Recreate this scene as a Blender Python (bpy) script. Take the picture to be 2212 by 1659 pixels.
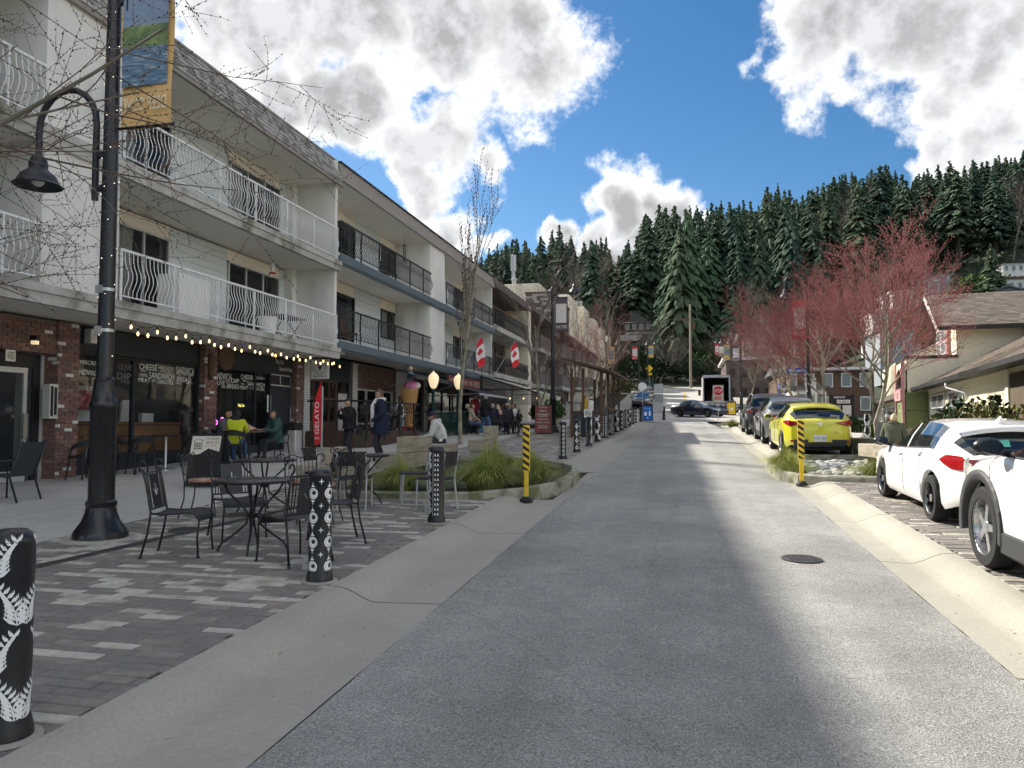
import bpy, math, random
from mathutils import Vector, Matrix, noise
R = math.radians
for o in list(bpy.data.objects): bpy.data.objects.remove(o)
scene = bpy.context.scene
COL = scene.collection
# ------------------------------------------------------------------ camera
H = 1.65; FPX = 1663.0; CXP = 1106.0; CYP = 829.5
PITCH = R(2.95); YAW = R(12.8)
cd = bpy.data.cameras.new('camera'); cam = bpy.data.objects.new('camera', cd); COL.objects.link(cam)
cam.location = (0, 0, H); cam.rotation_euler = (R(90) + PITCH, 0, YAW)
cd.sensor_width = 36.0; cd.lens = FPX / 2212.0 * 36.0
cd.clip_start = 0.05; cd.clip_end = 3000
scene.camera = cam
scene.render.resolution_x = 1024; scene.render.resolution_y = 768

def ray(x, y):
    r = (x - CXP) / FPX; u = (CYP - y) / FPX
    f = math.cos(PITCH) - u * math.sin(PITCH); z = u * math.cos(PITCH) + math.sin(PITCH)
    return Vector((r * math.cos(YAW) - f * math.sin(YAW), r * math.sin(YAW) + f * math.cos(YAW), z))

# ------------------------------------------------------------------ world and sun
SUN_EL = R(34.6); SUN_AZ = R(54)       # azimuth to the left of the street direction
sun_dir = Vector((-math.sin(SUN_AZ) * math.cos(SUN_EL), math.cos(SUN_AZ) * math.cos(SUN_EL), math.sin(SUN_EL)))
world = bpy.data.worlds.new('World'); scene.world = world; world.use_nodes = True
wn = world.node_tree; wn.nodes.clear()
def W(t, **k):
    n = wn.nodes.new(t)
    for a, b in k.items(): setattr(n, a, b)
    return n
def wl(a, b): wn.links.new(a, b)
sky = W('ShaderNodeTexSky', sky_type='NISHITA', sun_disc=False)
sky.sun_elevation = SUN_EL; sky.sun_rotation = -SUN_AZ
sky.altitude = 0; sky.air_density = 1.0; sky.dust_density = 0.3; sky.ozone_density = 2.5
tc = W('ShaderNodeTexCoord')
def wmath(op, a, b=None, clamp=False):
    n = W('ShaderNodeMath', operation=op); n.use_clamp = clamp
    for i, q in enumerate((a, b)):
        if q is None: continue
        if isinstance(q, (int, float)): n.inputs[i].default_value = q
        else: wl(q, n.inputs[i])
    return n.outputs[0]
# cumulus banks: (direction through the photo, angular radius) and more of them all round the sky
rng = random.Random(5)
blobs = []
for x, y, r in [(450,40,130),(600,10,170),(780,30,200),(960,80,200),(1130,110,190),(1240,130,90),(1130,225,60),
                (640,220,95),(760,240,120),(900,310,130),(1030,345,85),(880,420,95),(980,490,70),
                (1320,470,92),(1245,490,75),(1420,480,85),(1170,500,50),(1500,490,60),(1350,540,85),(1060,540,40),
                (1780,70,140),(1930,60,190),(2090,110,210),(2200,260,150),(2030,330,85),(2010,190,110),
                (400,150,75),(1050,-80,190),(700,-110,210),(1990,-90,220),(200,20,190)]:
    blobs.append((ray(x, y).normalized(), r / FPX))
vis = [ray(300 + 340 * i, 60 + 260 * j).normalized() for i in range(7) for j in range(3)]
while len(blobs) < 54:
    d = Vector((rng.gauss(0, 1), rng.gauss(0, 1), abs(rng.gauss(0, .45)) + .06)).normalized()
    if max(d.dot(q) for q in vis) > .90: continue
    blobs.append((d, rng.uniform(.20, .34)))  # unseen clouds outside the view, enlarged to add fill light
def wnoise(vec, scale, detail, rough=.58, out='Fac'):
    n = W('ShaderNodeTexNoise'); n.inputs['Scale'].default_value = scale; n.inputs['Detail'].default_value = detail
    n.inputs['Roughness'].default_value = rough
    wl(vec, n.inputs['Vector']); return n.outputs[out]
wc = wnoise(tc.outputs['Generated'], 6.5, 3, .55, 'Color')
ws = W('ShaderNodeVectorMath', operation='MULTIPLY_ADD'); wl(wc, ws.inputs[0]); ws.inputs[1].default_value = (.20,.20,.16); ws.inputs[2].default_value = (-.10,-.10,-.08)
wv = W('ShaderNodeVectorMath', operation='ADD'); wl(tc.outputs['Generated'], wv.inputs[0]); wl(ws.outputs[0], wv.inputs[1])
acc = None
for d, r in blobs:
    vm = W('ShaderNodeVectorMath', operation='DISTANCE'); wl(wv.outputs[0], vm.inputs[0]); vm.inputs[1].default_value = d
    q = W('ShaderNodeMath', operation='MULTIPLY_ADD'); wl(vm.outputs['Value'], q.inputs[0]); q.inputs[1].default_value = -1.0/(r*1.02); q.inputs[2].default_value = 1.0
    acc = q.outputs[0] if acc is None else wmath('MAXIMUM', acc, q.outputs[0])
acc = wmath('MAXIMUM', acc, -1.0)
off = W('ShaderNodeVectorMath', operation='ADD'); wl(tc.outputs['Generated'], off.inputs[0]); off.inputs[1].default_value = sun_dir * .02
n1 = wnoise(tc.outputs['Generated'], 13, 8, .64)
n2 = wnoise(off.outputs[0], 13, 4, .60)
dens = wmath('ADD', acc, wmath('MULTIPLY', wmath('SUBTRACT', n1, .5), 1.9))
def wramp(v, a, b, c, d, smooth=True):
    n = W('ShaderNodeMapRange'); n.interpolation_type = 'SMOOTHSTEP' if smooth else 'LINEAR'
    wl(v, n.inputs[0])
    for i, q in enumerate((a, b, c, d)): n.inputs[i + 1].default_value = q
    return n.outputs[0]
alpha = wramp(dens, .02, .44, 0, 1)
thick = wramp(wmath('ADD', acc, wmath('MULTIPLY', wmath('SUBTRACT', n1, .5), 1.25)), .02, .72, 0, 1)
relief = wramp(wmath('SUBTRACT', n1, n2), -.10, .10, 0, 1, False)
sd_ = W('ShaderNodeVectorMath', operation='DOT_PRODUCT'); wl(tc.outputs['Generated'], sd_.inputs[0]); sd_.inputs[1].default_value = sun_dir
front = wramp(sd_.outputs['Value'], .62, -.25, 0, 1)      # lit faces put into cloud brightness opposite the sun, adding fill light
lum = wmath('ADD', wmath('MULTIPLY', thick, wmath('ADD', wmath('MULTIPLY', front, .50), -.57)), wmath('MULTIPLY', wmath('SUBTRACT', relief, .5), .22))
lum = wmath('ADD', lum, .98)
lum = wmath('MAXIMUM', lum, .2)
cc = W('ShaderNodeMix', data_type='RGBA'); wl(thick, cc.inputs[0])
cc.inputs[6].default_value = (1, .975, .94, 1); cc.inputs[7].default_value = (.96, .97, 1.0, 1)
cs = W('ShaderNodeVectorMath', operation='SCALE'); wl(cc.outputs[2], cs.inputs[0]); wl(lum, cs.inputs['Scale'])
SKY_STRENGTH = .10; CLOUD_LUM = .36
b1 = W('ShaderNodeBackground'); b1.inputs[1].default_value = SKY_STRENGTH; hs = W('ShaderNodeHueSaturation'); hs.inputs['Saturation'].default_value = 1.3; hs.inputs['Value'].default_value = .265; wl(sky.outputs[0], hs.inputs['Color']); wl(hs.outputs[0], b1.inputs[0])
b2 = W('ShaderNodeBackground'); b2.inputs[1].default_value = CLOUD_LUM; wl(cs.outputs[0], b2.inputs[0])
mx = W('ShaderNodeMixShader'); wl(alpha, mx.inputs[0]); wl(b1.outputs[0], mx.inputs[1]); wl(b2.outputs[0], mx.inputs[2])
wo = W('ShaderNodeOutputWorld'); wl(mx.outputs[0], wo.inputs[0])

sl = bpy.data.lights.new('sun', 'SUN'); sl.energy = 2.0; sl.angle = R(1.1); sl.color = (1.0, .93, .82)
sun = bpy.data.objects.new('sun', sl); COL.objects.link(sun); sun.location = (-40, 20, 40)
sun.rotation_euler = (-sun_dir).to_track_quat('-Z', 'Y').to_euler()
scene.view_settings.view_transform = 'Standard'; scene.view_settings.look = 'None'
scene.view_settings.exposure = 2.25; scene.view_settings.gamma = 1.0
scene.view_settings.use_curve_mapping = False
scene.render.engine = 'CYCLES'; scene.cycles.max_bounces = 6; scene.cycles.diffuse_bounces = 3; scene.cycles.glossy_bounces = 3; scene.cycles.transparent_max_bounces = 8; scene.cycles.use_adaptive_sampling = True; scene.cycles.adaptive_threshold = .03; scene.cycles.adaptive_min_samples = 16

world.cycles.sampling_method = 'MANUAL'; world.cycles.sample_map_resolution = 512
# ------------------------------------------------------------------ materials
MATS = {}
def mk(name, col, rough=.7, var=.12, scale=5.0, bump=0.0, bscale=40.0, metal=0.0, spec=.4, col2=None, cscale=2.0, cdist=.5, cw=.12,
       emit=None, estr=1.0, coat=0.0, streak=None, trans=0.0):
    m = bpy.data.materials.new(name); m.use_nodes = True; nt = m.node_tree
    b = nt.nodes['Principled BSDF']
    def L(a, c): nt.links.new(a, c)
    geo = nt.nodes.new('ShaderNodeNewGeometry'); pos = geo.outputs['Position']
    if streak:
        mp = nt.nodes.new('ShaderNodeVectorMath'); mp.operation = 'MULTIPLY'; mp.inputs[1].default_value = streak; L(pos, mp.inputs[0]); pos = mp.outputs[0]
    c = tuple(col) + (1,)
    src = None
    if col2 is not None:
        n = nt.nodes.new('ShaderNodeTexNoise'); n.inputs['Scale'].default_value = cscale; n.inputs['Detail'].default_value = 6; L(pos, n.inputs['Vector'])
        mr = nt.nodes.new('ShaderNodeMapRange'); mr.inputs[1].default_value = cdist - cw; mr.inputs[2].default_value = cdist + cw; L(n.outputs['Fac'], mr.inputs[0])
        mi = nt.nodes.new('ShaderNodeMix'); mi.data_type = 'RGBA'; mi.inputs[6].default_value = c; mi.inputs[7].default_value = tuple(col2) + (1,)
        L(mr.outputs[0], mi.inputs[0]); src = mi.outputs[2]
    if var > 0:
        n = nt.nodes.new('ShaderNodeTexNoise'); n.inputs['Scale'].default_value = scale; n.inputs['Detail'].default_value = 7; n.inputs['Roughness'].default_value = .65; L(pos, n.inputs['Vector'])
        mr = nt.nodes.new('ShaderNodeMapRange'); mr.inputs[1].default_value = .25; mr.inputs[2].default_value = .75
        mr.inputs[3].default_value = 1 - var; mr.inputs[4].default_value = 1 + var; L(n.outputs['Fac'], mr.inputs[0])
        vs = nt.nodes.new('ShaderNodeVectorMath'); vs.operation = 'SCALE'
        if src is not None: L(src, vs.inputs[0])
        else: vs.inputs[0].default_value = c[:3]
        L(mr.outputs[0], vs.inputs['Scale']); src = vs.outputs[0]
        rr = nt.nodes.new('ShaderNodeMapRange'); rr.inputs[1].default_value = .3; rr.inputs[2].default_value = .7
        rr.inputs[3].default_value = max(.02, rough - .08); rr.inputs[4].default_value = min(1, rough + .08); L(n.outputs['Fac'], rr.inputs[0]); L(rr.outputs[0], b.inputs['Roughness'])
    else:
        b.inputs['Roughness'].default_value = rough
    if src is not None: L(src, b.inputs['Base Color'])
    else: b.inputs['Base Color'].default_value = c
    if bump > 0:
        n = nt.nodes.new('ShaderNodeTexNoise'); n.inputs['Scale'].default_value = bscale; n.inputs['Detail'].default_value = 5; L(geo.outputs['Position'], n.inputs['Vector'])
        bp = nt.nodes.new('ShaderNodeBump'); bp.inputs['Strength'].default_value = bump; bp.inputs['Distance'].default_value = .01
        L(n.outputs['Fac'], bp.inputs['Height']); L(bp.outputs[0], b.inputs['Normal'])
    b.inputs['Metallic'].default_value = metal; b.inputs['Specular IOR Level'].default_value = spec
    if coat: b.inputs['Coat Weight'].default_value = coat; b.inputs['Coat Roughness'].default_value = .03
    if emit: b.inputs['Emission Color'].default_value = tuple(emit) + (1,); b.inputs['Emission Strength'].default_value = estr
    if trans: b.inputs['Transmission Weight'].default_value = trans
    MATS[name] = m; return m
def glass(name, tint, opacity, rough=.02):
    """thin window pane: sharp reflection over a partly clear, tinted sheet"""
    m = bpy.data.materials.new(name); m.use_nodes = True; nt = m.node_tree; nt.nodes.clear()
    gl = nt.nodes.new('ShaderNodeBsdfGlossy'); gl.inputs['Roughness'].default_value = rough
    tr = nt.nodes.new('ShaderNodeBsdfTransparent'); tr.inputs[0].default_value = (.86, .9, .9, 1)
    df = nt.nodes.new('ShaderNodeBsdfDiffuse'); df.inputs[0].default_value = tuple(tint) + (1,)
    m1 = nt.nodes.new('ShaderNodeMixShader'); m1.inputs[0].default_value = opacity
    nt.links.new(tr.outputs[0], m1.inputs[1]); nt.links.new(df.outputs[0], m1.inputs[2])
    fr = nt.nodes.new('ShaderNodeLayerWeight'); fr.inputs[0].default_value = .28
    m2 = nt.nodes.new('ShaderNodeMixShader'); nt.links.new(fr.outputs['Fresnel'], m2.inputs[0])
    nt.links.new(m1.outputs[0], m2.inputs[1]); nt.links.new(gl.outputs[0], m2.inputs[2])
    o = nt.nodes.new('ShaderNodeOutputMaterial'); nt.links.new(m2.outputs[0], o.inputs[0])
    MATS[name] = m; return m
def M(n): return MATS[n]

# ------------------------------------------------------------------ mesh builder and object helpers
class MB:
    def __init__(s): s.v = []; s.f = []; s.m = []
    def add(s, vs, fs, mi=0):
        b = len(s.v); s.v.extend([tuple(q) for q in vs]); s.f.extend([tuple(b + i for i in f) for f in fs]); s.m.extend([mi] * len(fs)); return s
    def merge(s, o, T=None, mi=None):
        b = len(s.v); s.v.extend([tuple(T @ Vector(q)) for q in o.v] if T is not None else o.v)
        s.f.extend([tuple(b + i for i in f) for f in o.f]); s.m.extend(o.m if mi is None else [mi] * len(o.f)); return s
    def bx(s, x0, x1, y0, y1, z0, z1, mi=0):
        return s.add([(x0,y0,z0),(x1,y0,z0),(x1,y1,z0),(x0,y1,z0),(x0,y0,z1),(x1,y0,z1),(x1,y1,z1),(x0,y1,z1)],
                     [(0,3,2,1),(4,5,6,7),(0,1,5,4),(1,2,6,5),(2,3,7,6),(3,0,4,7)], mi)
    def cham(s, x0, x1, y0, y1, z0, z1, c=.01, mi=0):
        """box with chamfered vertical and top edges"""
        def ring(x0, x1, y0, y1, z, c): return [(x0+c,y0,z),(x1-c,y0,z),(x1,y0+c,z),(x1,y1-c,z),(x1-c,y1,z),(x0+c,y1,z),(x0,y1-c,z),(x0,y0+c,z)]
        v = ring(x0,x1,y0,y1,z0,c) + ring(x0,x1,y0,y1,z1-c,c) + ring(x0+c,x1-c,y0+c,y1-c,z1,c)
        f = [tuple(range(7,-1,-1)), tuple(range(16,24))]
        for k in (0, 8):
            for i in range(8): j = (i+1) % 8; f.append((k+i, k+j, k+8+j, k+8+i))
        return s.add(v, f, mi)
    def obox(s, c, ax, ay, az, mi=0):
        """oriented box: centre and three half-axis vectors"""
        c = Vector(c); ax = Vector(ax); ay = Vector(ay); az = Vector(az)
        v = [c+sx*ax+sy*ay+sz*az for sz in (-1,1) for sx,sy in ((-1,-1),(1,-1),(1,1),(-1,1))]
        return s.add(v, [(0,3,2,1),(4,5,6,7),(0,1,5,4),(1,2,6,5),(2,3,7,6),(3,0,4,7)], mi)
    def beam(s, a, b, w, h, mi=0, up=(0,0,1)):
        a = Vector(a); b = Vector(b); d = (b-a); L = d.length; d.normalize(); up = Vector(up)
        sd = d.cross(up)
        if sd.length < 1e-4: sd = Vector((1,0,0))
        sd.normalize(); u = sd.cross(d)
        return s.obox((a+b)/2, d*L/2, sd*w/2, u*h/2, mi)
    def tube(s, pts, r, n=6, cap=True, mi=0):
        pts = [Vector(p) for p in pts]; k = len(pts)
        rs = r if isinstance(r, (list, tuple)) else [r]*k
        d0 = (pts[1]-pts[0]).normalized(); ref = Vector((0,0,1)) if abs(d0.z) < .9 else Vector((1,0,0))
        sd = d0.cross(ref).normalized(); v = []; f = []
        for i, p in enumerate(pts):
            d = (pts[min(i+1,k-1)]-pts[max(i-1,0)])
            d = d.normalized() if d.length > 1e-9 else d0
            sd = (sd - d*sd.dot(d)); sd = sd.normalized() if sd.length > 1e-6 else d.orthogonal().normalized()
            u = d.cross(sd)
            for j in range(n):
                a = 2*math.pi*j/n; v.append(p + (sd*math.cos(a)+u*math.sin(a))*rs[i])
        for i in range(k-1):
            for j in range(n): q = (j+1) % n; f.append((i*n+j, i*n+q, (i+1)*n+q, (i+1)*n+j))
        if cap: f.append(tuple(range(n-1,-1,-1))); f.append(tuple((k-1)*n+j for j in range(n)))
        return s.add(v, f, mi)
    def lathe(s, prof, c=(0,0,0), n=16, mi=0, axis=2, sx=1.0, sy=1.0, cap=True):
        v = []; f = []; k = len(prof)
        for r, z in prof:
            for j in range(n):
                a = 2*math.pi*j/n; p = (r*math.cos(a)*sx, r*math.sin(a)*sy, z)
                if axis == 0: p = (p[2], p[0], p[1])
                elif axis == 1: p = (p[0], p[2], p[1])
                v.append((c[0]+p[0], c[1]+p[1], c[2]+p[2]))
        for i in range(k-1):
            for j in range(n):
                q = (j+1) % n; fc = (i*n+j, i*n+q, (i+1)*n+q, (i+1)*n+j)
                f.append(fc if axis != 1 else fc[::-1])
        if cap and prof[0][0] > 1e-4: f.append(tuple(range(n-1,-1,-1)))
        if cap and prof[-1][0] > 1e-4: f.append(tuple((k-1)*n+j for j in range(n)))
        return s.add(v, f, mi)
    def prism(s, poly, lo, hi, axis='x', mi=0):
        """2-D polygon (a,b) pushed along an axis: x:(y,z) y:(x,z) z:(x,y)"""
        n = len(poly)
        def P(a, b, t): return (t,a,b) if axis == 'x' else ((a,t,b) if axis == 'y' else (a,b,t))
        v = [P(a,b,lo) for a,b in poly] + [P(a,b,hi) for a,b in poly]
        f = [tuple(range(n-1,-1,-1)), tuple(range(n,2*n))] + [(i,(i+1)%n,n+(i+1)%n,n+i) for i in range(n)]
        return s.add(v, f, mi)
    def quad(s, a, b, c, d, mi=0): return s.add([a,b,c,d], [(0,1,2,3)], mi)
    def ball(s, c, r, n=8, k=6, mi=0, sc=(1,1,1)):
        pr = [(max(1e-5, math.sin(math.pi*i/k)), -math.cos(math.pi*i/k)) for i in range(k+1)]
        v = []; f = []
        for q, z in pr:
            for j in range(n):
                a = 2*math.pi*j/n; v.append((c[0]+r*sc[0]*q*math.cos(a), c[1]+r*sc[1]*q*math.sin(a), c[2]+r*sc[2]*z))
        for i in range(k):
            for j in range(n): w = (j+1) % n; f.append((i*n+j, i*n+w, (i+1)*n+w, (i+1)*n+j))
        return s.add(v, f, mi)
    def mesh(s, name, mats, smooth=False, sharp=None):
        me = bpy.data.meshes.new(name); me.from_pydata(s.v, [], s.f)
        for m in (mats if isinstance(mats, (list, tuple)) else [mats]): me.materials.append(M(m) if isinstance(m, str) else m)
        if any(s.m): me.polygons.foreach_set('material_index', s.m)
        if smooth: me.polygons.foreach_set('use_smooth', [True]*len(me.polygons))
        me.update()
        if smooth and sharp: me.set_sharp_from_angle(angle=R(sharp))
        return me
    def build(s, name, mats, parent=None, smooth=False, sharp=None, world=True, kind=None, label=None):
        o = bpy.data.objects.new(name, s.mesh(name, mats, smooth, sharp)); COL.objects.link(o)
        put(o, parent, world)
        if kind: o['kind'] = kind
        if label: o['label'] = label
        return o
WM = {}
def put(o, parent, world=True):
    """parent a part; with world=True its vertices are already in world space"""
    if parent is None: WM[o.name] = Matrix.Translation(o.location); return o
    o.parent = parent
    if world: o.matrix_parent_inverse = WM[parent.name].inverted(); WM[o.name] = Matrix.Identity(4)
    else: WM[o.name] = WM[parent.name] @ o.matrix_basis
    return o
def thing(name, label, cat, loc=(0,0,0), rz=0.0, group=None):
    o = bpy.data.objects.new(name, None); o.empty_display_size = .2; COL.objects.link(o)
    o.location = loc; o.rotation_euler = (0,0,rz)
    WM[o.name] = Matrix.Translation(Vector(loc)) @ Matrix.Rotation(rz, 4, 'Z')
    return tag(o, label, cat, group)
def tag(o, label, cat, group=None):
    o['label'] = label; o['category'] = cat
    if group: o['group'] = group
    return o
def struct(o): o['kind'] = 'structure'; return o
def inst(name, me, parent, loc=(0,0,0), rot=(0,0,0), sc=(1,1,1), world=True):
    o = bpy.data.objects.new(name, me); COL.objects.link(o)
    o.location = loc; o.rotation_euler = rot; o.scale = sc
    if parent is not None:
        o.parent = parent
        if world: o.matrix_parent_inverse = WM[parent.name].inverted()
    return o
def copy_tree(o, parent=None):
    c = o.copy(); COL.objects.link(c)
    if parent is not None: c.parent = parent
    for ch in list(o.children): copy_tree(ch, c)
    return c
def place_copy(o, loc, rz, label=None, group=None):
    c = copy_tree(o); c.location = loc; c.rotation_euler = (0,0,rz)
    WM[c.name] = Matrix.Translation(Vector(loc)) @ Matrix.Rotation(rz, 4, 'Z')
    if label: c['label'] = label
    if group: c['group'] = group
    return c
_tx = {}
def text_mb(s):
    """letters of a string as flat faces, unit box 0..1 in both directions"""
    if s in _tx: return _tx[s]
    cu = bpy.data.curves.new('t', 'FONT'); cu.body = s; cu.resolution_u = 3
    ob = bpy.data.objects.new('t', cu)
    me = bpy.data.meshes.new_from_object(ob)
    mb = MB(); vs = [v.co.copy() for v in me.vertices]
    if vs:
        x0 = min(v.x for v in vs); x1 = max(v.x for v in vs); y0 = min(v.y for v in vs); y1 = max(v.y for v in vs)
        mb.add([((v.x-x0)/(x1-x0), (v.y-y0)/(y1-y0), 0) for v in vs], [tuple(p.vertices) for p in me.polygons])
    bpy.data.objects.remove(ob); bpy.data.curves.remove(cu); bpy.data.meshes.remove(me)
    _tx[s] = mb; return mb
def text(mb, s, o, right, up, w, h, mi=0):
    """set a line of writing into a mesh: lower-left corner o, direction vectors, width and height"""
    t = text_mb(s); o = Vector(o); r = Vector(right).normalized()*w; u = Vector(up).normalized()*h
    b = len(mb.v); mb.v.extend([tuple(o + r*q[0] + u*q[1]) for q in t.v]); mb.f.extend([tuple(b+i for i in f) for f in t.f]); mb.m.extend([mi]*len(t.f))
    return mb
# ------------------------------------------------------------------ terrain heights
def sstep(a, b, t):
    t = min(1, max(0, (t-a)/(b-a))); return t*t*(3-2*t)
def zr(y):
    """height of the street's centre line"""
    if y < 62: return .033*y
    z = .033*62
    if y < 80:
        t = (y-62)/18; return z + 18*(.033*t + (.105-.033)*t*t/2) - .12*math.sin(math.pi*min(1,t))
    z += 18*(.033+.105)/2
    return z + .105*(min(y,118)-80)
def zt(x, y):
    """height of the land"""
    z = zr(min(y, 118))
    if y > 112: z += .27*(y-112)*sstep(105, 150, y)
    z += .47*max(0, x-16)*sstep(50, 112, y)*(1-.45*sstep(30, 90, x))
    if x < -14: z += .10*(x+14)*sstep(110, 220, y)
    if 4.5 < x and y < 75: z -= .55*sstep(5.5, 8.5, x)*sstep(10, 30, y)*(1-sstep(48, 62, y))
    return z
def G(x, y, off=0.0):
    """where the line of sight through a point of the photo meets the street plane"""
    d = ray(x, y); t = (H-off)/(.033*d.y-d.z); return Vector((d.x*t, d.y*t, H+d.z*t))
def PX(x, y, X0): d = ray(x, y); t = X0/d.x; return Vector((X0, d.y*t, H+d.z*t))
def PY(x, y, Y0): d = ray(x, y); t = Y0/d.y; return Vector((d.x*t, Y0, H+d.z*t))
# ------------------------------------------------------------------ material library
mk('land', (.035,.045,.022), .95, .35, .5, .5, 3, col2=(.02,.028,.014), cscale=.2)
def asphalt_mat():
    m = mk('asphalt', (.30,.298,.283), .88, .10, 3, .0, 130, col2=(.36,.355,.335), cscale=.45, cdist=.5, cw=.22); nt = m.node_tree; b = nt.nodes['Principled BSDF']
    src = [l.from_socket for l in nt.links if l.to_socket == b.inputs['Base Color']][0]
    geo = nt.nodes.new('ShaderNodeNewGeometry')
    def N(sc, det, rough=.6):
        n = nt.nodes.new('ShaderNodeTexNoise'); n.inputs['Scale'].default_value = sc; n.inputs['Detail'].default_value = det; n.inputs['Roughness'].default_value = rough; nt.links.new(geo.outputs['Position'], n.inputs['Vector']); return n.outputs['Fac']
    def MR(v, a, b_, c, d):
        n = nt.nodes.new('ShaderNodeMapRange'); nt.links.new(v, n.inputs[0])
        for i, q in enumerate((a, b_, c, d)): n.inputs[i+1].default_value = q
        return n.outputs[0]
    def MUL(a, c):
        n = nt.nodes.new('ShaderNodeMath'); n.operation = 'MULTIPLY'; nt.links.new(a, n.inputs[0]); nt.links.new(c, n.inputs[1]); return n.outputs[0]
    stones = MR(N(95, 3, .7), .36, .64, .52, 1.50); grit = MR(N(38, 4, .7), .3, .7, .80, 1.20); wear = MR(N(.55, 6, .7), .32, .68, .74, 1.16)
    mp = nt.nodes.new('ShaderNodeVectorMath'); mp.operation = 'MULTIPLY'; mp.inputs[1].default_value = (1.6,.05,1); nt.links.new(geo.outputs['Position'], mp.inputs[0])
    nn = nt.nodes.new('ShaderNodeTexNoise'); nn.inputs['Scale'].default_value = 1.0; nn.inputs['Detail'].default_value = 3; nt.links.new(mp.outputs[0], nn.inputs['Vector']); track = MR(nn.outputs['Fac'], .35, .65, .90, 1.08)
    vo = nt.nodes.new('ShaderNodeTexVoronoi'); vo.feature = 'DISTANCE_TO_EDGE'; vo.inputs['Scale'].default_value = .22
    dv = nt.nodes.new('ShaderNodeVectorMath'); dv.operation = 'MULTIPLY_ADD'; n3 = nt.nodes.new('ShaderNodeTexNoise'); n3.inputs['Scale'].default_value = 2.0; n3.inputs['Detail'].default_value = 6; nt.links.new(geo.outputs['Position'], n3.inputs['Vector']); nt.links.new(n3.outputs['Color'], dv.inputs[0]); dv.inputs[1].default_value = (.5,.5,0); nt.links.new(geo.outputs['Position'], dv.inputs[2]); nt.links.new(dv.outputs[0], vo.inputs['Vector'])
    crack = MR(vo.outputs['Distance'], .0, .006, .86, 1.0)
    tot = MUL(MUL(MUL(stones, grit), MUL(wear, track)), crack)
    vs = nt.nodes.new('ShaderNodeVectorMath'); vs.operation = 'SCALE'; nt.links.new(src, vs.inputs[0]); nt.links.new(tot, vs.inputs['Scale']); nt.links.new(vs.outputs[0], b.inputs['Base Color'])
    bp = nt.nodes.new('ShaderNodeBump'); bp.inputs['Strength'].default_value = .8; bp.inputs['Distance'].default_value = .006; nt.links.new(stones, bp.inputs['Height']); nt.links.new(bp.outputs[0], b.inputs['Normal'])
asphalt_mat()
mk('asphalt_far', (.46,.44,.40), .9, .16, 6, .3, 40, col2=(.38,.37,.34), cscale=.5)
mk('kerb', (.38,.362,.31), .9, .17, 42, .12, 160, col2=(.31,.295,.25), cscale=1.6, cdist=.55, cw=.30)
mk('kerb_mossy', (.34,.33,.27), .92, .25, 10, .4, 60, col2=(.15,.16,.08), cscale=3, cdist=.56, cw=.08)
mk('walk', (.50,.485,.44), .88, .13, 5, .25, 80, col2=(.42,.41,.375), cscale=.7, cdist=.52, cw=.2)
mk('joint', (.03,.032,.022), .95, .3, 20, .3, 50, col2=(.05,.07,.02), cscale=2.5)
mk('brick_dark', (.19,.178,.165), .85, .28, 9, .35, 90)
mk('brick_mid', (.235,.21,.185), .85, .28, 9, .35, 90)
mk('brick_light', (.47,.45,.385), .85, .22, 9, .3, 90, col2=(.27,.24,.2), cscale=5, cdist=.58)
mk('iron', (.10,.10,.10), .6, .3, 25, .4, 60, metal=.7)
mk('white_paint', (.72,.72,.70), .6, .08, 8)
mk('road_yellow', (.62,.42,.06), .7, .2, 8)
mk('black_metal', (.012,.013,.016), .32, .15, 8, spec=.5)
mk('black_matte', (.018,.018,.02), .7, .2, 8)
mk('dark_metal', (.03,.033,.038), .42, .2, 8, metal=.3)
mk('steel', (.45,.46,.47), .35, .12, 10, metal=.9)
mk('galv', (.42,.43,.44), .5, .15, 10, metal=.6)
mk('white_metal', (.78,.79,.79), .45, .05, 6)
mk('plain_white', (.8,.8,.78), .6, .04, 6)
mk('stucco', (.76,.75,.71), .92, .09, 1.2, .5, 60, col2=(.56,.555,.52), cscale=1.1, cdist=.60, cw=.13, streak=(1,1,.35))
mk('stucco_cream', (.72,.66,.52), .92, .07, 1.2, .4, 60, col2=(.52,.48,.38), cscale=.9, cdist=.62, cw=.12, streak=(1,1,.25))
mk('soffit', (.80,.77,.70), .9, .06, 3, .2, 50)
mk('siding_blue', (.62,.68,.69), .75, .06, 4, .15, 40, streak=(1,.3,4))
mk('panel_cream', (.80,.74,.63), .8, .05, 4)
mk('slab_conc', (.46,.45,.42), .92, .18, 4, .5, 40, col2=(.16,.17,.12), cscale=1.6, cdist=.6, cw=.1)
mk('fascia_blue', (.115,.15,.175), .7, .12, 5, .2, 30)
mk('fascia_tan', (.30,.27,.24), .8, .1, 4, .2, 30)
mk('shingle_a', (.26,.255,.24), .92, .25, 12, .5, 60); mk('shingle_b', (.36,.35,.33), .92, .25, 12, .5, 60); mk('shingle_c', (.19,.19,.18), .92, .25, 12, .5, 60)
mk('frame_alu', (.62,.63,.62), .4, .06, 6, metal=.4)
mk('curtain', (.62,.6,.54), .9, .1, 3, streak=(1,6,.2))
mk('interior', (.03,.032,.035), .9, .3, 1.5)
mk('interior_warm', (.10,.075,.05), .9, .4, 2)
glass('win', (.05,.06,.07), .35); glass('shopglass', (.04,.05,.055), .18)
mk('red_brick_a', (.22,.12,.10), .9, .2, 14, .4, 80); mk('red_brick_b', (.17,.10,.088), .9, .2, 14, .4, 80); mk('red_brick_c', (.27,.16,.13), .9, .2, 14, .4, 80)
mk('white_brick', (.66,.66,.63), .85, .08, 14, .4, 60); mk('mortar', (.20,.165,.145), .95, .15, 20)
mk('slate_paint', (.022,.028,.036), .6, .15, 6)
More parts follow.
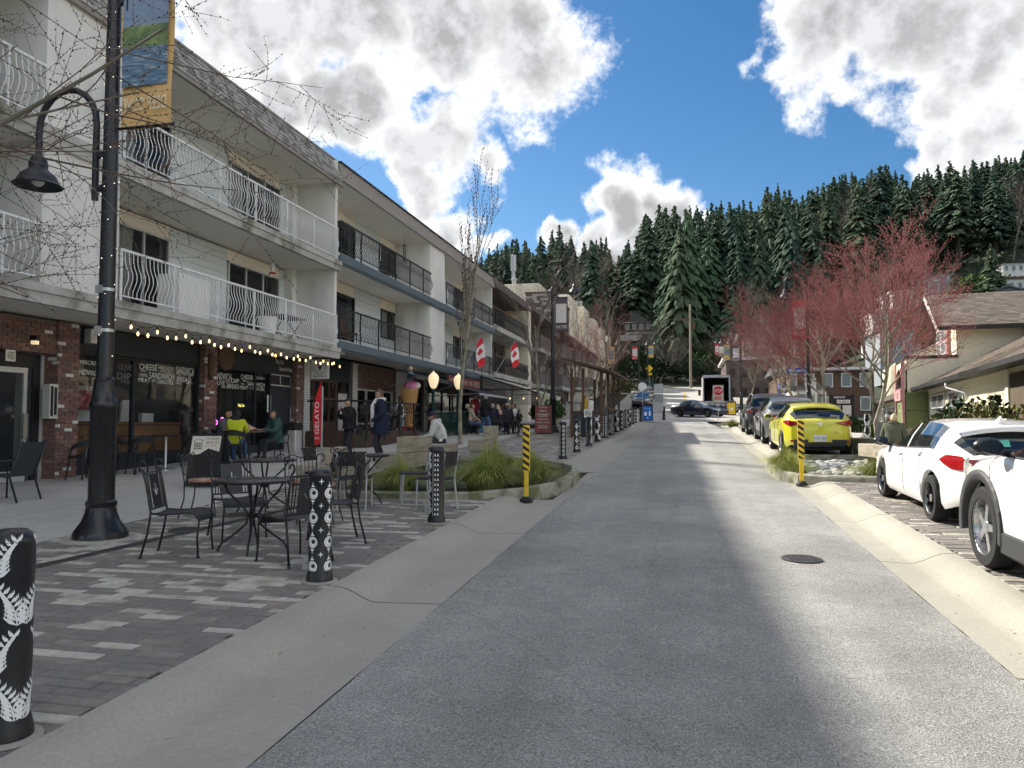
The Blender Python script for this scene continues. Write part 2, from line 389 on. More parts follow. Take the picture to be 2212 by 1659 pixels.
mk('lettering', (.78,.79,.76), .6, 0)
mk('wood_warm', (.36,.17,.07), .55, .3, 6, .2, 40, streak=(1,.6,9))
mk('wood_grey', (.34,.30,.235), .85, .2, 5, .35, 40, col2=(.22,.2,.13), cscale=2.2, cdist=.58, streak=(1,1,5))
mk('wood_brown', (.11,.062,.04), .7, .25, 5, .3, 40, streak=(1,1,.4))
mk('brown_wall', (.115,.09,.075), .85, .2, 3, .3, 30); mk('brown_shake', (.15,.125,.115), .9, .3, 6, .4, 40)
mk('soil', (.05,.04,.028), .95, .4, 12, .8, 40)
mk('bulb', (1,.75,.4), .4, 0, emit=(1,.62,.25), estr=.9); mk('fairy', (1,.9,.75), .4, 0, emit=(1,.85,.6), estr=.5)
mk('lampglobe', (.9,.8,.6), .4, 0, emit=(1,.74,.42), estr=.15)
mk('neon', (1,.1,.8), .4, 0, emit=(1,.12,.85), estr=1.4); mk('neon_y', (1,.9,.2), .4, 0, emit=(1,.85,.2), estr=.5)

# ------------------------------------------------------------------ land, road, kerbs, paving
xs = [-260,-200,-150,-110,-80,-60,-45,-32,-24,-18,-14,-10,-7,-3,0,3,5,6,7,8,9,10.5,12,14,17,20,25,31,38,46,56,68,82,100,125,155,190,230,280,330]
ys = [-60,-30,-10,0,8,16,24,32,40,48,54,60,66,72,78,84,90,97,104,111,118,126,135,145,157,170,185,200,220,245,270,300,340,390,450]
mb = MB(); vs = [(x, y, zt(x,y) - (.10 if y < 118 else 0) + (noise.noise((x*.05,y*.05,0))*1.2 if y > 125 or x > 22 else 0)) for y in ys for x in xs]; n = len(xs)
mb.add(vs, [(j*n+i, j*n+i+1, (j+1)*n+i+1, (j+1)*n+i) for j in range(len(ys)-1) for i in range(n-1)])
struct(mb.build('terrain', 'land', smooth=True))

AL, AR = -1.95, 1.86
def strip(name, mat, prof, y0, y1, step=1.0, zoff=0.0, parent=None):
    """cross-section prof [(x,dz)] swept along the street"""
    k = max(1, int(math.ceil((y1-y0)/step))); mb = MB()
    vs = []
    for j in range(k+1):
        y = y0+(y1-y0)*j/k
        vs += [(x, y, zr(y)+dz+zoff) for x, dz in prof]
    n = len(prof); mb.add(vs, [(j*n+i, j*n+i+1, (j+1)*n+i+1, (j+1)*n+i) for j in range(k) for i in range(n-1)])
    return mb.build(name, mat, parent, smooth=True, sharp=40)
mb = MB(); vs = []
yy = [-8+.35*i for i in range(int(62/.35)+1)]
rg = random.Random(2)
for y in yy:
    a = rg.uniform(-.012,.012); b = rg.uniform(-.012,.012)
    w = 0 if y < 40 else -.55*sstep(40, 52, y)
    for x, dz in ((AL+a-w*.0,0),(-1.0,.012),(0,.02),(1.0,.012),(AR+b+w,0)): vs.append((x,y,zr(y)+dz))
mb.add(vs, [(j*5+i, j*5+i+1, (j+1)*5+i+1, (j+1)*5+i) for j in range(len(yy)-1) for i in range(4)])
struct(mb.build('road', 'asphalt', smooth=True))
o = strip('cross_street', 'asphalt_far', [(-11,-.01),(-5,0),(0,0),(6,0),(12,-.3),(30,-.4)], yy[-1], 75, 2); struct(o)
mb = MB(); vs = []; yy2 = [75+2*i for i in range(23)]
for y in yy2:
    c = -.6 ; wd = 4.9 + max(0, (y-106))*.8
    for t in (-1,-.5,0,.5,1): vs.append((c+wd*t, y, zr(y)+.02+.05*(1-t*t)))
mb.add(vs, [(j*5+i, j*5+i+1, (j+1)*5+i+1, (j+1)*5+i) for j in range(len(yy2)-1) for i in range(4)])
struct(mb.build('hill_road', 'asphalt_far', smooth=True))
mb = MB()
for s in (-.35, -.2):
    for j in range(14):
        y0 = 77+2*j; mb.quad((s,y0,zr(y0)+.078),(s+.09,y0,zr(y0)+.078),(s+.09,y0+2,zr(y0+2)+.078),(s,y0+2,zr(y0+2)+.078))
struct(mb.build('centre_line', 'road_yellow'))
mb = MB()
for y in (54.6, 57.4): mb.quad((-2.6,y,zr(y)+.006),(3.2,y,zr(y)+.006),(3.2,y+.3,zr(y)+.016),(-2.6,y+.3,zr(y)+.016))
struct(mb.build('crosswalk_lines', 'white_paint'))

# rolled kerbs with gutter pans, cast in slabs
PROF_L = [(AL,.0),(-2.2,-.006),(-2.50,-.012),(-2.55,-.008),(-2.63,.022),(-2.71,.062),(-2.78,.088),(-2.85,.099),(-2.93,.102),(-2.93,-.1)]
PROF_Ls = [(AL,.0),(-2.10,-.012),(-2.16,-.01),(-2.2,-.05)]
PROF_R = [(2.55,-.1),(2.55,.102),(2.48,.099),(2.41,.088),(2.34,.062),(2.26,.022),(2.18,-.008),(2.13,-.012),(1.98,-.006),(AR,0)]
def kerb(name, label, prof_of, y0, cuts):
    k = bpy.data.objects.new(name, None); COL.objects.link(k); WM[k.name] = Matrix.Identity(4); k['kind'] = 'structure'
    for a, b in zip(cuts[:-1], cuts[1:]):
        strip('kerb_slab', 'kerb', prof_of(.5*(a+b)), a+.008, b-.008, .6, 0, k)
    lo = strip('kerb_joint_bed', 'joint', [(x, z-.03) for x, z in prof_of(y0)][:-1] if prof_of(y0)[0][0] < 0 else [(x, z-.03) for x, z in prof_of(y0)][1:], cuts[0], cuts[-1], 2, 0, k)
    return k
kerb('kerb_left', '', lambda y: PROF_Ls if 12.5 < y < 17.2 else PROF_L, 0, [-6,-3.8,-.5,2.75,6.0,9.3,12.5,14.8,17.2,20,23.3,26.6,29.9,33.2,36.5,39.8,43.1,46.4,49.7,53])
kerb('kerb_right', '', lambda y: PROF_R, 0, [-6,-2,1.8,5.1,8.4,11.0,13.4,16.7,20,23.3,26.6,29.9,33.2,36.5,39.8,43.1,46.4])
# planting bed outlines (plan view)
BED_L = [(-6.15,11.45),(-4.4,11.40),(-3.3,11.55),(-2.62,12.25),(-2.22,13.2),(-2.10,14.4),(-2.14,15.6),(-2.34,16.6),(-2.72,17.4),(-3.3,18.1),(-4.5,18.9),(-6.15,19.2)]
BED_R = [(5.2,15.05),(3.3,15.0),(2.5,15.05),(2.02,15.35),(1.76,16.0),(1.68,17.0),(1.70,18.2),(1.86,19.2),(2.2,20.0),(2.8,20.55),(5.2,20.8)]
def inside(p, poly):
    c = False; n = len(poly)
    for i in range(n):
        x1,y1 = poly[i]; x2,y2 = poly[(i+1)%n]
        if (y1 > p[1]) != (y2 > p[1]) and p[0] < (x2-x1)*(p[1]-y1)/(y2-y1)+x1: c = not c
    return c
# brick paving, laid crosswise in long bricks
BR_L, BR_W = .305, .104
def bshape(l, w, mi=0):
    m = MB(); c = .005
    m.add([(-l/2,-w/2,-.03),(l/2,-w/2,-.03),(l/2,w/2,-.03),(-l/2,w/2,-.03),(-l/2+.0,-w/2,-c),(l/2,-w/2,-c),(l/2,w/2,-c),(-l/2,w/2,-c),
           (-l/2+c,-w/2+c,0),(l/2-c,-w/2+c,0),(l/2-c,w/2-c,0),(-l/2+c,w/2-c,0)],
          [(0,1,5,4),(1,2,6,5),(2,3,7,6),(3,0,4,7),(4,5,9,8),(5,6,10,9),(6,7,11,10),(7,4,8,11),(8,9,10,11)], mi); return m
def paving(name, x0, x1, y0, y1, bed, seed, light, zoff=.10):
    rg = random.Random(seed)
    bedo = MB(); k = int((y1-y0)/2)
    bedo.add([(x, y0+(y1-y0)*j/k, zr(y0+(y1-y0)*j/k)+zoff-.016) for j in range(k+1) for x in (x0,x1)], [(2*j,2*j+1,2*j+3,2*j+2) for j in range(k)])
    base = struct(bedo.build(name, 'joint'))
    L = []; r = 0; y = y0
    while y < y1:
        x = x0 - rg.uniform(0,.3) ; j = 0
        while x < x1:
            l = BR_L if rg.random() > .06 else BR_L/2
            a = max(x, x0); b = min(x+l, x1); x += l
            if b-a < .06: continue
            cx, cy = (a+b)/2, y+BR_W/2
            if bed and (inside((a,cy), bed) or inside((b,cy), bed)): continue
            pl = light
            t = rg.random(); m = 2 if t < pl else (1 if t < pl+.2 else 0)
            L.append((cx*cx+cy*cy, cx, cy, b-a-.009, m, rg.uniform(-.003,.003), rg.uniform(-.006,.006)))
        y += BR_W; r += 1
    L.sort()
    ms = ['brick_dark','brick_mid','brick_light']; cache = {}
    def vis(cx, cy):
        f = -cx*math.sin(YAW)+cy*math.cos(YAW); q = cx*math.cos(YAW)+cy*math.sin(YAW)
        return f > .5 and abs(q/f) < .70 and (H-zr(cy))/f < .55
    rest = MB(); cnt = 0
    for d2, cx, cy, l, m, dz, rt in L:
        z = zr(cy)+zoff+dz
        if cnt < 300 and vis(cx, cy):
            key = (round(l,2), m)
            if key not in cache: cache[key] = bshape(key[0], BR_W-.011).mesh('brick', ms[m])
            inst('brick', cache[key], base, (cx,cy,z), (math.atan(.033),rt*.6,rt)); cnt += 1
        else:
            rest.merge(bshape(l, BR_W-.011, m), Matrix.Translation((cx,cy,z)) @ Matrix.Rotation(math.atan(.033),4,'X') @ Matrix.Rotation(rt,4,'Z'))
    rest.build('bricks', ms, base, kind='stuff')
    return base
paving('brick_paving_left', -7.0, -2.93, .3, 41.0, BED_L, 11, .26)
paving('brick_paving_right', 2.55, 5.3, 1.0, 42.0, BED_R, 12, .22)
# concrete walks in slabs
def walk(name, x0, x1, y0, y1, nx, dy, z0, z1):
    base = strip(name, 'joint', [(x0,z0-.02),(x1,z1-.02)], y0, y1, 3); struct(base)
    y = y0
    while y < y1-.2:
        for i in range(nx):
            a = x0+(x1-x0)*i/nx+.004; b = x0+(x1-x0)*(i+1)/nx-.004
            za = z0+(z1-z0)*i/nx; zb = z0+(z1-z0)*(i+1)/nx; e = min(y+dy, y1)-.004
            m = MB(); m.quad((a,y,zr(y)+za),(b,y,zr(y)+zb),(b,e,zr(e)+zb),(a,e,zr(e)+za)); m.build('walk_slab', 'walk', base)
        y += dy
walk('sidewalk_left', -12.6, -7.0, 3.0, 42.0, 3, 1.85, .14, .10)
walk('sidewalk_left_far', -12.6, -2.93, 42.0, 55.0, 3, 2.6, .14, .10)
walk('sidewalk_right', 5.3, 8.0, 1.0, 52.0, 2, 1.85, .10, .02)
walk('street_corner_right', 2.6, 5.3, 42.0, 52.0, 2, 2.5, .10, .10)
# sidewalks up the hill
mb = MB()
for j in range(18):
    y = 75+2*j; y2 = y+2
    mb.quad((4.3,y,zr(y)+.16),(7.6,y,zr(y)+.16),(7.6,y2,zr(y2)+.16),(4.3,y2,zr(y2)+.16)); mb.quad((4.3,y,zr(y)),(4.3,y,zr(y)+.16),(4.3,y2,zr(y2)+.16),(4.3,y2,zr(y2)))
    mb.quad((-7.2,y,zr(y)+.16),(-5.5,y,zr(y)+.16),(-5.5,y2,zr(y2)+.16),(-7.2,y2,zr(y2)+.16)); mb.quad((-5.5,y,zr(y)+.16),(-5.5,y,zr(y)),(-5.5,y2,zr(y2)),(-5.5,y2,zr(y2)+.16))
struct(mb.build('hill_sidewalk', 'kerb'))
# planting beds: kerb ring cast in lengths, soil inside
def bed(name, poly, label, zk=.20, w=.16, first=0):
    t = thing(name, label, 'planting bed', (poly[0][0], poly[0][1], zr(poly[0][1])))
    n = len(poly); mb = MB(); cx = sum(p[0] for p in poly)/n; cy = sum(p[1] for p in poly)/n
    mb.add([(x,y,zr(y)+.06) for x,y in poly], [tuple(range(n))]); mb.build('soil', 'soil', t)
    def inn(p):
        d = Vector((cx-p[0], cy-p[1])); d.normalize(); return (p[0]+d.x*w, p[1]+d.y*w)
    for a, b in zip(poly, poly[1:]+poly[:1]):
        a = Vector(a); b = Vector(b); d = (b-a).normalized()*.004; a2 = a+d; b2 = b-d; ia = inn(a2); ib = inn(b2); c = .025
        def P(p, z): return (p[0], p[1], zr(p[1])+z)
        oa = Vector(a2)+(Vector(ia)-Vector(a2))*.18; ob = Vector(b2)+(Vector(ib)-Vector(b2))*.18
        m = MB(); m.add([P(a2,-.05),P(b2,-.05),P(b2,zk-c),P(a2,zk-c),P(oa,zk),P(ob,zk),P(ia,zk),P(ib,zk),P(ia,0),P(ib,0)],
                        [(0,1,2,3),(3,2,5,4),(4,5,7,6),(6,7,9,8),(0,3,4,6,8),(1,9,7,5,2)])
        m.build('kerb_stone', 'kerb_mossy', t)
    return t
bed('planting_bed', BED_L, 'kerbed planting bed with grasses beside the timber benches, left of the road')
bed('planting_bed', BED_R, 'kerbed rain garden with river stones in front of the yellow hatchback')
# manhole, utility lids, slot drain
def lid(name, label, c, r, n=24):
    t = thing(name, label, 'manhole cover', c); m = MB(); m.lathe([(r,-.01),(r,.006),(r*.93,.008)], (0,0,0), n); m.build('rim', 'iron', t, world=False)
    m = MB()
    for i in range(-6,7):
        for j in range(-6,7):
            if i*i+j*j < 36: m.bx(i*r*.14-r*.045, i*r*.14+r*.045, j*r*.14-r*.045, j*r*.14+r*.045, .008, .013)
    m.build('studs', 'iron', t, world=False); t.rotation_euler = (math.atan(.033),0,.3)
    return t
q = G(1732,1210,.004); lid('manhole_cover', 'round iron manhole cover set in the asphalt on the right of the road', (q.x,q.y,zr(q.y)+.018), .20)
q = G(605,1100,.1); lid('manhole_cover', 'round dark lid in the brick paving under the near round table', (q.x-.25,q.y-.6,zr(q.y-.6)+.103), .22)
q = G(545,1122,.1); lid('manhole_cover', 'round reddish lid in the brick paving left of the darker lid', (q.x-.35,q.y-.9,zr(q.y-.9)+.103), .19)
a = G(30,1236,.1); b = G(700,1083,.1)
t = thing('slot_drain', 'long narrow slotted iron drain crossing the brick paving', 'drain', (a.x,a.y,zr(a.y)+.1))
d = (b-a); n = int(d.length/.5); dn = d.normalized()
for i in range(n):
    p0 = a+dn*(i*.5+.004); p1 = a+dn*(i*.5+.496); m = MB()
    p0.z = zr(p0.y)+.103; p1.z = zr(p1.y)+.103
    sd = dn.cross(Vector((0,0,1))).normalized()
    for s in (-.055,.055): m.beam(p0+sd*s, p1+sd*s, .02, .012)
    for k in range(12): c0 = p0.lerp(p1, (k+.5)/12); m.beam(c0-sd*.05, c0+sd*.05, .018, .010)
    m.build('grate', 'iron', t)
# ------------------------------------------------------------------ left side: apartment buildings over shops
XB, XW = -10.6, -12.2
def pieces(name, parent, items, mats, limit=300):
    """items: (key, MB maker, material index, matrix, size); nearest as parts of their own, the rest joined"""
    items.sort(key=lambda i: (i[3].translation - Vector((0,0,H))).length); cache = {}; rest = MB()
    for n, (key, mkr, mi, T) in enumerate(items):
        if n < limit:
            k = (key, mi)
            if k not in cache: cache[k] = mkr().mesh(name, mats[mi])
            o = bpy.data.objects.new(name, cache[k]); COL.objects.link(o); o.parent = parent
            o.matrix_parent_inverse = WM[parent.name].inverted(); o.matrix_basis = T
        else: rest.merge(mkr(), T, mi)
    if rest.v: rest.build(name+'s', mats, parent, kind='stuff')
def brk(l, d=.03, h=.065):
    def f():
        m = MB(); c = .004
        return m.add([(-d,-l/2,-h/2),(-d,l/2,-h/2),(-d,l/2,h/2),(-d,-l/2,h/2),(0,-l/2+c,-h/2+c),(0,l/2-c,-h/2+c),(0,l/2-c,h/2-c),(0,-l/2+c,h/2-c)],
                     [(4,5,6,7),(0,1,5,4),(1,2,6,5),(2,3,7,6),(3,0,4,7)])
    return f
def brick_face(items, X, y0, y1, z0, z1, seed, nrm='+x', pale=.06, bl=.2, bh=.068, white=False):
    rg = random.Random(seed); z = z0; r = 0
    while z+bh <= z1+.01:
        y = y0 - (bl/2 if r % 2 else 0)
        while y < y1-.02:
            a = max(y, y0); b = min(y+bl, y1); y += bl+.01
            if b-a < .03: continue
            l = round(b-a, 2); mi = 3 if (white or rg.random() < pale) else rg.choice((0,0,1,1,2))
            if nrm == '+x': T = Matrix.Translation((X+rg.uniform(-.004,.006), (a+b)/2, z+bh/2))
            else: T = Matrix.Translation(((a+b)/2, X-rg.uniform(-.004,.006), z+bh/2)) @ Matrix.Rotation(-math.pi/2, 4, 'Z')
            items.append((('b', l, bh), brk(l, .03, bh), mi, T))
        z += bh+.010; r += 1
BRM = ['red_brick_a','red_brick_b','red_brick_c','white_brick']
def px_text(mb, s, org, k, x0, x1, y0, y1, X, mi=0):
    """writing that faces the street, on the plane X, placed by its box in the photo"""
    a = PX(org[0]+x0*k, org[1]+y1*k, X); b = PX(org[0]+x1*k, org[1]+y1*k, X); c = PX(org[0]+x0*k, org[1]+y0*k, X)
    text(mb, s, a, (0,1,0), (0,0,1), b.y-a.y, c.z-a.z, mi)
def baluster(mat):
    m = MB(); pr = [(0,0),(.004,.12),(.055,.22),(.095,.34),(.085,.46),(.035,.58),(.006,.70),(0,.88)]
    m.tube([(x,0,z) for x,z in pr], .0105, 4, cap=False); return m.mesh('baluster', mat, smooth=True)
BALW = baluster('white_metal'); BALB = baluster('black_metal')
def railing(parent, y0, y1, z, mat, me, X=XB, first_label=None):
    X = X+.05 ; h = 1.0; m = MB()
    m.bx(X-.025, X+.025, y0, y1, z+h-.02, z+h+.025); m.bx(X-.015, X+.015, y0, y1, z+.10, z+.125)
    y = y0+.03; k = 0
    while y < y1: m.bx(X-.018, X+.018, y-.018, y+.018, z-.02, z+h-.02); y += 1.55
    r = m.build('railing', mat, parent)
    n = int((y1-y0)/.118)
    for i in range(1, n): inst('baluster', me, r, (X, y0+(y1-y0)*i/n, z+.115))
    return r
def siding(parent, X, y0, y1, z0, z1, mat='siding_blue', h=.2):
    n = max(1, round((z1-z0)/h)); h = (z1-z0)/n
    for i in range(n):
        a = z0+i*h; m = MB(); m.add([(X,y0,a),(X,y1,a),(X,y1,a+h-.004),(X,y0,a+h-.004),(X+.022,y0,a),(X+.022,y1,a),(X+.008,y1,a+h-.004),(X+.008,y0,a+h-.004)],
              [(4,5,6,7),(0,4,7,3),(1,2,6,5),(0,1,5,4),(7,6,2,3)]); m.build('siding_board', mat, parent)
def slider(parent, X, y0, y1, z0, z1, n=2, frame='frame_alu', drape=.35, seed=0):
    m = MB(); w = .05
    m.bx(X-.02,X+.06,y0,y0+w,z0,z1); m.bx(X-.02,X+.06,y1-w,y1,z0,z1); m.bx(X-.02,X+.06,y0,y1,z1-w,z1+.001); m.bx(X-.02,X+.06,y0,y1,z0,z0+w)
    for i in range(1,n): y = y0+(y1-y0)*i/n; m.bx(X-.01,X+.045,y-.025,y+.025,z0+w,z1-w)
    f = m.build('balcony_door' if z1-z0 > 1.6 else 'window', frame, parent)
    for i in range(n):
        a = y0+(y1-y0)*i/n+.03; b = y0+(y1-y0)*(i+1)/n-.03
        m = MB(); m.quad((X+.012,a,z0+w),(X+.012,b,z0+w),(X+.012,b,z1-w),(X+.012,a,z1-w)); m.build('pane', 'win', f)
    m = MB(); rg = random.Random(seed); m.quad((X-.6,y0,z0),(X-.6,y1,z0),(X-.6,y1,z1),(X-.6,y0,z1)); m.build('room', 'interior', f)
    if drape:
        m = MB(); e = y0+(y1-y0)*drape; k = 14; vs = []
        for i in range(k+1): yv = y0+.04+(e-y0-.04)*i/k; vs += [(X-.06+.02*(i%2), yv, z0+.05),(X-.06+.02*(i%2), yv, z1-.05)]
        m.add(vs, [(2*i,2*i+2,2*i+3,2*i+1) for i in range(k)]); m.build('curtain', 'curtain', f)
    return f
# ---- first building, white balconies
B1 = thing('apartment_building', 'white stucco apartment block with white curved balcony railings over brick shopfronts', 'building', (XB, 14, zr(14)))
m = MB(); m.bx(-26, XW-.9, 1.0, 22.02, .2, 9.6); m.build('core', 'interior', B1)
m = MB()
for z0, z1 in ((3.99,6.42),(6.71,9.17)):
    for a, b in ((1.0,5.4),(8.6,9.4),(10.75,14.35),(16.15,18.55),(21.3,22.0)): m.bx(XW-.25, XW-.002, a, b, z0, z1)
    m.bx(XW-.25, XW-.002, 5.4, 22.0, z1-.32 if z0 < 5 else z1-.30, z1)
m.build('wall', 'stucco', B1)
for z0, z1 in ((3.99,6.10),(6.71,8.87)):
    for a, b in ((12.56,14.35),(16.15,18.55),(21.3,21.93),(8.6,9.4)): siding(B1, XW, a, b, z0, z1+.0)
    for a, b in ((14.35,16.15),(18.55,21.3),(5.4,8.6)): m = MB(); m.bx(XW-.01, XW+.014, a, b, z1+.004, z1+(.315 if z0 < 5 else .295)); m.build('panel', 'panel_cream', B1)
    for a, b in ((12.56,14.35),(16.15,18.55),(21.3,21.93)): siding(B1, XW, a, b, z1+.002, z1+(.315 if z0 < 5 else .295), h=.15)
    slider(B1, XW, 14.38, 16.12, z0, z1, 2, seed=1); slider(B1, XW, 18.58, 21.27, z0, z1, 3, drape=.0 if z0 < 5 else .3, seed=2); slider(B1, XW, 5.4, 8.6, z0, z1, 2, seed=3)
m = MB(); m.bx(XW-.002, XB+.02, 10.75, 12.55, 3.992, 9.168); m.build('stair_tower', 'stucco', B1)
m = MB(); m.bx(XW-.002, XB-.03, 21.90, 22.06, 3.9, 9.9); m.bx(XW, XW+.28, 21.62, 21.9, 3.992, 9.168); m.build('end_wall', 'stucco', B1)
for z0, z1 in ((3.68,3.99),(6.42,6.71)):
    m = MB(); m.bx(XW-.2, XB+.14, 1.0, 22.08, z1-.14, z1); m.build('balcony_slab', 'slab_conc', B1)
    m = MB(); m.bx(XB-.02, XB+.10, 1.0, 22.08, z0-.02, z1-.142); m.build('slab_beam', 'fascia_tan' if z0 > 9 else 'slab_conc', B1)
    m = MB(); m.bx(XW-.2, XB-.022, 1.0, 22.05, z0+.04, z1-.143); m.build('soffit', 'soffit', B1)
m = MB(); m.bx(XW-.25, XB+.05, 1.0, 22.06, 9.17, 9.26); m.build('soffit', 'soffit', B1)
m = MB(); m.prism([(XB+.12,9.10),(XB+.12,9.16),(XB-.18,9.95),(XB-.3,9.95),(XB-.3,9.265),(XB+.04,9.265),(XB+.04,9.10)], 1.0, 22.2, 'y'); m.bx(XB-.42, XB-.14, 1.0, 22.22, 9.952, 10.01); m.build('roof_edge', 'fascia_tan', B1)
m = MB(); m.bx(-26, XB-.3, 1.0, 22.02, 9.60, 9.90); m.build('roof', 'slab_conc', B1)
it = []; rg = random.Random(4); dirv = Vector((-.30,0,.79)).normalized(); ang = math.atan2(.30,.79)
for r in range(6):
    y = 6.5 - rg.uniform(0,.2)
    while y < 22.15:
        l = rg.choice((.16,.22,.28)); c = dirv*(.04+r*.135)
        def shg(l=l):
            return MB().add([(0,-l/2,0),(0,l/2,0),(0,l/2,.155),(0,-l/2,.155),(.022,-l/2,0),(.022,l/2,0),(.006,l/2,.155),(.006,-l/2,.155)], [(4,5,6,7),(0,4,7,3),(1,2,6,5),(0,1,5,4)])
        T = Matrix.Translation((XB+.12+c.x+.004, y+l/2, 9.16+c.z+rg.uniform(-.008,.008))) @ Matrix.Rotation(-ang, 4, 'Y')
        it.append((('s',l), shg, rg.choice((0,1,1,2)), T)); y += l+.006
pieces('shingle', B1, it, ['shingle_a','shingle_b','shingle_c'])
for z in (3.99, 6.71):
    railing(B1, 12.58, 21.92, z, 'white_metal', BALW); railing(B1, 8.4, 10.72, z, 'white_metal', BALW)
# shop front of the first building
FL = lambda y: zr(y)+.13
it = []
brick_face(it, XW+.10, 12.80, 13.36, FL(13), 3.66, 1); brick_face(it, 12.80, XW-.35, XW+.10, FL(13), 3.66, 2, '-y')
brick_face(it, XW+.10, 17.55, 18.10, FL(17.8), 3.66, 3); brick_face(it, 17.55, XW-.3, XW+.10, FL(17.8), 3.66, 4, '-y')
brick_face(it, XW+.10, 22.35, 22.80, FL(22.5), 3.66, 5); brick_face(it, 22.35, XW-.1, XW+.10, FL(22.5), 3.66, 6, '-y')
brick_face(it, XW+.04, 8.0, 12.80, 3.02, 3.66, 7, pale=.02)
pieces('brick', B1, it, BRM, 300)
for a, b in ((12.80,13.36),(17.55,18.10),(22.35,22.80)): m = MB(); m.bx(XW-.4, XW+.078, a+.022, b-.01, FL(a)-.1, 3.675); m.build('brick_pillar', 'mortar', B1)
m = MB(); m.bx(XW-.2, XW+.018, 8.0, 12.80, 3.02, 3.675); m.build('brick_lintel', 'mortar', B1)
m = MB(); m.bx(XW-.25, XW-.05, 13.36, 17.55, 3.13, 3.676); m.bx(XW-.25, XW-.05, 18.10, 22.35, 3.18, 3.676); m.build('shop_fascia', 'slate_paint', B1)
# entrance door with side light
dr = MB(); w = .07; X = XW-.25
for a, b, z0, z1 in ((11.50,11.58,.55,2.9),(12.32,12.40,.55,2.72),(11.58,12.32,2.62,2.72),(11.58,12.32,.55,.75),(12.72,12.79,.55,3.0)): dr.bx(X-.03, X+.04, a, b, z0, z1)
d = dr.build('door', 'frame_alu', B1)
m = MB(); m.bx(X-.02, X+.02, 8.0, 12.72, 2.74, 3.0); m.bx(X-.02,X+.02,12.55,12.72,.5,2.74); m.bx(X-.05,X-.02,11.0,11.5,.5,2.74); m.build('frame', 'dark_metal', d)
for a, b in ((11.58,12.32),(12.40,12.55),(10.2,11.5)): m = MB(); m.quad((X,a,.6),(X,b,.6),(X,b,2.74),(X,a,2.74)); m.build('pane', 'win', d)
m = MB(); m.bx(X+.04, X+.08, 12.30, 12.40, 1.35, 1.85); m.bx(X+.05,X+.09,12.30,12.40,1.05,1.28); m.build('lock_plate', 'steel', d)
m = MB(); m.bx(X-2.6, X-2.5, 9.5, 13.0, .4, 3.2); m.bx(X-2.5,X-.05,12.8,12.9,.4,3.2); m.bx(X-2.6,X,9.4,12.9,.40,.47); m.build('lobby_wall', 'stucco', d)
p = PX(12,782,XW+.06); q = PX(34,759,XW+.06); X = XW+.0
m = MB(); m.bx(X+.05, X+.062, p.y, q.y, 2.80, 3.01); npl = m.build('number_plate', 'panel_cream', B1)
m = MB(); text(m, '4383', (X+.064, p.y+.03, 2.835), (0,1,0), (0,0,1), q.y-p.y-.06, .14); m.build('numerals', 'black_matte', npl)
m = MB(); m.bx(XW-.0, XW+.16, 12.55, 12.76, 1.75, 2.42); ib = m.build('intercom_box', 'frame_alu', B1)
m = MB(); m.bx(XW+.161, XW+.168, 12.58, 12.64, 1.8, 2.38); m.bx(XW+.161,XW+.168,12.67,12.73,1.82,2.36); m.build('directory', 'black_metal', ib)
m = MB(); m.prism([(12.10,3.22),(12.22,3.22),(12.20,3.32),(12.12,3.32)], XW+.10, XW+.24, 'x'); wl_ = m.build('wall_lantern', 'black_metal', B1)
m = MB(); m.bx(XW+.12, XW+.22, 12.115, 12.205, 3.15, 3.219); m.build('lantern_glass', 'lampglobe', wl_)
# windows of the sandwich shop
def shopwin(parent, y0, y1, z0, z1, muls, X=XW-.1, fr='slate_paint', gm='shopglass'):
    m = MB(); w = .06
    m.bx(X-.05,X+.05,y0,y1,z1-w,z1); m.bx(X-.05,X+.05,y0,y1,z0,z0+w)
    ed = [y0+w/2]+list(muls)+[y1-w/2]
    for y in ed: m.bx(X-.05,X+.05,y-w/2,y+w/2,z0+w,z1-w)
    f = m.build('shop_window', fr, parent)
    for a, b in zip(ed[:-1], ed[1:]): m = MB(); m.quad((X,a+w/2,z0+w),(X,b-w/2,z0+w),(X,b-w/2,z1-w),(X,a+w/2,z1-w)); m.build('pane', gm, f)
    return f
f1 = shopwin(B1, 13.36, 17.55, FL(15)+.28, 3.15, (14.2, 15.15)); f2 = shopwin(B1, 18.10, 21.05, FL(19.5)+.2, 3.20, (20.2,))
m = MB(); m.bx(XW-.2,XW-.04,13.36,17.55,FL(15)-.1,FL(15)+.28); m.bx(XW-.2,XW-.04,18.1,21.05,FL(20)-.1,FL(20)+.2); m.build('stall_riser', 'slate_paint', B1)
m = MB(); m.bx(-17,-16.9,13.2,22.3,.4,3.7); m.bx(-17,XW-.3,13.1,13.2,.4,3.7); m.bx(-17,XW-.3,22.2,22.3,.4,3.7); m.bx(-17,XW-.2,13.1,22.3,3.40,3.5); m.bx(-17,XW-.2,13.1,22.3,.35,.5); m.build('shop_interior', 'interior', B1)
m = MB()
for k, (z0, z1) in enumerate(((.62,.98),(.99,1.36),(1.37,1.62))):
    m.bx(XW-.5-.06*k, XW-.38-.06*k, 13.4, 17.4, z0, z1-.012)
m.bx(XW-.75, XW-.45, 13.4, 17.4, 1.63, 1.68); ct = m.build('counter', 'wood_warm', B1)
m = MB(); rg = random.Random(8)
for i in range(26):
    z = 1.5+.36*(i%3); y = 18.6+.13*(i//3)
    m.lathe([(.045,0),(.05,.15),(.03,.18),(.03,.2)], (-15.6, y, z), 8)
for z in (1.48,1.84,2.2): m.bx(-15.8,-15.4,18.4,20.6,z-.03,z)
m.build('shelf_jars', 'frame_alu', B1)
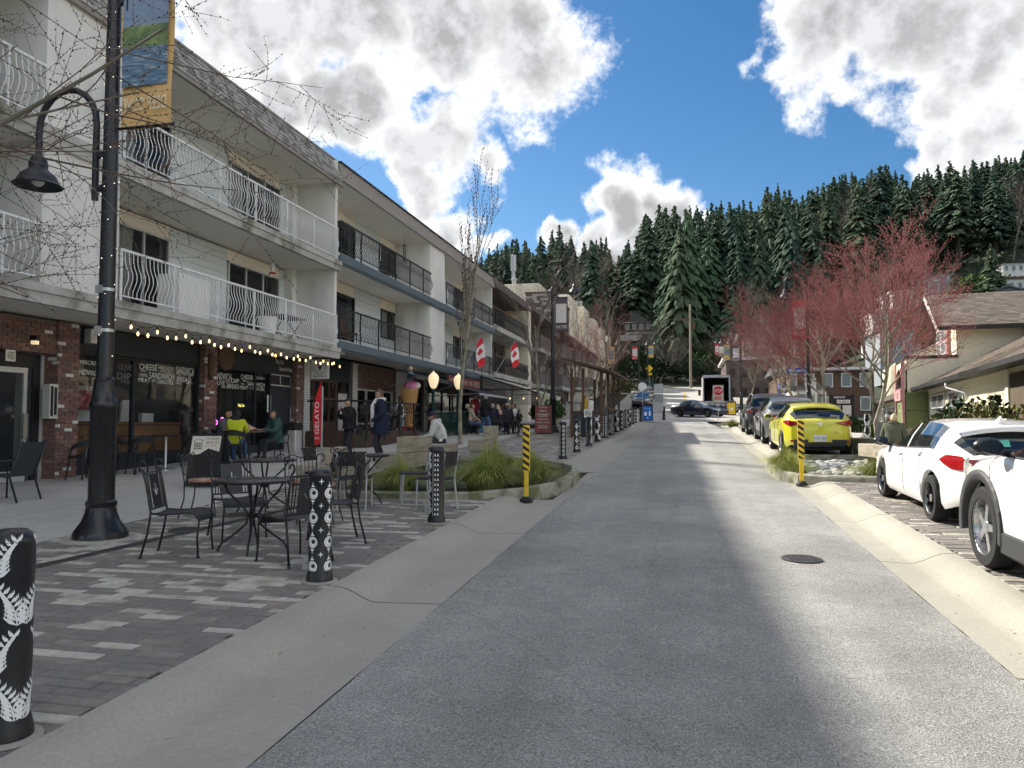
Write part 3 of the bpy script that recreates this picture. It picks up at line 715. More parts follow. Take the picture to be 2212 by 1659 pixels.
m = MB(); m.bx(-14.8,-14.2,18.6,20.2,.5,1.45); m.bx(-13.8,-13.2,14.0,17.0,.5,1.4); m.build('service_counter', 'wood_brown', B1)
m = MB(); m.prism([(15.2,1.7),(15.5,1.7),(15.55,2.2),(15.3,2.2)], XW-.5, XW-.45,'x'); m.bx(XW-.6,XW-.5,14.0,14.5,1.7,1.95); m.bx(XW-.6,XW-.5,16.0,16.4,1.69,1.9); m.build('paper_menu', 'plain_white', B1)
m = MB(); o2 = (0,540); k2 = .2603; XT = XW-.093
for s, x0, x1, y0, y1 in (('CHEESE',1157,1303,940,990),('MERCADO',1317,1440,962,990),('SANDWICH',1462,1610,965,1027),('DRINK',1158,1227,1022,1048),('SANDWICH',1238,1443,1012,1063),
    ('MEAT',1150,1248,1058,1092),('GIFT',1258,1293,1075,1092),('CHARCUTERIE',1302,1440,1073,1108),('SNACK',1170,1213,992,1008),('BREAD',1470,1582,1050,1090),('GIFT',1562,1602,1033,1050),
    ('DELI',1460,1506,1092,1112),('SNACK',1547,1582,1097,1113),('MERCADO',665,825,912,946),('SANDWICH',605,832,985,1030),('EUROPEAN FOOD',1330,1412,998,1012)): px_text(m, s, o2, k2, x0, x1, y0, y1, XT)
m.build('window_lettering', 'lettering', f1)
mk('lettering_dim', (.18,.2,.21), .7, 0)
m = MB()
for s, x0, x1, y0, y1 in (('OLIVE',978,1095,945,990),('DIP',970,1088,1015,1070),('DRINK',1005,1080,1080,1103)): px_text(m, s, o2, k2, x0, x1, y0, y1, XT)
m.build('window_lettering', 'lettering_dim', f1)
m = MB(); o4 = (378,702); k4 = .2116
for s, x0, x1, y0, y1 in (('SANDWICH',395,572,480,552),('OLIVE',395,508,558,608),('GIFT',518,562,568,588),('DIP',573,655,545,588),('DELI',475,522,617,640),('BREAD',533,652,597,645),('CHEESE',672,797,503,550),
    ('MERCADO',807,912,525,550),('DELI',690,735,556,577),('SANDWICH',740,915,577,620),('MEAT',663,748,618,655),('CHARCUTERIE',793,912,632,665),('GIFT',758,788,638,652),('SNACK',672,708,590,608)): px_text(m, s, o4, k4, x0, x1, y0, y1, XT)
m.build('window_lettering', 'lettering', f2)
m = MB()
for s, x0, x1, y0, y1 in (('Dip Co',1030,1108,352,402),('Sandwiches',1065,1195,420,465)): px_text(m, s, o4, k4, x0, x1, y0, y1, XW-.04)
m.build('shop_name', 'lettering', B1)
m = MB(); m.prism([(20.2+.17*math.cos(t*.35), 1.95+.24*math.sin(t*.35)) for t in range(18)], XW-.11, XW-.1, 'x'); lg = m.build('round_logo', 'slate_paint', f2)
m = MB(); px_text(m, 'Dip Co', o4, k4, 645, 708, 805, 840, XW-.094); m.build('logo_lettering', 'neon_y', lg)
m = MB(); px_text(m, 'ip C', o4, k4, 392, 497, 940, 1045, XW-.35); m.build('neon_sign', 'neon', f2)
# red and cream poster behind the first pane
mk('poster_red', (.30,.06,.07), .7, .3, 6, col2=(.45,.42,.38), cscale=2.2, cdist=.5, cw=.05, streak=(1,.6,2.2))
m = MB(); m.quad((XW-.18,13.45,1.95),(XW-.18,14.16,1.95),(XW-.18,14.16,2.45),(XW-.18,13.45,2.45)); m.build('poster', 'poster_red', f1)
m = MB(); px_ = PX(378+940*.2116, 702+890*.2116, XW-.09); m.bx(XW-.094, XW-.09, px_.y, px_.y+.22, px_.z, px_.z+.52); m.build('menu_sheet', 'plain_white', f2)
# shop door
m = MB(); X = XW-.15; zf = FL(21.7)
m.bx(X-.04,X+.04,21.08,22.30,zf,2.80); dd = m.build('shop_door', 'slate_paint', B1)
m = MB(); m.bx(X-.03,X+.04,21.08,22.30,2.81,3.17); m.build('transom', 'frame_alu', dd)
m = MB(); m.bx(X+.041,X+.046,21.12,21.66,2.85,3.13); m.bx(X+.041,X+.046,21.72,22.26,2.85,3.13); m.build('transom_pane', 'black_metal', dd)
m = MB(); m.tube([(X+.06,22.2,zf+.8),(X+.12,22.2,zf+.85),(X+.12,22.2,zf+1.3),(X+.06,22.2,zf+1.35)], .012, 6); m.build('handle', 'steel', dd)
# round wooden tray and horn on the wall above the pillar
tr = thing('carved_wood_ornament', 'round wooden disc hung high on the dark fascia beside the brick pillar', 'ornament', (XW, 18.6, 3.2))
q = PX(488,772,XW-.02); m = MB(); m.lathe([(.36,-.02),(.36,.02),(.32,.03),(.02,.03)], (q.x, q.y, q.z), 24, axis=0); m.build('disc', 'wood_brown', tr)
hn = thing('wooden_club', 'long dark carved wooden club hanging on the brick pillar', 'ornament', (XW+.14, 17.75, 2.0))
a = PX(378+370*.2116, 702+290*.2116, XW+.16); b = PX(378+368*.2116, 702+560*.2116, XW+.16); m = MB(); m.tube([a, a.lerp(b,.3), a.lerp(b,.7), b], [.05,.09,.07,.06], 8); m.build('club', 'wood_brown', hn, smooth=True)
sb_ = thing('speaker', 'small pale loudspeaker under the canopy beside the left pillar', 'speaker', (XW, 13.6, 3.4)); m = MB(); m.cham(XW+.0, XW+.2, 13.55, 13.75, 3.32, 3.62, .02); m.build('cabinet', 'frame_alu', sb_)
# festoon lights along the slab
fest = thing('festoon_lights', 'string of lit warm bulbs along the balcony slab over the sandwich shop', 'string lights', (XB+.05, 14, 3.6))
rg = random.Random(9); m = MB(); y = 12.9; pts = []; i = 0
blb = MB(); blb.lathe([(.004,0),(.02,-.025),(.025,-.05),(.015,-.078),(.003,-.088)], (0,0,0), 7); blbm = blb.mesh('bulb', 'bulb', smooth=True)
sk = MB(); sk.lathe([(.016,0),(.02,.05),(.008,.07)], (0,0,0), 6); skm = sk.mesh('socket', 'black_matte')
while y < 22.2:
    z = 3.60 - .10*abs(math.sin(i*1.05)) - rg.uniform(0,.05); x = XB+.06+rg.uniform(-.03,.06)
    pts.append((x,y,z+.10))
    b_ = inst('bulb', blbm, fest, (x,y,z)); inst('socket', skm, b_, (x,y,z), world=False); b_.children[0].location = (0,0,0)
    y += rg.uniform(.22,.34); i += 1
m.tube(pts, .007, 4); m.build('cable', 'black_matte', fest)

# ---- second building, black balconies
B2 = thing('apartment_building', 'grey-blue apartment block with black curved balcony railings and blue slab edges', 'building', (XB, 32, zr(32)))
m = MB(); m.bx(-26, XW-.9, 22.1, 41.8, .4, 9.6); m.build('core', 'interior', B2)
BAYS = ((22.1,30.95),(33.0,41.75))
for z0, z1 in ((4.28,6.78),(7.02,9.36)):
    m = MB(); m.bx(XW-.25, XW-.002, 22.1, 41.8, z1-.42, z1)
    for a, b in ((22.1,25.2),(26.75,29.35),(31.25,36.0),(37.6,39.4),(41.2,41.8)): m.bx(XW-.25, XW-.002, a, b, z0, z1-.42)
    m.build('wall', 'stucco', B2)
    for a, b in ((22.1,25.2),(26.75,29.35),(31.25,36.0),(37.6,39.4),(41.2,41.75)): siding(B2, XW, a, b, z0, z1-.42, h=.23)
    for a, b in ((25.2,26.75),(29.35,31.25),(36.0,37.6),(39.4,41.2)): m = MB(); m.bx(XW-.01,XW+.014,a,b,z1-.42,z1-.01); m.build('panel','panel_cream',B2)
    for a, b in ((22.1,25.2),(26.75,29.35),(31.25,36.0),(37.6,39.4),(41.2,41.75)): siding(B2, XW, a, b, z1-.418, z1-.01, h=.21)
    slider(B2, XW, 25.2, 26.75, z0, z1-.42, 1, 'dark_metal', 0); slider(B2, XW, 29.35, 31.25, z0+.9, z1-.42, 2, 'dark_metal', .0 if z0 > 5 else .45); siding(B2, XW, 29.35, 31.25, z0, z0+.9, h=.23)
    slider(B2, XW, 36.0, 37.6, z0, z1-.42, 1, 'dark_metal', 0); slider(B2, XW, 39.4, 41.2, z0+.9, z1-.42, 2, 'dark_metal', .3); siding(B2, XW, 39.4, 41.2, z0, z0+.9, h=.23)
for a, b in ((30.95,33.0),(41.68,41.84)):
    m = MB(); m.bx(XW, XB-.02 if b < 41 else XB-.05, a, b, 4.0, 9.36); m.build('party_wall', 'stucco', B2)
for z1 in (4.28, 7.02):
    m = MB(); m.bx(XW-.2, XB+.05, 22.09, 41.86, z1-.10, z1); m.build('balcony_slab', 'soffit', B2)
    m = MB(); m.bx(XB+.052, XB+.10, 22.09, 41.86, z1-.30, z1-.03); m.bx(XB-.02, XB+.05, 22.09, 41.86, z1-.36, z1-.101); m.build('slab_fascia', 'fascia_blue', B2)
    m = MB(); m.bx(XW-.2, XB-.022, 22.09, 41.84, z1-.22, z1-.102); m.build('soffit', 'soffit', B2)
    for a, b in BAYS: railing(B2, a+.02, b-.02, z1, 'black_metal', BALB)
m = MB(); m.bx(XW-.2, XB+.05, 22.12, 41.82, 9.36, 9.44); m.build('soffit', 'soffit', B2)
m = MB(); m.prism([(XB+.10,9.32),(XB-.02,9.90),(XB-.3,9.90),(XB-.3,9.45),(XB+.03,9.45),(XB+.03,9.32)], 22.16, 41.9, 'y'); m.build('roof_fascia', 'fascia_tan', B2)
m = MB(); m.bx(XB-.32, XB+.03, 22.14, 41.92, 9.902, 9.95); m.bx(-26, XB-.3, 22.1, 41.85, 9.5, 9.8); m.build('roof_cap', 'dark_metal', B2)
# shop fronts under it
it = []
brick_face(it, XW+.12, 22.82, 23.2, FL(23), 3.8, 21, white=True); brick_face(it, XW+.12, 26.55, 26.95, FL(26.6), 3.9, 22, white=True)
brick_face(it, XW+.12, 30.9, 32.2, FL(31), 3.9, 23, white=True); brick_face(it, XW+.10, 34.6, 35.0, FL(34.6), 3.9, 26, white=True)
brick_face(it, XW+.02, 27.0, 30.9, 3.0, 3.9, 24, pale=0)
pieces('brick', B2, it, BRM, 300)
for a, b in ((22.82,23.2),(26.55,26.95),(30.9,32.2),(34.6,35.0)): m = MB(); m.bx(XW-.4,XW+.10,a+.01,b-.01,FL(a)-.1,3.95); m.build('brick_pillar', 'mortar', B2)
m = MB(); m.bx(XW-.2,XW,27.0,30.9,3.0,3.95); m.build('brick_panel', 'mortar', B2)
m = MB(); m.bx(XW-.2,XW-.03,23.2,26.55,3.15,3.95); m.bx(XW-.2,XW-.03,32.2,34.6,3.2,3.95); m.bx(XW-.2,XW-.03,35.0,41.8,3.3,3.95); fs2 = m.build('shop_fascia', 'slate_paint', B2)
m = MB(); px_text(m, 'GELATO EXPRESS', (648,702), .2116, 130, 425, 335, 425, XW-.02); m.build('sign_letters', 'dark_metal', B2)
m = MB(); q = PX(648+512*.2116, 702+475*.2116, XW-.02); m.bx(XW-.028,XW-.018,q.y,q.y+.34,q.z,q.z+.16); pl = m.build('number_plate','panel_cream',B2)
m = MB(); text(m, '4379', (XW-.016,q.y+.04,q.z+.03), (0,1,0),(0,0,1), .26, .1); m.build('numerals','black_matte',pl)
g1 = shopwin(B2, 23.2, 25.55, FL(24)+.75, 3.16, (23.75,24.35,24.95), fr='wood_brown'); 
m = MB(); m.bx(XW-.12,XW-.04,23.2,25.55,FL(24)+1.55,FL(24)+1.63); m.bx(XW-.2,XW-.05,23.2,25.55,FL(24)-.1,FL(24)+.75); m.build('window_rail', 'wood_brown', g1)
m = MB(); m.bx(XW-.12,XW-.06,25.6,25.68,FL(26),3.15); m.bx(XW-.12,XW-.06,26.47,26.55,FL(26),3.15); m.bx(XW-.12,XW-.06,25.6,26.55,2.75,2.83); gd = m.build('shop_door','slate_paint',B2)
m = MB(); m.bx(XW-.11,XW-.09,25.68,26.47,FL(26)+.05,2.75); m.build('door_leaf','curtain',gd)
g2 = shopwin(B2, 26.95, 30.9, FL(28.5)+.55, 3.0, (28.2,29.6), fr='white_metal'); g3 = shopwin(B2, 32.2, 34.6, FL(33)+.3, 3.2, (33.4,)); g4 = shopwin(B2, 35.0, 41.8, FL(38)+.3, 3.3, (36.4,37.8,39.2,40.6))
m = MB(); m.bx(XW-.2,XW-.05,26.95,30.9,FL(28)-.1,FL(28)+.55); m.bx(XW-.2,XW-.05,32.2,41.8,FL(36)-.2,FL(36)+.3); m.build('stall_riser','slate_paint',B2)
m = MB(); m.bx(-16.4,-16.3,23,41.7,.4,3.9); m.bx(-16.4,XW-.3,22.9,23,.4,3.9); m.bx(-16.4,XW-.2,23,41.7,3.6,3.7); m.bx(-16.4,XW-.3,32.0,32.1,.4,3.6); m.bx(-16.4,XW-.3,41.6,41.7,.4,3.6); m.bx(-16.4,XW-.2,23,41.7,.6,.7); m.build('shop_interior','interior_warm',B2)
m = MB(); m.lathe([(.14,0),(.15,-.04),(.13,-.1),(.05,-.13)], (XB-.5, 23.4, 4.03), 14); m.build('ceiling_light','frame_alu',B2, smooth=True)
# ---- brown building with pale slab edges, then the long brown block climbing the hill
B3 = thing('apartment_building', 'dark brown three-storey block with pale concrete slab edges and a cream pillar', 'building', (XB, 47, zr(47)))
m = MB(); m.bx(-26,XW,41.9,52.4,.6,9.9); m.build('wall','brown_wall',B3)
m = MB(); m.bx(XW,XB+.04,51.5,52.45,1.4,9.75); m.build('pillar','stucco_cream',B3)
for z1 in (4.55, 7.25):
    m = MB(); m.bx(XW,XB+.10,41.9,52.6,z1-.28,z1); m.build('balcony_slab','slab_conc',B3)
    m = MB(); m.bx(XB+.0,XB+.05,41.95,51.48,z1+.98,z1+1.05); m.bx(XB+.0,XB+.04,41.95,51.48,z1+.05,z1+.09); r = m.build('railing','wood_brown',B3)
    for i in range(1,80): m_ = inst('baluster', BALB, r, (XB+.02, 41.95+9.5*i/80, z1+.08))
    for k, y in enumerate((43.2,45.9,48.6)): slider(B3, XW+.01, y, y+1.7, z1, z1+2.1, 2, 'dark_metal', .3 if k == 1 else 0)
m = MB(); m.prism([(XB+.14,9.40),(XB-.06,10.0),(XB-.5,10.0),(XB-.5,9.40)], 41.95, 52.6, 'y'); m.bx(-26,XB-.5,41.95,52.6,9.45,9.9); m.bx(XW,XB-.5,41.95,52.6,9.402,9.44); m.build('roof','brown_wall',B3)
m = MB(); m.bx(XW-.001,XW+.05,42.2,51.4,3.2,4.25); m.build('shop_fascia','brown_wall',B3)
shopwin(B3, 42.2, 51.4, FL(47)+.3, 3.2, (44,46,48,50), X=XW+.06)
B4 = thing('apartment_building', 'long brown shingled block with balconies stepping along the far left pavement', 'building', (XB-.3, 70, zr(70)))
m = MB(); m.bx(-24,-12.0,52.7,100,.8,10.0); m.build('wall','brown_wall',B4)
for a, b, z in ((56,62,4.6),(66,72,4.9),(76,82,5.3),(86,92,5.8)):
    for k in (0,2.7):
        m = MB(); m.bx(-12.0,-10.5,a,b,z+k-.28,z+k); m.build('balcony_slab','slab_conc',B4)
        m = MB(); m.bx(-10.6,-10.5,a,b,z+k+.002,z+k+1.0); m.bx(-12.0,-10.601,a,a+.1,z+k+.002,z+k+1.0); m.build('balcony_front','brown_shake',B4)
m = MB(); m.prism([(-10.4,9.6),(-10.4,9.8),(-13.2,11.6),(-24,11.6),(-24,9.6)], 52.6, 100.2, 'y'); m.build('roof','brown_shake',B4)
for a, z in ((53.2,1.9),(57.5,2.0),(63,2.3),(67,2.4),(73,2.8),(78,3.2),(84,3.9),(90,4.5)):
    for k in (0,2.7,5.1): slider(B4, -11.98, a+.6, a+2.2, z+k, z+k+1.5, 2, 'frame_alu' if k else 'dark_metal', .3)
it = []
rg = random.Random(31)
def shk(l): return lambda: MB().add([(-l/2,0,0),(l/2,0,0),(l/2,0,.2),(-l/2,0,.2),(-l/2,-.03,0),(l/2,-.03,0),(l/2,-.006,.2),(-l/2,-.006,.2)], [(4,7,6,5),(0,3,7,4),(1,5,6,2),(0,4,5,1)])
for a_ in ((-12.9,-10.7,62.0,66.0,9.0,12.4),(-13.6,-11.4,72.3,76.0,9.0,13.0)): m = MB(); m.bx(*a_); m.build('penthouse','brown_shake',B4)
for Y, x0, x1, z0, z1 in ((61.98,-12.9,-10.7,9.9,12.4),(72.28,-13.6,-11.4,10.2,13.0)):
    z = z0
    while z < z1-.05:
        x = x0
        while x < x1-.05: l = rg.choice((.3,.4,.5)); l = min(l, x1-x); it.append((('k',round(l,2)), shk(round(l,2)), rg.choice((0,1,2)), Matrix.Translation((x+l/2,Y,z)))); x += l+.01
        z += .19
pieces('shingle', B4, it, ['brown_shake','shingle_b','brown_wall'], 200)
for a_ in ((-13.0,-10.6,61.9,66.1,12.4,12.52),(-13.7,-11.3,72.2,76.1,13.0,13.15)): m = MB(); m.bx(*a_); m.build('coping','wood_brown',B4)
for k, (xa, xb, ya, yb, z) in enumerate(((-16.4,-12.6,66.5,71,14.1),(-15.0,-11.6,79,84,15.2),(-13.4,-11.2,86,90.5,14.9),(-13.2,-11.0,94,98,14.6),(-13.0,-10.8,101,104.5,14.3),(-12.8,-10.6,108,111,14.0))):
    t = thing('stair_tower', ('broad cream stucco rooftop block with a tall vent above the brown roof','rounded cream stucco tower behind the street lamp','second cream stucco tower stepping down the hill','third cream stucco tower stepping down the hill','fourth narrow cream stucco tower stepping down the hill','lowest cream stucco tower at the end of the row')[k], 'tower', ((xa+xb)/2, ya, 8))
    m = MB(); m.cham(xa, xb, ya, yb, 4.0, z, .35 if k == 1 else .06); m.build('wall', 'stucco_cream', t)
    m = MB(); cx = (xa+xb)/2
    for j in range(1 if k != 2 else 3): m.lathe([(.2,0),(.2,.45),(.28,.5),(.28,.62),(.1,.7)], (cx-.6+.6*j, ya+.8, z), 10)
    if k == 0: m.lathe([(.16,0),(.16,1.5),(.26,1.5),(.26,2.9),(.2,2.95)], (cx-.8, ya+1.5, z), 10)
    m.build('roof_vent', 'galv', t)
# ------------------------------------------------------------------ right side: yellow society building
mk('yellow_siding', (.86,.79,.59), .75, .07, 3, .15, 40); mk('pink_trim', (.62,.30,.29), .6, .1, 5); mk('red_trim', (.50,.10,.11), .6, .1, 5)
mk('green_panel', (.17,.22,.085), .5, .1, 4); mk('teal_trim', (.03,.17,.15), .5, .1, 5); mk('black_trim', (.02,.02,.022), .6, .1, 5)
mk('roof_a', (.19,.155,.125), .95, .22, 10, .5, 60); mk('roof_b', (.235,.195,.155), .95, .22, 10, .5, 60); mk('roof_c', (.14,.118,.098), .95, .22, 10, .5, 60, col2=(.10,.11,.05), cscale=.8, cdist=.6)
O2 = Vector((7.26,19.1,0)); DU = Vector((.1313,.9913,0)); DW = Vector((.9913,-.1313,0)); ROT = math.atan2(DU.y, DU.x)-math.pi/2
TR = Matrix.Translation(O2) @ Matrix(((DW.x,DU.x,0,0),(DW.y,DU.y,0,0),(0,0,1,0),(0,0,0,1)))   # local (w,u,z)
def PWp(x, y, w):
    d = ray(x,y); o = Vector((0,0,H)); t = (w-(o-O2).dot(DW))/d.dot(DW); p = o+d*t; return (p-O2).dot(DU), p.z
def PUp(x, y, u):
    d = ray(x,y); o = Vector((0,0,H)); t = (u-(o-O2).dot(DU))/d.dot(DU); p = o+d*t; return (p-O2).dot(DW), p.z
YB = thing('society_building', 'yellow clapboard building with brown shingle roofs, pink trim and green entrance portal', 'building', tuple(O2+DU*17)+())
def LB(mb, name, mat, parent, **k): mb.v = [tuple(TR @ Vector(q)) for q in mb.v]; return mb.build(name, mat, parent, **k)
def clap_w(w, u0, u1, z0, z1, h=.13):
    n = max(1, round((z1-z0)/h)); h = (z1-z0)/n; m = MB()
    for i in range(n): a = z0+i*h; m.add([(w,u0,a),(w,u1,a),(w,u1,a+h),(w,u0,a+h),(w-.02,u0,a),(w-.02,u1,a),(w-.004,u1,a+h),(w-.004,u0,a+h)], [(4,7,6,5),(0,3,7,4),(1,5,6,2),(0,4,5,1)])
    return m
ZE = 3.18
m = MB(); m.bx(.55,9,-12,17.0,-.3,ZE+.2); LB(m,'wall_core','yellow_siding',YB)
def clap_parts(w, u0, u1, z0, z1, h=.13, holes=()):
    n = max(1, round((z1-z0)/h)); h = (z1-z0)/n
    for i in range(n):
        a = z0+i*h; segs = [(u0,u1)]
        for (p,q,r,s) in holes:
            if a+h > r and a < s:
                segs = [x for (c,d) in segs for x in ((c,min(d,p)),(max(c,q),d)) if x[1]-x[0] > .03]
        for c, d in segs:
            m = MB(); m.add([(w,c,a),(w,d,a),(w,d,a+h),(w,c,a+h),(w-.02,c,a),(w-.02,d,a),(w-.004,d,a+h),(w-.004,c,a+h)], [(4,7,6,5),(0,3,7,4),(1,5,6,2),(0,4,5,1)]); LB(m,'siding_board','yellow_siding',YB)
def clap_u(u, w0, w1, z0, z1f, h=.13):
    """boards on a wall that faces the camera; top follows z1f(w)"""
    z = z0
    while True:
        tops = [z1f(w0+(w1-w0)*i/24) for i in range(25)]
        ws = [w0+(w1-w0)*i/24 for i in range(25) if tops[i] > z+h*.5]
        if not ws: break
        a, b = min(ws), max(ws)
        if b-a > .05:
            m = MB(); m.add([(a,u,z),(b,u,z),(b,u,z+h),(a,u,z+h),(a,u-.02,z),(b,u-.02,z),(b,u-.004,z+h),(a,u-.004,z+h)], [(4,5,6,7),(0,4,7,3),(1,2,6,5),(0,1,5,4)]); LB(m,'siding_board','yellow_siding',YB)
        z += h
def uwin(parent, w, u0, u1, z0, z1, nv=2, nh=2, frame='white_metal', name='window'):
    m = MB(); t = .07
    m.bx(w-.05,w+.02,u0,u0+t,z0,z1); m.bx(w-.05,w+.02,u1-t,u1,z0,z1); m.bx(w-.05,w+.02,u0+t,u1-t,z1-t,z1); m.bx(w-.07,w+.02,u0-.04,u1+.04,z0-.02,z0+t)
    for i in range(1,nv): a = u0+(u1-u0)*i/nv; m.bx(w-.04,w+.01,a-.025,a+.025,z0+t,z1-t)
    for i in range(1,nh): a = z0+(z1-z0)*i/nh; m.bx(w-.038,w+.01,u0+t,u1-t,a-.02,a+.02)
    f = LB(m,name,frame,parent)
    m = MB(); m.quad((w-.02,u0+t,z0+t),(w-.02,u0+t,z1-t),(w-.02,u1-t,z1-t),(w-.02,u1-t,z0+t)); LB(m,'pane','win',f)
    m = MB(); m.quad((w+.0,u0+t,z0+t),(w+.0,u0+t,z1-t),(w+.0,u1-t,z1-t),(w+.0,u1-t,z0+t)); LB(m,'blind','curtain',f)
    return f
k8 = .2929; o8 = (1674,540)
holes = []; wins = []
for x0, x1, y0, y1, nv in ((1080,1128,1065,1250,1),(1155,1250,1055,1265,2),(1283,1392,1045,1255,2)):
    u0, _ = PWp(o8[0]+x1*k8, 0+o8[1]+y0*k8, .53); u1, zt_ = PWp(o8[0]+x0*k8, o8[1]+y0*k8, .53); _, zb_ = PWp(o8[0]+x1*k8, o8[1]+y1*k8, .53)
    zt_ = min(zt_, ZE-.35); zb_ = max(zb_, .95); holes.append((u0,u1,zb_,zt_)); wins.append((u0,u1,zb_,zt_,nv))
clap_parts(.55, -2, 16.98, -.1, ZE-.02, .14, holes)
for u0,u1,zb_,zt_,nv in wins: uwin(YB, .535, u0, u1, zb_, zt_, nv, 2)
# lower roof with shingles
SL = .51; an = math.atan(SL)
m = MB(); m.prism([(0,ZE-.05),(0,ZE-.02),(9,ZE+9*SL-.02),(9,ZE+9*SL-.2),(.3,ZE-.05)], -12, 16.95, 'y'); LB(m,'roof','roof_c',YB)
m = MB(); m.prism([(-.10,ZE-.02),(-.12,ZE+.0),(-.12,ZE-.13),(-.02,ZE-.16),(.0,ZE-.05)], -12, 16.95, 'y'); m.bx(.001,.5,-12,16.94,ZE-.09,ZE-.052); LB(m,'gutter','black_trim',YB)
def shgm(l):
    return lambda: MB().add([(0,-l/2,0),(0,l/2,0),(.17,l/2,0),(.17,-l/2,0),(0,-l/2,.016),(0,l/2,.016),(.17,l/2,.003),(.17,-l/2,.003)], [(4,7,6,5),(0,4,5,1),(0,3,7,4),(1,5,6,2)])
def roof_shingles(parent, rows, origin, ru, rv, length, seed, limit):
    """origin lower corner, ru along the eave, rv up the slope"""
    rg = random.Random(seed); it = []; nrm = ru.cross(rv).normalized()
    if nrm.z < 0: nrm = -nrm
    B = Matrix((rv, ru, nrm)).transposed().to_4x4()
    for r in range(rows):
        a = -rg.uniform(0,.25)
        while a < length:
            l = rg.choice((.24,.30,.34)); b0 = max(a,0); b1 = min(a+l,length); a += l+.006
            if b1-b0 < .05: continue
            p = origin+ru*(b0+b1)/2+rv*(r*.145)+nrm*.004
            it.append((('r',round(b1-b0,2)), shgm(round(b1-b0,2)), rg.choice((0,0,1,2)), Matrix.Translation(p) @ B))
    pieces('shingle', parent, it, ['roof_a','roof_b','roof_c'], limit)
roof_shingles(YB, 62, TR @ Vector((0,-1.5,ZE-.02)), DU.copy(), (DW+Vector((0,0,SL))).normalized(), 18.4, 3, 300)
# downpipe
m = MB(); p0,z0_ = PWp(o8[0]+1315*k8,o8[1]+1000*k8,.2); m.tube([(-.02,p0,ZE-.15),(-.02,p0,ZE-.3),(.46,p0-.5,ZE-.5),(.46,p0-.5,ZE-.8)], .045, 8); LB(m,'downpipe','white_metal',YB,smooth=True)
m = MB(); u0,zz = PWp(o8[0]+1132*k8,o8[1]+1048*k8,.5); u1,_ = PWp(o8[0]+1298*k8,o8[1]+1048*k8,.5)
_ua = TR @ Vector((.50,u0,ZE-.50)); text(m,'DEEP COVE HERITAGE SOCIETY',_ua,TR @ Vector((.5,u1,0))-TR @ Vector((.5,u0,0)),(0,0,1),abs(u1-u0),.20); m.build('sign_lettering','black_trim',YB)
# tall block with gable to the street
m = MB(); m.bx(1.67,10,17.02,22,-.2,5.9); LB(m,'wall_core','yellow_siding',YB)
clap_u(17.0, 1.68, 9.5, ZE+.3, lambda w: 5.86); 
clap_u(16.99, -.25, 1.66, ZE-.6, lambda w: 4.42)
m = MB(); m.bx(-.25,1.67,17.0,20.5,-.2,4.44); LB(m,'low_block','yellow_siding',YB)
m = MB(); m.bx(-.31,1.7,16.93,20.5,4.442,4.56); LB(m,'parapet_cap','black_trim',YB)
clap_parts(1.66, 17.0, 22, 4.6, 5.9, .13, [(18.2,20.9,4.6,6.0)])
m = MB(); m.prism([(17.0,5.9),(19.5,7.3),(22,5.9)], 1.67, 9.5, 'x'); LB(m,'gable','red_trim',YB)
m = MB(); m.prism([(16.4,5.62),(16.4,5.72),(19.5,7.5),(22.6,5.72),(22.6,5.62),(19.5,7.36)], .85, 10, 'x'); LB(m,'roof','roof_c',YB)
for s in (0,1):
    m = MB(); a = (16.3,5.55) if s == 0 else (22.7,5.55); b = (19.5,7.36); m.prism([a,(a[0],a[1]+.16),(b[0],b[1]+.2),(b[0],b[1])], .78, .84, 'x'); LB(m,'barge_board','black_trim' if s else 'panel_cream',YB)
m = MB(); m.bx(.9,10,16.3,16.42,5.55,5.68); LB(m,'gutter','black_trim',YB)
sv = Vector((DU.x*3.1, DU.y*3.1, 1.78)).normalized()
roof_shingles(YB, 24, TR @ Vector((.85,16.38,5.725)), DW.copy(), sv, 9.1, 6, 250)
m = MB(); u0_ = 18.25; m.bx(1.50,1.66,u0_,20.85,4.58,6.6); gwf = LB(m,'window_surround','pink_trim',YB)
for (a,b,c,d) in ((18.45,19.5,4.72,5.3),(19.6,20.65,4.72,5.3),(18.45,19.5,5.38,5.95),(19.6,20.65,5.38,5.95)):
    m = MB(); m.bx(1.46,1.51,a,b,c,d); fr = LB(m,'window','white_metal',YB); m = MB(); m.quad((1.455,a+.06,c+.06),(1.455,a+.06,d-.06),(1.455,b-.06,d-.06),(1.455,b-.06,c+.06)); LB(m,'pane','win',fr)
m = MB(); m.add([(1.45,18.6,6.1),(1.45,20.5,6.1),(1.45,19.55,6.95)],[(0,2,1)]); LB(m,'gable_pane','win',YB)
# entrance portal
for (w,u) in ((-.42,17.0),(-.42,19.35)): m = MB(); m.bx(w-.06,w+.06,u-.06,u+.06,.2,4.35); LB(m,'portal_post','pink_trim',YB)
m = MB(); m.bx(-.5,-.36,16.9,19.45,2.66,3.12); lt = LB(m,'lintel','pink_trim',YB)
m = MB(); m.bx(-.40,-.30,17.06,19.29,3.122,4.3); LB(m,'portal_top','yellow_siding',YB)
arc = [(17.3+.88-.88*math.cos(math.pi*i/14), 3.2+.0+.85*math.sin(math.pi*i/14)) for i in range(15)]
m = MB(); m.prism([(18.18+(p[0]-18.18)*1.14, 3.16+(p[1]-3.2)*1.13) for p in arc], -.44, -.405, 'x'); aw = LB(m,'arched_window','pink_trim',YB)
m = MB(); m.prism(arc, -.455, -.442, 'x'); LB(m,'pane','win',aw)
m = MB(); text(m,'4350',TR @ Vector((-.51,18.5,2.76)),-(TR.to_3x3() @ Vector((0,1,0))),(0,0,1),.62,.26); m.build('numerals','black_trim',lt)
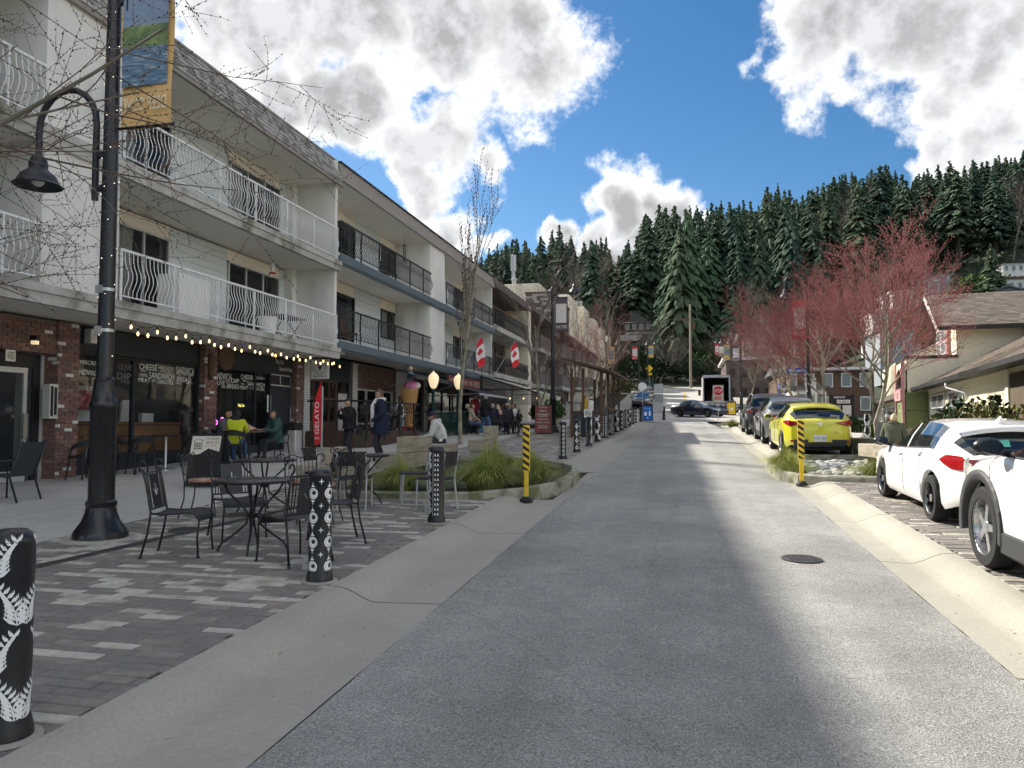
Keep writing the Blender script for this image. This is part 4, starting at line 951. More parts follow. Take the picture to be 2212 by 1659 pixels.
for a,b,c,d in ((17.06,19.29,.3,1.45),(17.06,19.29,1.49,2.2),(17.06,19.29,2.24,2.64)): m = MB(); m.bx(-.42,-.36,a,b,c,d); LB(m,'green_panel','green_panel',YB)
for c,d in ((.3,1.45),(1.49,2.2),(2.24,2.98)): m = MB(); m.bx(-.34,.54,16.9,16.95,c,d); LB(m,'green_panel','green_panel',YB)
# wing beyond the entrance
m = MB(); m.bx(.1,8,20.5,30,-.2,2.95); LB(m,'wing','yellow_siding',YB)
clap_parts(.1, 20.5, 30, .3, 2.9, .14)
m = MB(); m.prism([(-.45,2.82),(-.45,2.95),(4,5.0),(8,5.0),(8,2.85)], 19.5, 30.5, 'y'); LB(m,'roof','roof_a',YB)
for x0,x1 in ((1897,1914),(1917,1937)):
    u1,za = PWp(x0,858,.08); u0,_ = PWp(x1,858,.08); uwin(YB,.075,u0,u1,1.0,2.55,2,2)
m = MB(); m.prism([(0.4,2.9),(.4,5.0),(4.2,6.9),(5,6.9),(5,2.9)], 27, 34, 'y'); LB(m,'rear_block','yellow_siding',YB)
clap_u(26.98, .4, 5.0, 3.2, lambda w: 5.0+max(0,min(1,(w-.4)/3.8))*1.9)
m = MB(); m.bx(3.1,3.5,26.6,26.95,4.6,6.6); LB(m,'flue','wood_brown',YB)
# porch recess near the frame edge, its shade painted as a flat dark panel
m = MB(); m.bx(.50,.56,-2,3.4,.2,2.95); LB(m,'porch','interior_warm',YB)
for a,b in ((3.4,3.75),(1.2,1.4)): m = MB(); m.bx(.46,.52,a,b,.2,ZE-.1); LB(m,'porch_post','yellow_siding',YB)
dm = MB(); dm.prism([(1.0,4.75),(2.2,4.75),(2.2,6.0),(1.6,6.8),(1.0,6.0)], 1.55, 1.75, 'x')
m = MB(); m.prism([(-.9,3.95),(.4,3.95),(.4,5.0),(-.25,5.7),(-.9,5.0)], 1.35, 3.4,'x'); LB(m,'dormer','teal_trim',YB)
m = MB(); m.quad((1.34,-.78,4.05),(1.34,-.78,4.95),(1.34,.28,4.95),(1.34,.28,4.05)); LB(m,'dormer_pane','win',YB)

# ------------------------------------------------------------------ shops and houses farther along
mk('house_green', (.05,.07,.06), .8, .12, 2); mk('house_grey', (.25,.28,.30), .8, .12, 2); mk('house_white', (.66,.66,.63), .8, .08, 2); mk('house_tan', (.36,.29,.21), .8, .12, 2); mk('roof_slate', (.11,.12,.13), .9, .2, 2, .3, 10); mk('brick_far', (.14,.085,.07), .9, .2, 2)
mk('blue_cloth', (.02,.06,.35), .7, .15, 5); mk('pale_roof', (.6,.6,.58), .8, .1, 2)
def house(name, label, x0, x1, ytop, ybase, Y, wall, roof, kind='hip', depth=7.0, wins=(3,2), ridge=.35, trim='plain_white', sink=3.0):
    """a house seen between photo columns x0..x1, eave at ytop, standing Y metres up the street"""
    a = PY(x0,ytop,Y); b = PY(x1,ybase,Y); z1 = a.z; z0 = b.z; xa, xb = a.x, b.x; w = xb-xa
    t = thing(name, label, 'building' if depth > 11 else 'house', ((xa+xb)/2, Y, z0))
    m = MB(); m.bx(xa,xb,Y,Y+depth,z0-sink,z1); m.build('wall', wall, t)
    h = w*ridge; e = .06*w; m = MB()
    if kind == 'hip': m.add([(xa-e,Y-e,z1),(xb+e,Y-e,z1),(xb+e,Y+depth+e,z1),(xa-e,Y+depth+e,z1),(xa+w*.3,Y+depth*.5,z1+h),(xb-w*.3,Y+depth*.5,z1+h)], [(0,1,5,4),(1,2,5),(2,3,4,5),(3,0,4),(0,3,2,1)])
    elif kind == 'gable': m.prism([(xa-e,z1-.1),((xa+xb)/2,z1+h),(xb+e,z1-.1),((xa+xb)/2,z1+h-.25)], Y-e, Y+depth, 'y'); m.prism([(xa,z1-.01),((xa+xb)/2,z1+h-.3),(xb,z1-.01)], Y+.01, Y+depth, 'y')
    elif kind == 'side': m.prism([(Y-e,z1-.1),(Y+depth*.5,z1+h),(Y+depth+e,z1-.1)], xa-e, xb+e, 'x')
    else: m.bx(xa-e,xb+e,Y-e,Y+depth,z1,z1+.3)
    m.build('roof', roof, t)
    nx, nz = wins
    for j in range(nz):
        for i in range(nx):
            cx = xa+w*(i+.5)/nx; ww = w/nx*.55; hz = (z1-z0)/nz; c0 = z0+hz*(j+.25); c1 = z0+hz*(j+.85)
            m = MB(); m.bx(cx-ww/2,cx+ww/2,Y-.08,Y,c0,c1); f = m.build('window', trim, t)
            m = MB(); m.quad((cx-ww*.42,Y-.085,c0+.08),(cx+ww*.42,Y-.085,c0+.08),(cx+ww*.42,Y-.085,c1-.08),(cx-ww*.42,Y-.085,c1-.08)); m.build('pane','win',f)
    return t, xa, xb, z0, z1
t,xa,xb,z0,z1 = house('hill_house','dark green two-storey house with grey hip roof and white deck on the hill',1348,1408,698,735,150,'house_green','roof_slate','hip',8,(4,2),.16)
m = MB(); m.bx(xa+.6,xb+.4,148.2,150,(z0+z1)/2-.55,(z0+z1)/2-.35); m.bx(xa-.6,xb-2,148,149.8,z0-.2,z0+.9); m.build('deck','house_white',t)
m = MB(); m.prism([(xa+1.2,z1+.2),(xa+1.2,z1+2.6),(xa+4.2,z1+.9),(xa+4.2,z1+.2)], 151.5,154,'y'); m.build('dormer','roof_slate',t)
house('hill_house','small timber and white house half hidden by the big cedar',1522,1546,672,722,150,'house_tan','roof_slate','flat',8,(2,2),.2)
house('hill_house','grey-blue gabled house on the hill below the forest, right of the red trees',1990,2032,600,640,128,'house_grey','roof_slate','gable',9,(2,1),.36)
house('hill_house','grey house with dark side roof beside the gabled one',2024,2062,592,640,131,'house_grey','roof_slate','side',9,(2,1),.2)
house('hill_house','low house with a broad slate roof and porch above the shingle roof',2062,2112,622,650,120,'house_tan','roof_slate','hip',8,(2,1),.20)
house('hill_house','white house with a flat roof near the top of the slope at the right edge',2166,2230,570,612,128,'house_white','roof_slate','side',8,(4,2),.10)
house('hill_house','two-storey cream house with balcony under the highest one at the right edge',2160,2230,604,642,116,'house_white','wood_brown','flat',7,(4,1),.1)
house('hill_house','small gabled house just above the shingle roof at the right edge',2142,2216,630,660,98,'house_tan','roof_slate','gable',7,(2,1),.22)
house('hill_house','white flat-roofed house behind the red maple tops',1928,2002,632,672,118,'house_white','pale_roof','flat',8,(4,1),.1)
house('hill_house','cream house glimpsed through the red maple branches',1884,1950,668,735,108,'house_white','roof_slate','side',7,(3,2),.12)
house('row_house','grey roofed house between the red maples and the yellow building',1900,1990,716,770,88,'house_grey','roof_slate','hip',7,(3,1),.14)
t,xa,xb,z0,z1 = house('apartment_house','brown three-storey block with a row of pale windows on the right uphill',1606,1760,722,850,104,'brick_far','roof_slate','side',14,(6,3),.10,trim='plain_white')
t,xa,xb,z0,z1 = house('shop_block','brown shop block with a pale flat roof edge behind the bare trees',1568,1700,778,880,92,'brown_wall','pale_roof','flat',13,(5,2),.1,trim='wood_brown')
t,xa,xb,z0,z1 = house('shop_block','dark brown wooden shop behind the yellow hatchback and the kiosk',1690,1890,800,900,72,'wood_brown','roof_slate','side',12,(5,2),.08,trim='plain_white')
# white bay-windowed kiosk
kz = zt(8.8,60); t = thing('kiosk','small white building with a bay of dark windows behind the parked cars','building',(8.9,60,kz))
m = MB(); m.cham(7.6,10.0,60,64,kz-.3,4.25,.25); m.build('wall','house_white',t); m = MB(); m.bx(7.4,10.2,59.8,64.2,4.252,4.42); m.build('roof','roof_slate',t)
for a,b in ((7.95,8.55),(8.6,9.2),(9.25,9.7)): m = MB(); m.bx(a,b,59.94,60.02,2.75,3.9); f = m.build('window','white_metal',t); m = MB(); m.quad((a+.05,59.93,2.8),(b-.05,59.93,2.8),(b-.05,59.93,3.85),(a+.05,59.93,3.85)); m.build('pane','win',f)
# blue folded awning, umbrella
q = PY(1688,890,70); t = thing('patio_umbrella','tall folded blue patio umbrella by the brown shop','umbrella',(q.x,70,q.z)); m = MB(); m.tube([(q.x,70,q.z),(q.x,70,q.z+2.9)],.04,6); m.build('pole','black_metal',t); m = MB(); m.lathe([(.32,.5),(.42,1.2),(.34,2.0),(.1,2.7)],(q.x,70,q.z),9); m.build('canopy','blue_cloth',t)
# ------------------------------------------------------------------ conifer forest
def leafmat(name, c1, c2, rough=.85):
    m = mk(name, c1, rough, .35, 1.2, spec=.15); nt = m.node_tree; b = nt.nodes['Principled BSDF']
    oi = nt.nodes.new('ShaderNodeObjectInfo'); mi = nt.nodes.new('ShaderNodeMix'); mi.data_type = 'RGBA'
    mi.inputs[6].default_value = tuple(c1)+(1,); mi.inputs[7].default_value = tuple(c2)+(1,); nt.links.new(oi.outputs['Random'], mi.inputs[0])
    for l in list(nt.links):
        if l.to_socket == b.inputs['Base Color']: src = l.from_node
    nt.links.new(mi.outputs[2], src.inputs[0]); return m
leafmat('needles', (.036,.072,.050), (.080,.112,.062)); leafmat('cedar_leaf', (.06,.115,.065), (.085,.135,.07)); mk('bark_dark', (.07,.055,.045), .95, .3, 3, .5, 20); mk('bark_grey', (.21,.185,.15), .9, .25, 6, .4, 40, col2=(.13,.12,.09), cscale=3)
def conifer(seed, h, r0, bare=.1, droop=.25, dense=1.0, power=.85):
    rg = random.Random(seed); tk = MB(); cr = MB()
    tk.tube([(0,0,-1.5),(0,0,h*.35),(0,0,h*.97)], [.022*h*.6,.016*h*.6,.03], 6)
    n = int(46*dense)
    for i in range(n):
        t = bare+(1-bare)*(i/n)**1.02; z = h*t; rad = r0*(1-t)**power*(1.0 if t > bare+.12 else .6+rg.random()*.4)
        k = 11 if t < .8 else 6
        a0 = rg.uniform(0,6.28)
        for j in range(k):
            a = rg.uniform(0,6.283); L = max(.35, rad*rg.uniform(.4,1.3)); ca, sa = math.cos(a), math.sin(a)
            dz = L*(droop+rg.uniform(-.08,.12)); wd = L*.15+.12; zz = z+rg.uniform(-.9,.9)
            def P(f, s, d): return (ca*L*f-sa*s, sa*L*f+ca*s, zz-dz*f*f*1.6+.25*L*f*(1-f)-d)
            ns = max(2,min(9,int(L/.55)))
            for q in range(ns):
                f0 = .12+.80*q/ns; f1 = f0+1.25/ns; w = min(.62,wd)*(1.25-.6*f0)*rg.uniform(.6,1.4); sg = rg.uniform(.15,.5)
                cr.add([P(f0,0,0),P(f0+.10,w,sg),P(f1,w*.55,sg*1.2),P(f1,0,.04),P(f1,-w*.55,sg*1.2),P(f0+.10,-w,sg),P((f0+f1)/2,rg.uniform(-.1,.1),sg*1.5+.15)],[(0,1,3),(1,2,3),(0,3,5),(3,4,5),(0,6,3)])
    cr.tube([(0,0,h*.93),(0,0,h*1.02)], [.10,.01], 4)
    return tk.mesh('trunk','bark_dark'), cr
CON = []
for s, h, r0, bare, dr, p, mt in ((1,30,4.6,.16,.30,.80,'needles'),(2,30,3.9,.22,.42,.75,'needles'),(3,30,5.2,.10,.25,.9,'needles'),(4,30,4.2,.34,.35,.7,'needles'),(5,30,6.6,.02,.45,.62,'cedar_leaf'),(6,30,5.6,.04,.5,.7,'cedar_leaf')):
    tm, cb = conifer(s, h, r0, bare, dr, 1.0 if mt == 'needles' else 2.2, p); CON.append((tm, cb.mesh('crown', mt)))
def project(X, Y, Z):
    z = Z-H; f = -X*math.sin(YAW)+Y*math.cos(YAW); r = X*math.cos(YAW)+Y*math.sin(YAW)
    ff = f*math.cos(PITCH)+z*math.sin(PITCH); u = -f*math.sin(PITCH)+z*math.cos(PITCH); return CXP+FPX*r/ff, CYP-FPX*u/ff, ff
SKYL = [(980,560),(1040,540),(1100,508),(1150,520),(1210,483),(1260,520),(1300,500),(1350,520),(1420,432),(1480,445),(1540,430),(1600,425),(1690,388),(1740,415),(1830,362),(1920,350),(1990,372),(2060,345),(2150,338),(2240,315)]
def skyline(x):
    for (a,b),(c,d) in zip(SKYL, SKYL[1:]):
        if a <= x <= c: return b+(d-b)*(x-a)/(c-a)
    return SKYL[0][1] if x < 980 else SKYL[-1][1]
GR = 'conifers of the hillside forest'
def plant(X, Y, ytop, kind, label, hmin=12, hmax=40, wide=1.0, group=GR):
    z = zt(X,Y)-.3; px, py, ff = project(X,Y,z)
    top = H+ (915-ytop)/FPX*ff*1.0; h = min(hmax, max(hmin, top-z)); s = h/30
    t = thing('conifer', label, 'tree', (X,Y,z), RF.uniform(0,6.28), group)
    w = s*wide*RF.uniform(1.1,1.6)*(30/h)**.45
    for nm, me in zip(('trunk','crown'), CON[kind]): inst(nm, me, t, world=False, sc=(w,w,s))
    return t
RF = random.Random(77); used = []
def ok(X, Y, d): return all((X-a)**2+(Y-b)**2 > d*d for a,b in used)
# named big cedars in front
for px_, Y, yt, k, wd, lab in ((1486,138,448,5,.95,'tallest broad green cedar standing right of the grey hip-roofed house'),(1462,146,520,4,.7,'broad cedar just left of the tallest cedar'),(1535,146,500,5,1.0,'broad cedar right of the tallest one, behind the utility pole'),
        (1665,150,560,4,1.05,'wide green cedar behind the right-hand street lamp'),(1308,148,630,5,.42,'short cedar on the left of the grey hip-roofed house'),(1588,128,640,4,.9,'small dark cedar above the utility pole wires'),(2148,112,525,0,.6,'single fir between the slate-roofed houses on the right'),
        (2068,108,590,0,.5,'small fir in front of the low slate-roofed house'),(1640,136,640,5,.8,'small cedar at the foot of the wide green cedar')):
    d = ray(px_,800); X = d.x/d.y*Y; plant(X,Y,yt,k,lab,8,42,wd,'big cedars on the slope'); used.append((X,Y))
HOUSES = [(1378,66,150),(1534,36,150),(2025,75,131),(2090,60,120),(2195,70,128),(1965,60,118),(2180,70,98)]
n = 0; tries = 0
LAB = ('tall dark conifer in the dense hillside forest')
while n < 285 and tries < 20000:
    tries += 1
    px_ = RF.uniform(985,2235); Y = 128+150*RF.random()**1.15
    d = ray(px_,800); X = d.x/d.y*Y
    if px_ > 1880 and Y < 142: continue
    if any(abs(px_-hx) < hw and Y < hy+12 for hx,hw,hy in HOUSES): continue
    if px_ < 1250 and Y < 150: continue
    if not ok(X,Y,4.6 if Y < 200 else 4.0): continue
    z = zt(X,Y); ytop = skyline(px_)+ (RF.uniform(0,38) if Y > 175 else RF.uniform(10,150))
    top = H+(915-ytop)/FPX*project(X,Y,z)[2]
    if top-z < 13: ytop = skyline(px_)+RF.uniform(0,25)
    plant(X,Y,ytop,RF.choice((0,0,1,1,2,2,3,3,3)),LAB); used.append((X,Y)); n += 1

# undergrowth filling the slope between the trunks
mk('undergrowth', (.035,.062,.038), .95, .45, .4, col2=(.075,.085,.045), cscale=.15, cdist=.55, cw=.15)
us = MB(); ru = random.Random(8)
for i in range(26000):
    px_ = ru.uniform(985,2240); Y = 120+120*ru.random()**1.3; d = ray(px_,800); X = d.x/d.y*Y
    if px_ > 1840 and Y < 139: continue
    if any(abs(px_-hx) < hw+8 and Y < hy+9 for hx,hw,hy in HOUSES): continue
    if abs(X) < 9 and Y < 124: continue
    z = zt(X,Y)+ru.random()**1.8*(9 if Y > 140 else 4.5); c = Vector((X,Y,z)); s = ru.uniform(.35,.95); a = Vector((ru.gauss(0,1),ru.gauss(0,1),ru.gauss(0,.6))).normalized()*s; b = a.cross(Vector((ru.gauss(0,1),ru.gauss(0,1),ru.gauss(0,1)))).normalized()*s*.45
    us.add([c-a,c+b*.8-a*.1,c+a,c-b],[(0,1,2,3)])
o = us.build('forest_undergrowth','undergrowth'); o['kind'] = 'stuff'; o['label'] = 'dark green undergrowth between the conifers of the hillside'; o['category'] = 'undergrowth'
# ------------------------------------------------------------------ street furniture
mk('print_white', (.78,.79,.78), .4, .04, 6); mk('yellow_post', (.75,.50,.03), .45, .08, 8); mk('grey_steel', (.28,.29,.30), .4, .1, 8, metal=.5)
def clip_band(poly, a, b):
    def half(ps, lim, sgn):
        out = []
        for i, p in enumerate(ps):
            q = ps[(i+1) % len(ps)]; pi = (p[0]-lim)*sgn >= 0; qi = (q[0]-lim)*sgn >= 0
            if pi: out.append(p)
            if pi != qi: t = (lim-p[0])/(q[0]-p[0]); out.append((lim, p[1]+(q[1]-p[1])*t))
        return out
    ps = half(poly, a, 1); return half(ps, b, -1) if ps else ps
BR, BH = .097, .96
def wrap(mb, poly, r=BR+.0012, mi=0, st=.012):
    """flat printed shape (arc length, height) wrapped round the bollard"""
    s0 = min(p[0] for p in poly); s1 = max(p[0] for p in poly); k = max(1, int((s1-s0)/st)+1)
    for i in range(k):
        ps = clip_band(poly, s0+(s1-s0)*i/k, s0+(s1-s0)*(i+1)/k)
        if len(ps) < 3: continue
        mb.add([(r*math.cos(s/r), r*math.sin(s/r), z) for s, z in ps], [tuple(range(len(ps)))], mi)
def circ(cx, cy, r, n=18): return [(cx+r*math.cos(2*math.pi*i/n), cy+r*math.sin(2*math.pi*i/n)) for i in range(n)]
def ring(mb, cx, cy, r1, r2, n=20, dx=0, dy=0):
    for i in range(n):
        a, b = 2*math.pi*i/n, 2*math.pi*(i+1)/n
        wrap(mb, [(cx+dx+r2*math.cos(a), cy+dy+r2*math.sin(a)),(cx+r1*math.cos(a), cy+r1*math.sin(a)),(cx+r1*math.cos(b), cy+r1*math.sin(b)),(cx+dx+r2*math.cos(b), cy+dy+r2*math.sin(b))])
CIR = 2*math.pi*BR
def pat_eyes():
    m = MB()
    for c in range(4):
        s = CIR*c/4
        for k in range(4):
            z = .14+.205*k
            ring(m, s, z, .048, .036); ring(m, s, z, .033, .019, dx=.010, dy=.006)
            for q in (-1,1): wrap(m, [(s-.024,z+q*.056),(s+.024,z+q*.056),(s+.005,z+q*.074),(s,z+q*.100),(s-.005,z+q*.074)])
        s += CIR/8
        for k in range(4):
            z = .245+.205*k-.1025+.1; a = .026; b = .005
            if z < .86: wrap(m, [(s-a,z),(s-b,z+b),(s,z+a*1.1),(s+b,z+b),(s+a,z),(s+b,z-b),(s,z-a*1.1),(s-b,z-b)], st=.006)
    return m
def pat_fern():
    m = MB()
    for c in range(4):
        for k in range(4):
            s0 = CIR*c/4+.02*(k%2); z0 = .10+.215*k; flip = -1 if (c+k) % 2 else 1
            P = [Vector((s0+flip*(.055-.10*t*t), z0+.19*t)) for t in [i/9 for i in range(10)]]
            for a, b in zip(P, P[1:]):
                wrap(m, [(a.x-.003,a.y),(a.x+.003,a.y),(b.x+.003,b.y),(b.x-.003,b.y)])
            for i, p in enumerate(P[:-1]):
                L = .062*(1-i/11)+.012
                for sd in (-1,1):
                    d = Vector((sd*.80,.60)).normalized(); n = Vector((-d.y,d.x)); tip = p+d*L
                    wrap(m, [tuple(p),tuple(p+d*L*.45+n*.009),tuple(tip),tuple(p+d*L*.45-n*.009)], st=.01)
                    for f in (.35,.6,.8):
                        q = p+d*L*f; e = Vector((sd*.2,1.0)).normalized()
                        wrap(m, [tuple(q-d*.004),tuple(q+e*.020),tuple(q+d*.006)], st=.01)
    return m
def pat_tri():
    m = MB()
    for c in range(2):
        s = CIR*c/2
        for j, ds in enumerate((.0,.034)):
            for k in range(13):
                z = .10+.061*k; wrap(m, [(s+ds-.014,z),(s+ds,z+.012),(s+ds+.014,z),(s+ds,z+.042)])
        wrap(m, [(s-.030,.06),(s-.026,.06),(s-.026,.88),(s-.030,.88)])
        for k, z in enumerate((.17,.43,.72)):
            ring(m, s-.10, z, .052, .040); ring(m, s-.10, z, .030, .016)
            wrap(m, [(s-.155,z+.06),(s-.05,z+.06),(s-.10,z+.135)]); wrap(m, [(s-.15,z-.13),(s-.10,z-.065),(s-.05,z-.13),(s-.10,z-.10)])
        wrap(m, [(s-.15,.80),(s-.10,.90),(s-.05,.88),(s-.09,.78),(s-.06,.70),(s-.12,.74)])
    return m
def pat_hour():
    m = MB()
    for c in range(6):
        s = CIR*c/6
        for k in range(8):
            z = .08+.102*k
            if c % 2 == 0: wrap(m, [(s-.022,z),(s+.022,z),(s+.006,z+.04),(s+.022,z+.08),(s-.022,z+.08),(s-.006,z+.04)])
            else: ring(m, s, z+.04, .038, .028, 12); wrap(m, circ(s, z+.04, .012, 10))
    return m
bodym = MB(); bodym.lathe([(BR+.018,0),(BR+.016,.05),(BR,.11),(BR,.90),(BR+.002,.905),(BR*.93,.935),(BR*.62,.958),(.001,.965)], (0,0,0), 28)
BODY = bodym.mesh('body', 'black_metal', smooth=True, sharp=60)
bs = MB(); bs.lathe([(BR+.055,0),(BR+.055,.012),(BR+.02,.014)], (0,0,0), 24); BASE = bs.mesh('base_ring', 'kerb')
lk = MB(); lk.bx(-BR-.05,-BR+.01,-.03,.03,.10,.22); lk.tube([(-BR-.03,-.05,.17),(-BR-.03,.05,.17)],.022,8); LOCK = lk.mesh('hinge_lock','steel')
PAT = {k: f().mesh('printed_pattern', 'print_white') for k, f in (('eye',pat_eyes),('fern',pat_fern),('tri',pat_tri),('hour',pat_hour))}
def bollard(x, y, kind, label, rz, group='black printed bollards along the left kerb', z=None):
    t = thing('bollard', label, 'bollard', (x,y,(zr(y)+.10) if z is None else z), rz, group)
    b = inst('body', BODY, t, world=False)
    if kind: inst('printed_pattern', PAT[kind], b, world=False)['kind'] = 'stuff'
    inst('base_ring', BASE, t, world=False); inst('hinge_lock', LOCK, t, world=False, rot=(0,0,-rz)); return t
rr = random.Random(3)
LBL = [('fern','black bollard with white fern fronds, nearest at the left frame edge'),('eye','black bollard with white ringed eye motifs beside the round cafe table'),('tri','black bollard with white triangles and circles before the planting bed'),
       ('hour','black bollard with hourglass pattern, first beyond the planting bed'),('eye','black bollard with ringed eyes, second beyond the planting bed'),('tri','black bollard with triangles and circles, third beyond the planting bed'),('fern','black bollard with fern fronds, fourth beyond the planting bed'),
       ('hour','black bollard with hourglass pattern, fifth beyond the planting bed'),('tri','black bollard with triangles, sixth beyond the planting bed'),('fern','black bollard with ferns, seventh beyond the planting bed'),('eye','black bollard with ringed eyes, eighth beyond the planting bed'),
       ('hour','black bollard with hourglass pattern, ninth beyond the planting bed'),('fern','black bollard with ferns, tenth beyond the planting bed'),('tri','black bollard with triangles, eleventh beyond the planting bed'),('eye','black bollard with ringed eyes, last of the row before the blue bin')]
YS = [3.02,6.13,9.28,19.4,21.93,24.73,27.1,29.6,32.2,34.8,37.4,40.0,42.6,45.2,47.8]
for (k,l),y,rz in zip(LBL, YS, [.55,-.25,.12]+[rr.uniform(0,6) for _ in range(12)]): bollard(-3.08, y, k, l, rz-math.pi/2)
bollard(5.1,27.2,'tri','black bollard with chained triangles and rings right of the yellow hatchback',1.0,'printed bollards on the right'); bollard(6.05,28.6,'fern','black bollard with fern fronds behind the two seated people',.5,'printed bollards on the right')
bollard(-1.55,54.0,None,'plain black bollard between the blue bin and the grey sign backs',0,'plain bollards at the crossing'); bollard(2.9,70.0,None,'plain black bollard behind the black sedan',0,'plain bollards at the crossing',zr(70)); bollard(-2.9,50.2,None,'plain black bollard on the left of the blue bin',0,'plain bollards at the crossing')
# yellow and black flexible posts
def delineator(x, y, label, rz):
    t = thing('delineator_post', label, 'post', (x,y,zr(y)+.01), rz, 'striped marker posts'); w = .055
    m = MB(); m.cham(-.036,.036,-.018,.018,.06,.50,.01); m.build('post','yellow_post',t,world=False)
    m = MB(); m.cham(-w,w,-.024,.024,.48,1.215,.006); p = m.build('sleeve','yellow_post',t,world=False)
    for s in (1,-1):
        z = .44
        while z < 1.22:
            q = [(-w+.002,z+.07),(w-.002,z),(w-.002,z+.055),(-w+.002,z+.125)]; q = [(a,min(max(b,.485),1.208)) for a,b in q]
            if max(b for a,b in q)-min(b for a,b in q) > .02:
                m = MB(); v = [(a*s,-.0255*s,b) for a,b in q]; m.add(v,[(0,1,2,3)]); m.build('stripe','black_matte',p,world=False)
            z += .112
    m = MB(); m.lathe([(.11,0),(.105,.03),(.06,.07),(.045,.08)],(0,0,0),16); m.build('base','black_matte',t,world=False,smooth=True)
    return t
delineator(-2.52,12.12,'yellow and black striped flexible post at the left planting bed',YAW*.3); delineator(2.05,15.12,'yellow and black striped flexible post at the right rain garden',0)
# ---- lamp posts with bell lamps and banners
bl = MB(); bl.lathe([(.012,.42),(.035,.40),(.05,.36),(.085,.33),(.105,.26),(.10,.20),(.13,.17),(.19,.12),(.225,.05),(.24,.02),(.27,.0),(.26,-.012),(.2,.03),(.05,.1)],(0,0,0),24); BELL = bl.mesh('lamp_shade','lamp_green' if 'lamp_green' in MATS else 'dark_metal',smooth=True,sharp=50)
mk('banner_orange', (.80,.52,.22), .8, .1, 4); mk('banner_red', (.62,.045,.075), .8, .1, 4); mk('banner_purple', (.10,.075,.10), .8, .1, 4); mk('banner_yellow', (.72,.45,.06), .8, .1, 4); mk('pic_sky', (.25,.33,.45), .8, .25, 6); mk('pic_trees', (.10,.18,.09), .8, .5, 7, col2=(.25,.33,.14), cscale=6); mk('pic_sea', (.13,.22,.33), .8, .4, 7, streak=(1,1,6), col2=(.4,.45,.48), cscale=7, cdist=.62); mk('pic_pale', (.62,.62,.58), .8, .15, 5, col2=(.75,.6,.55), cscale=4, cdist=.6)
mk('banner_text', (.85,.78,.6), .8, 0)
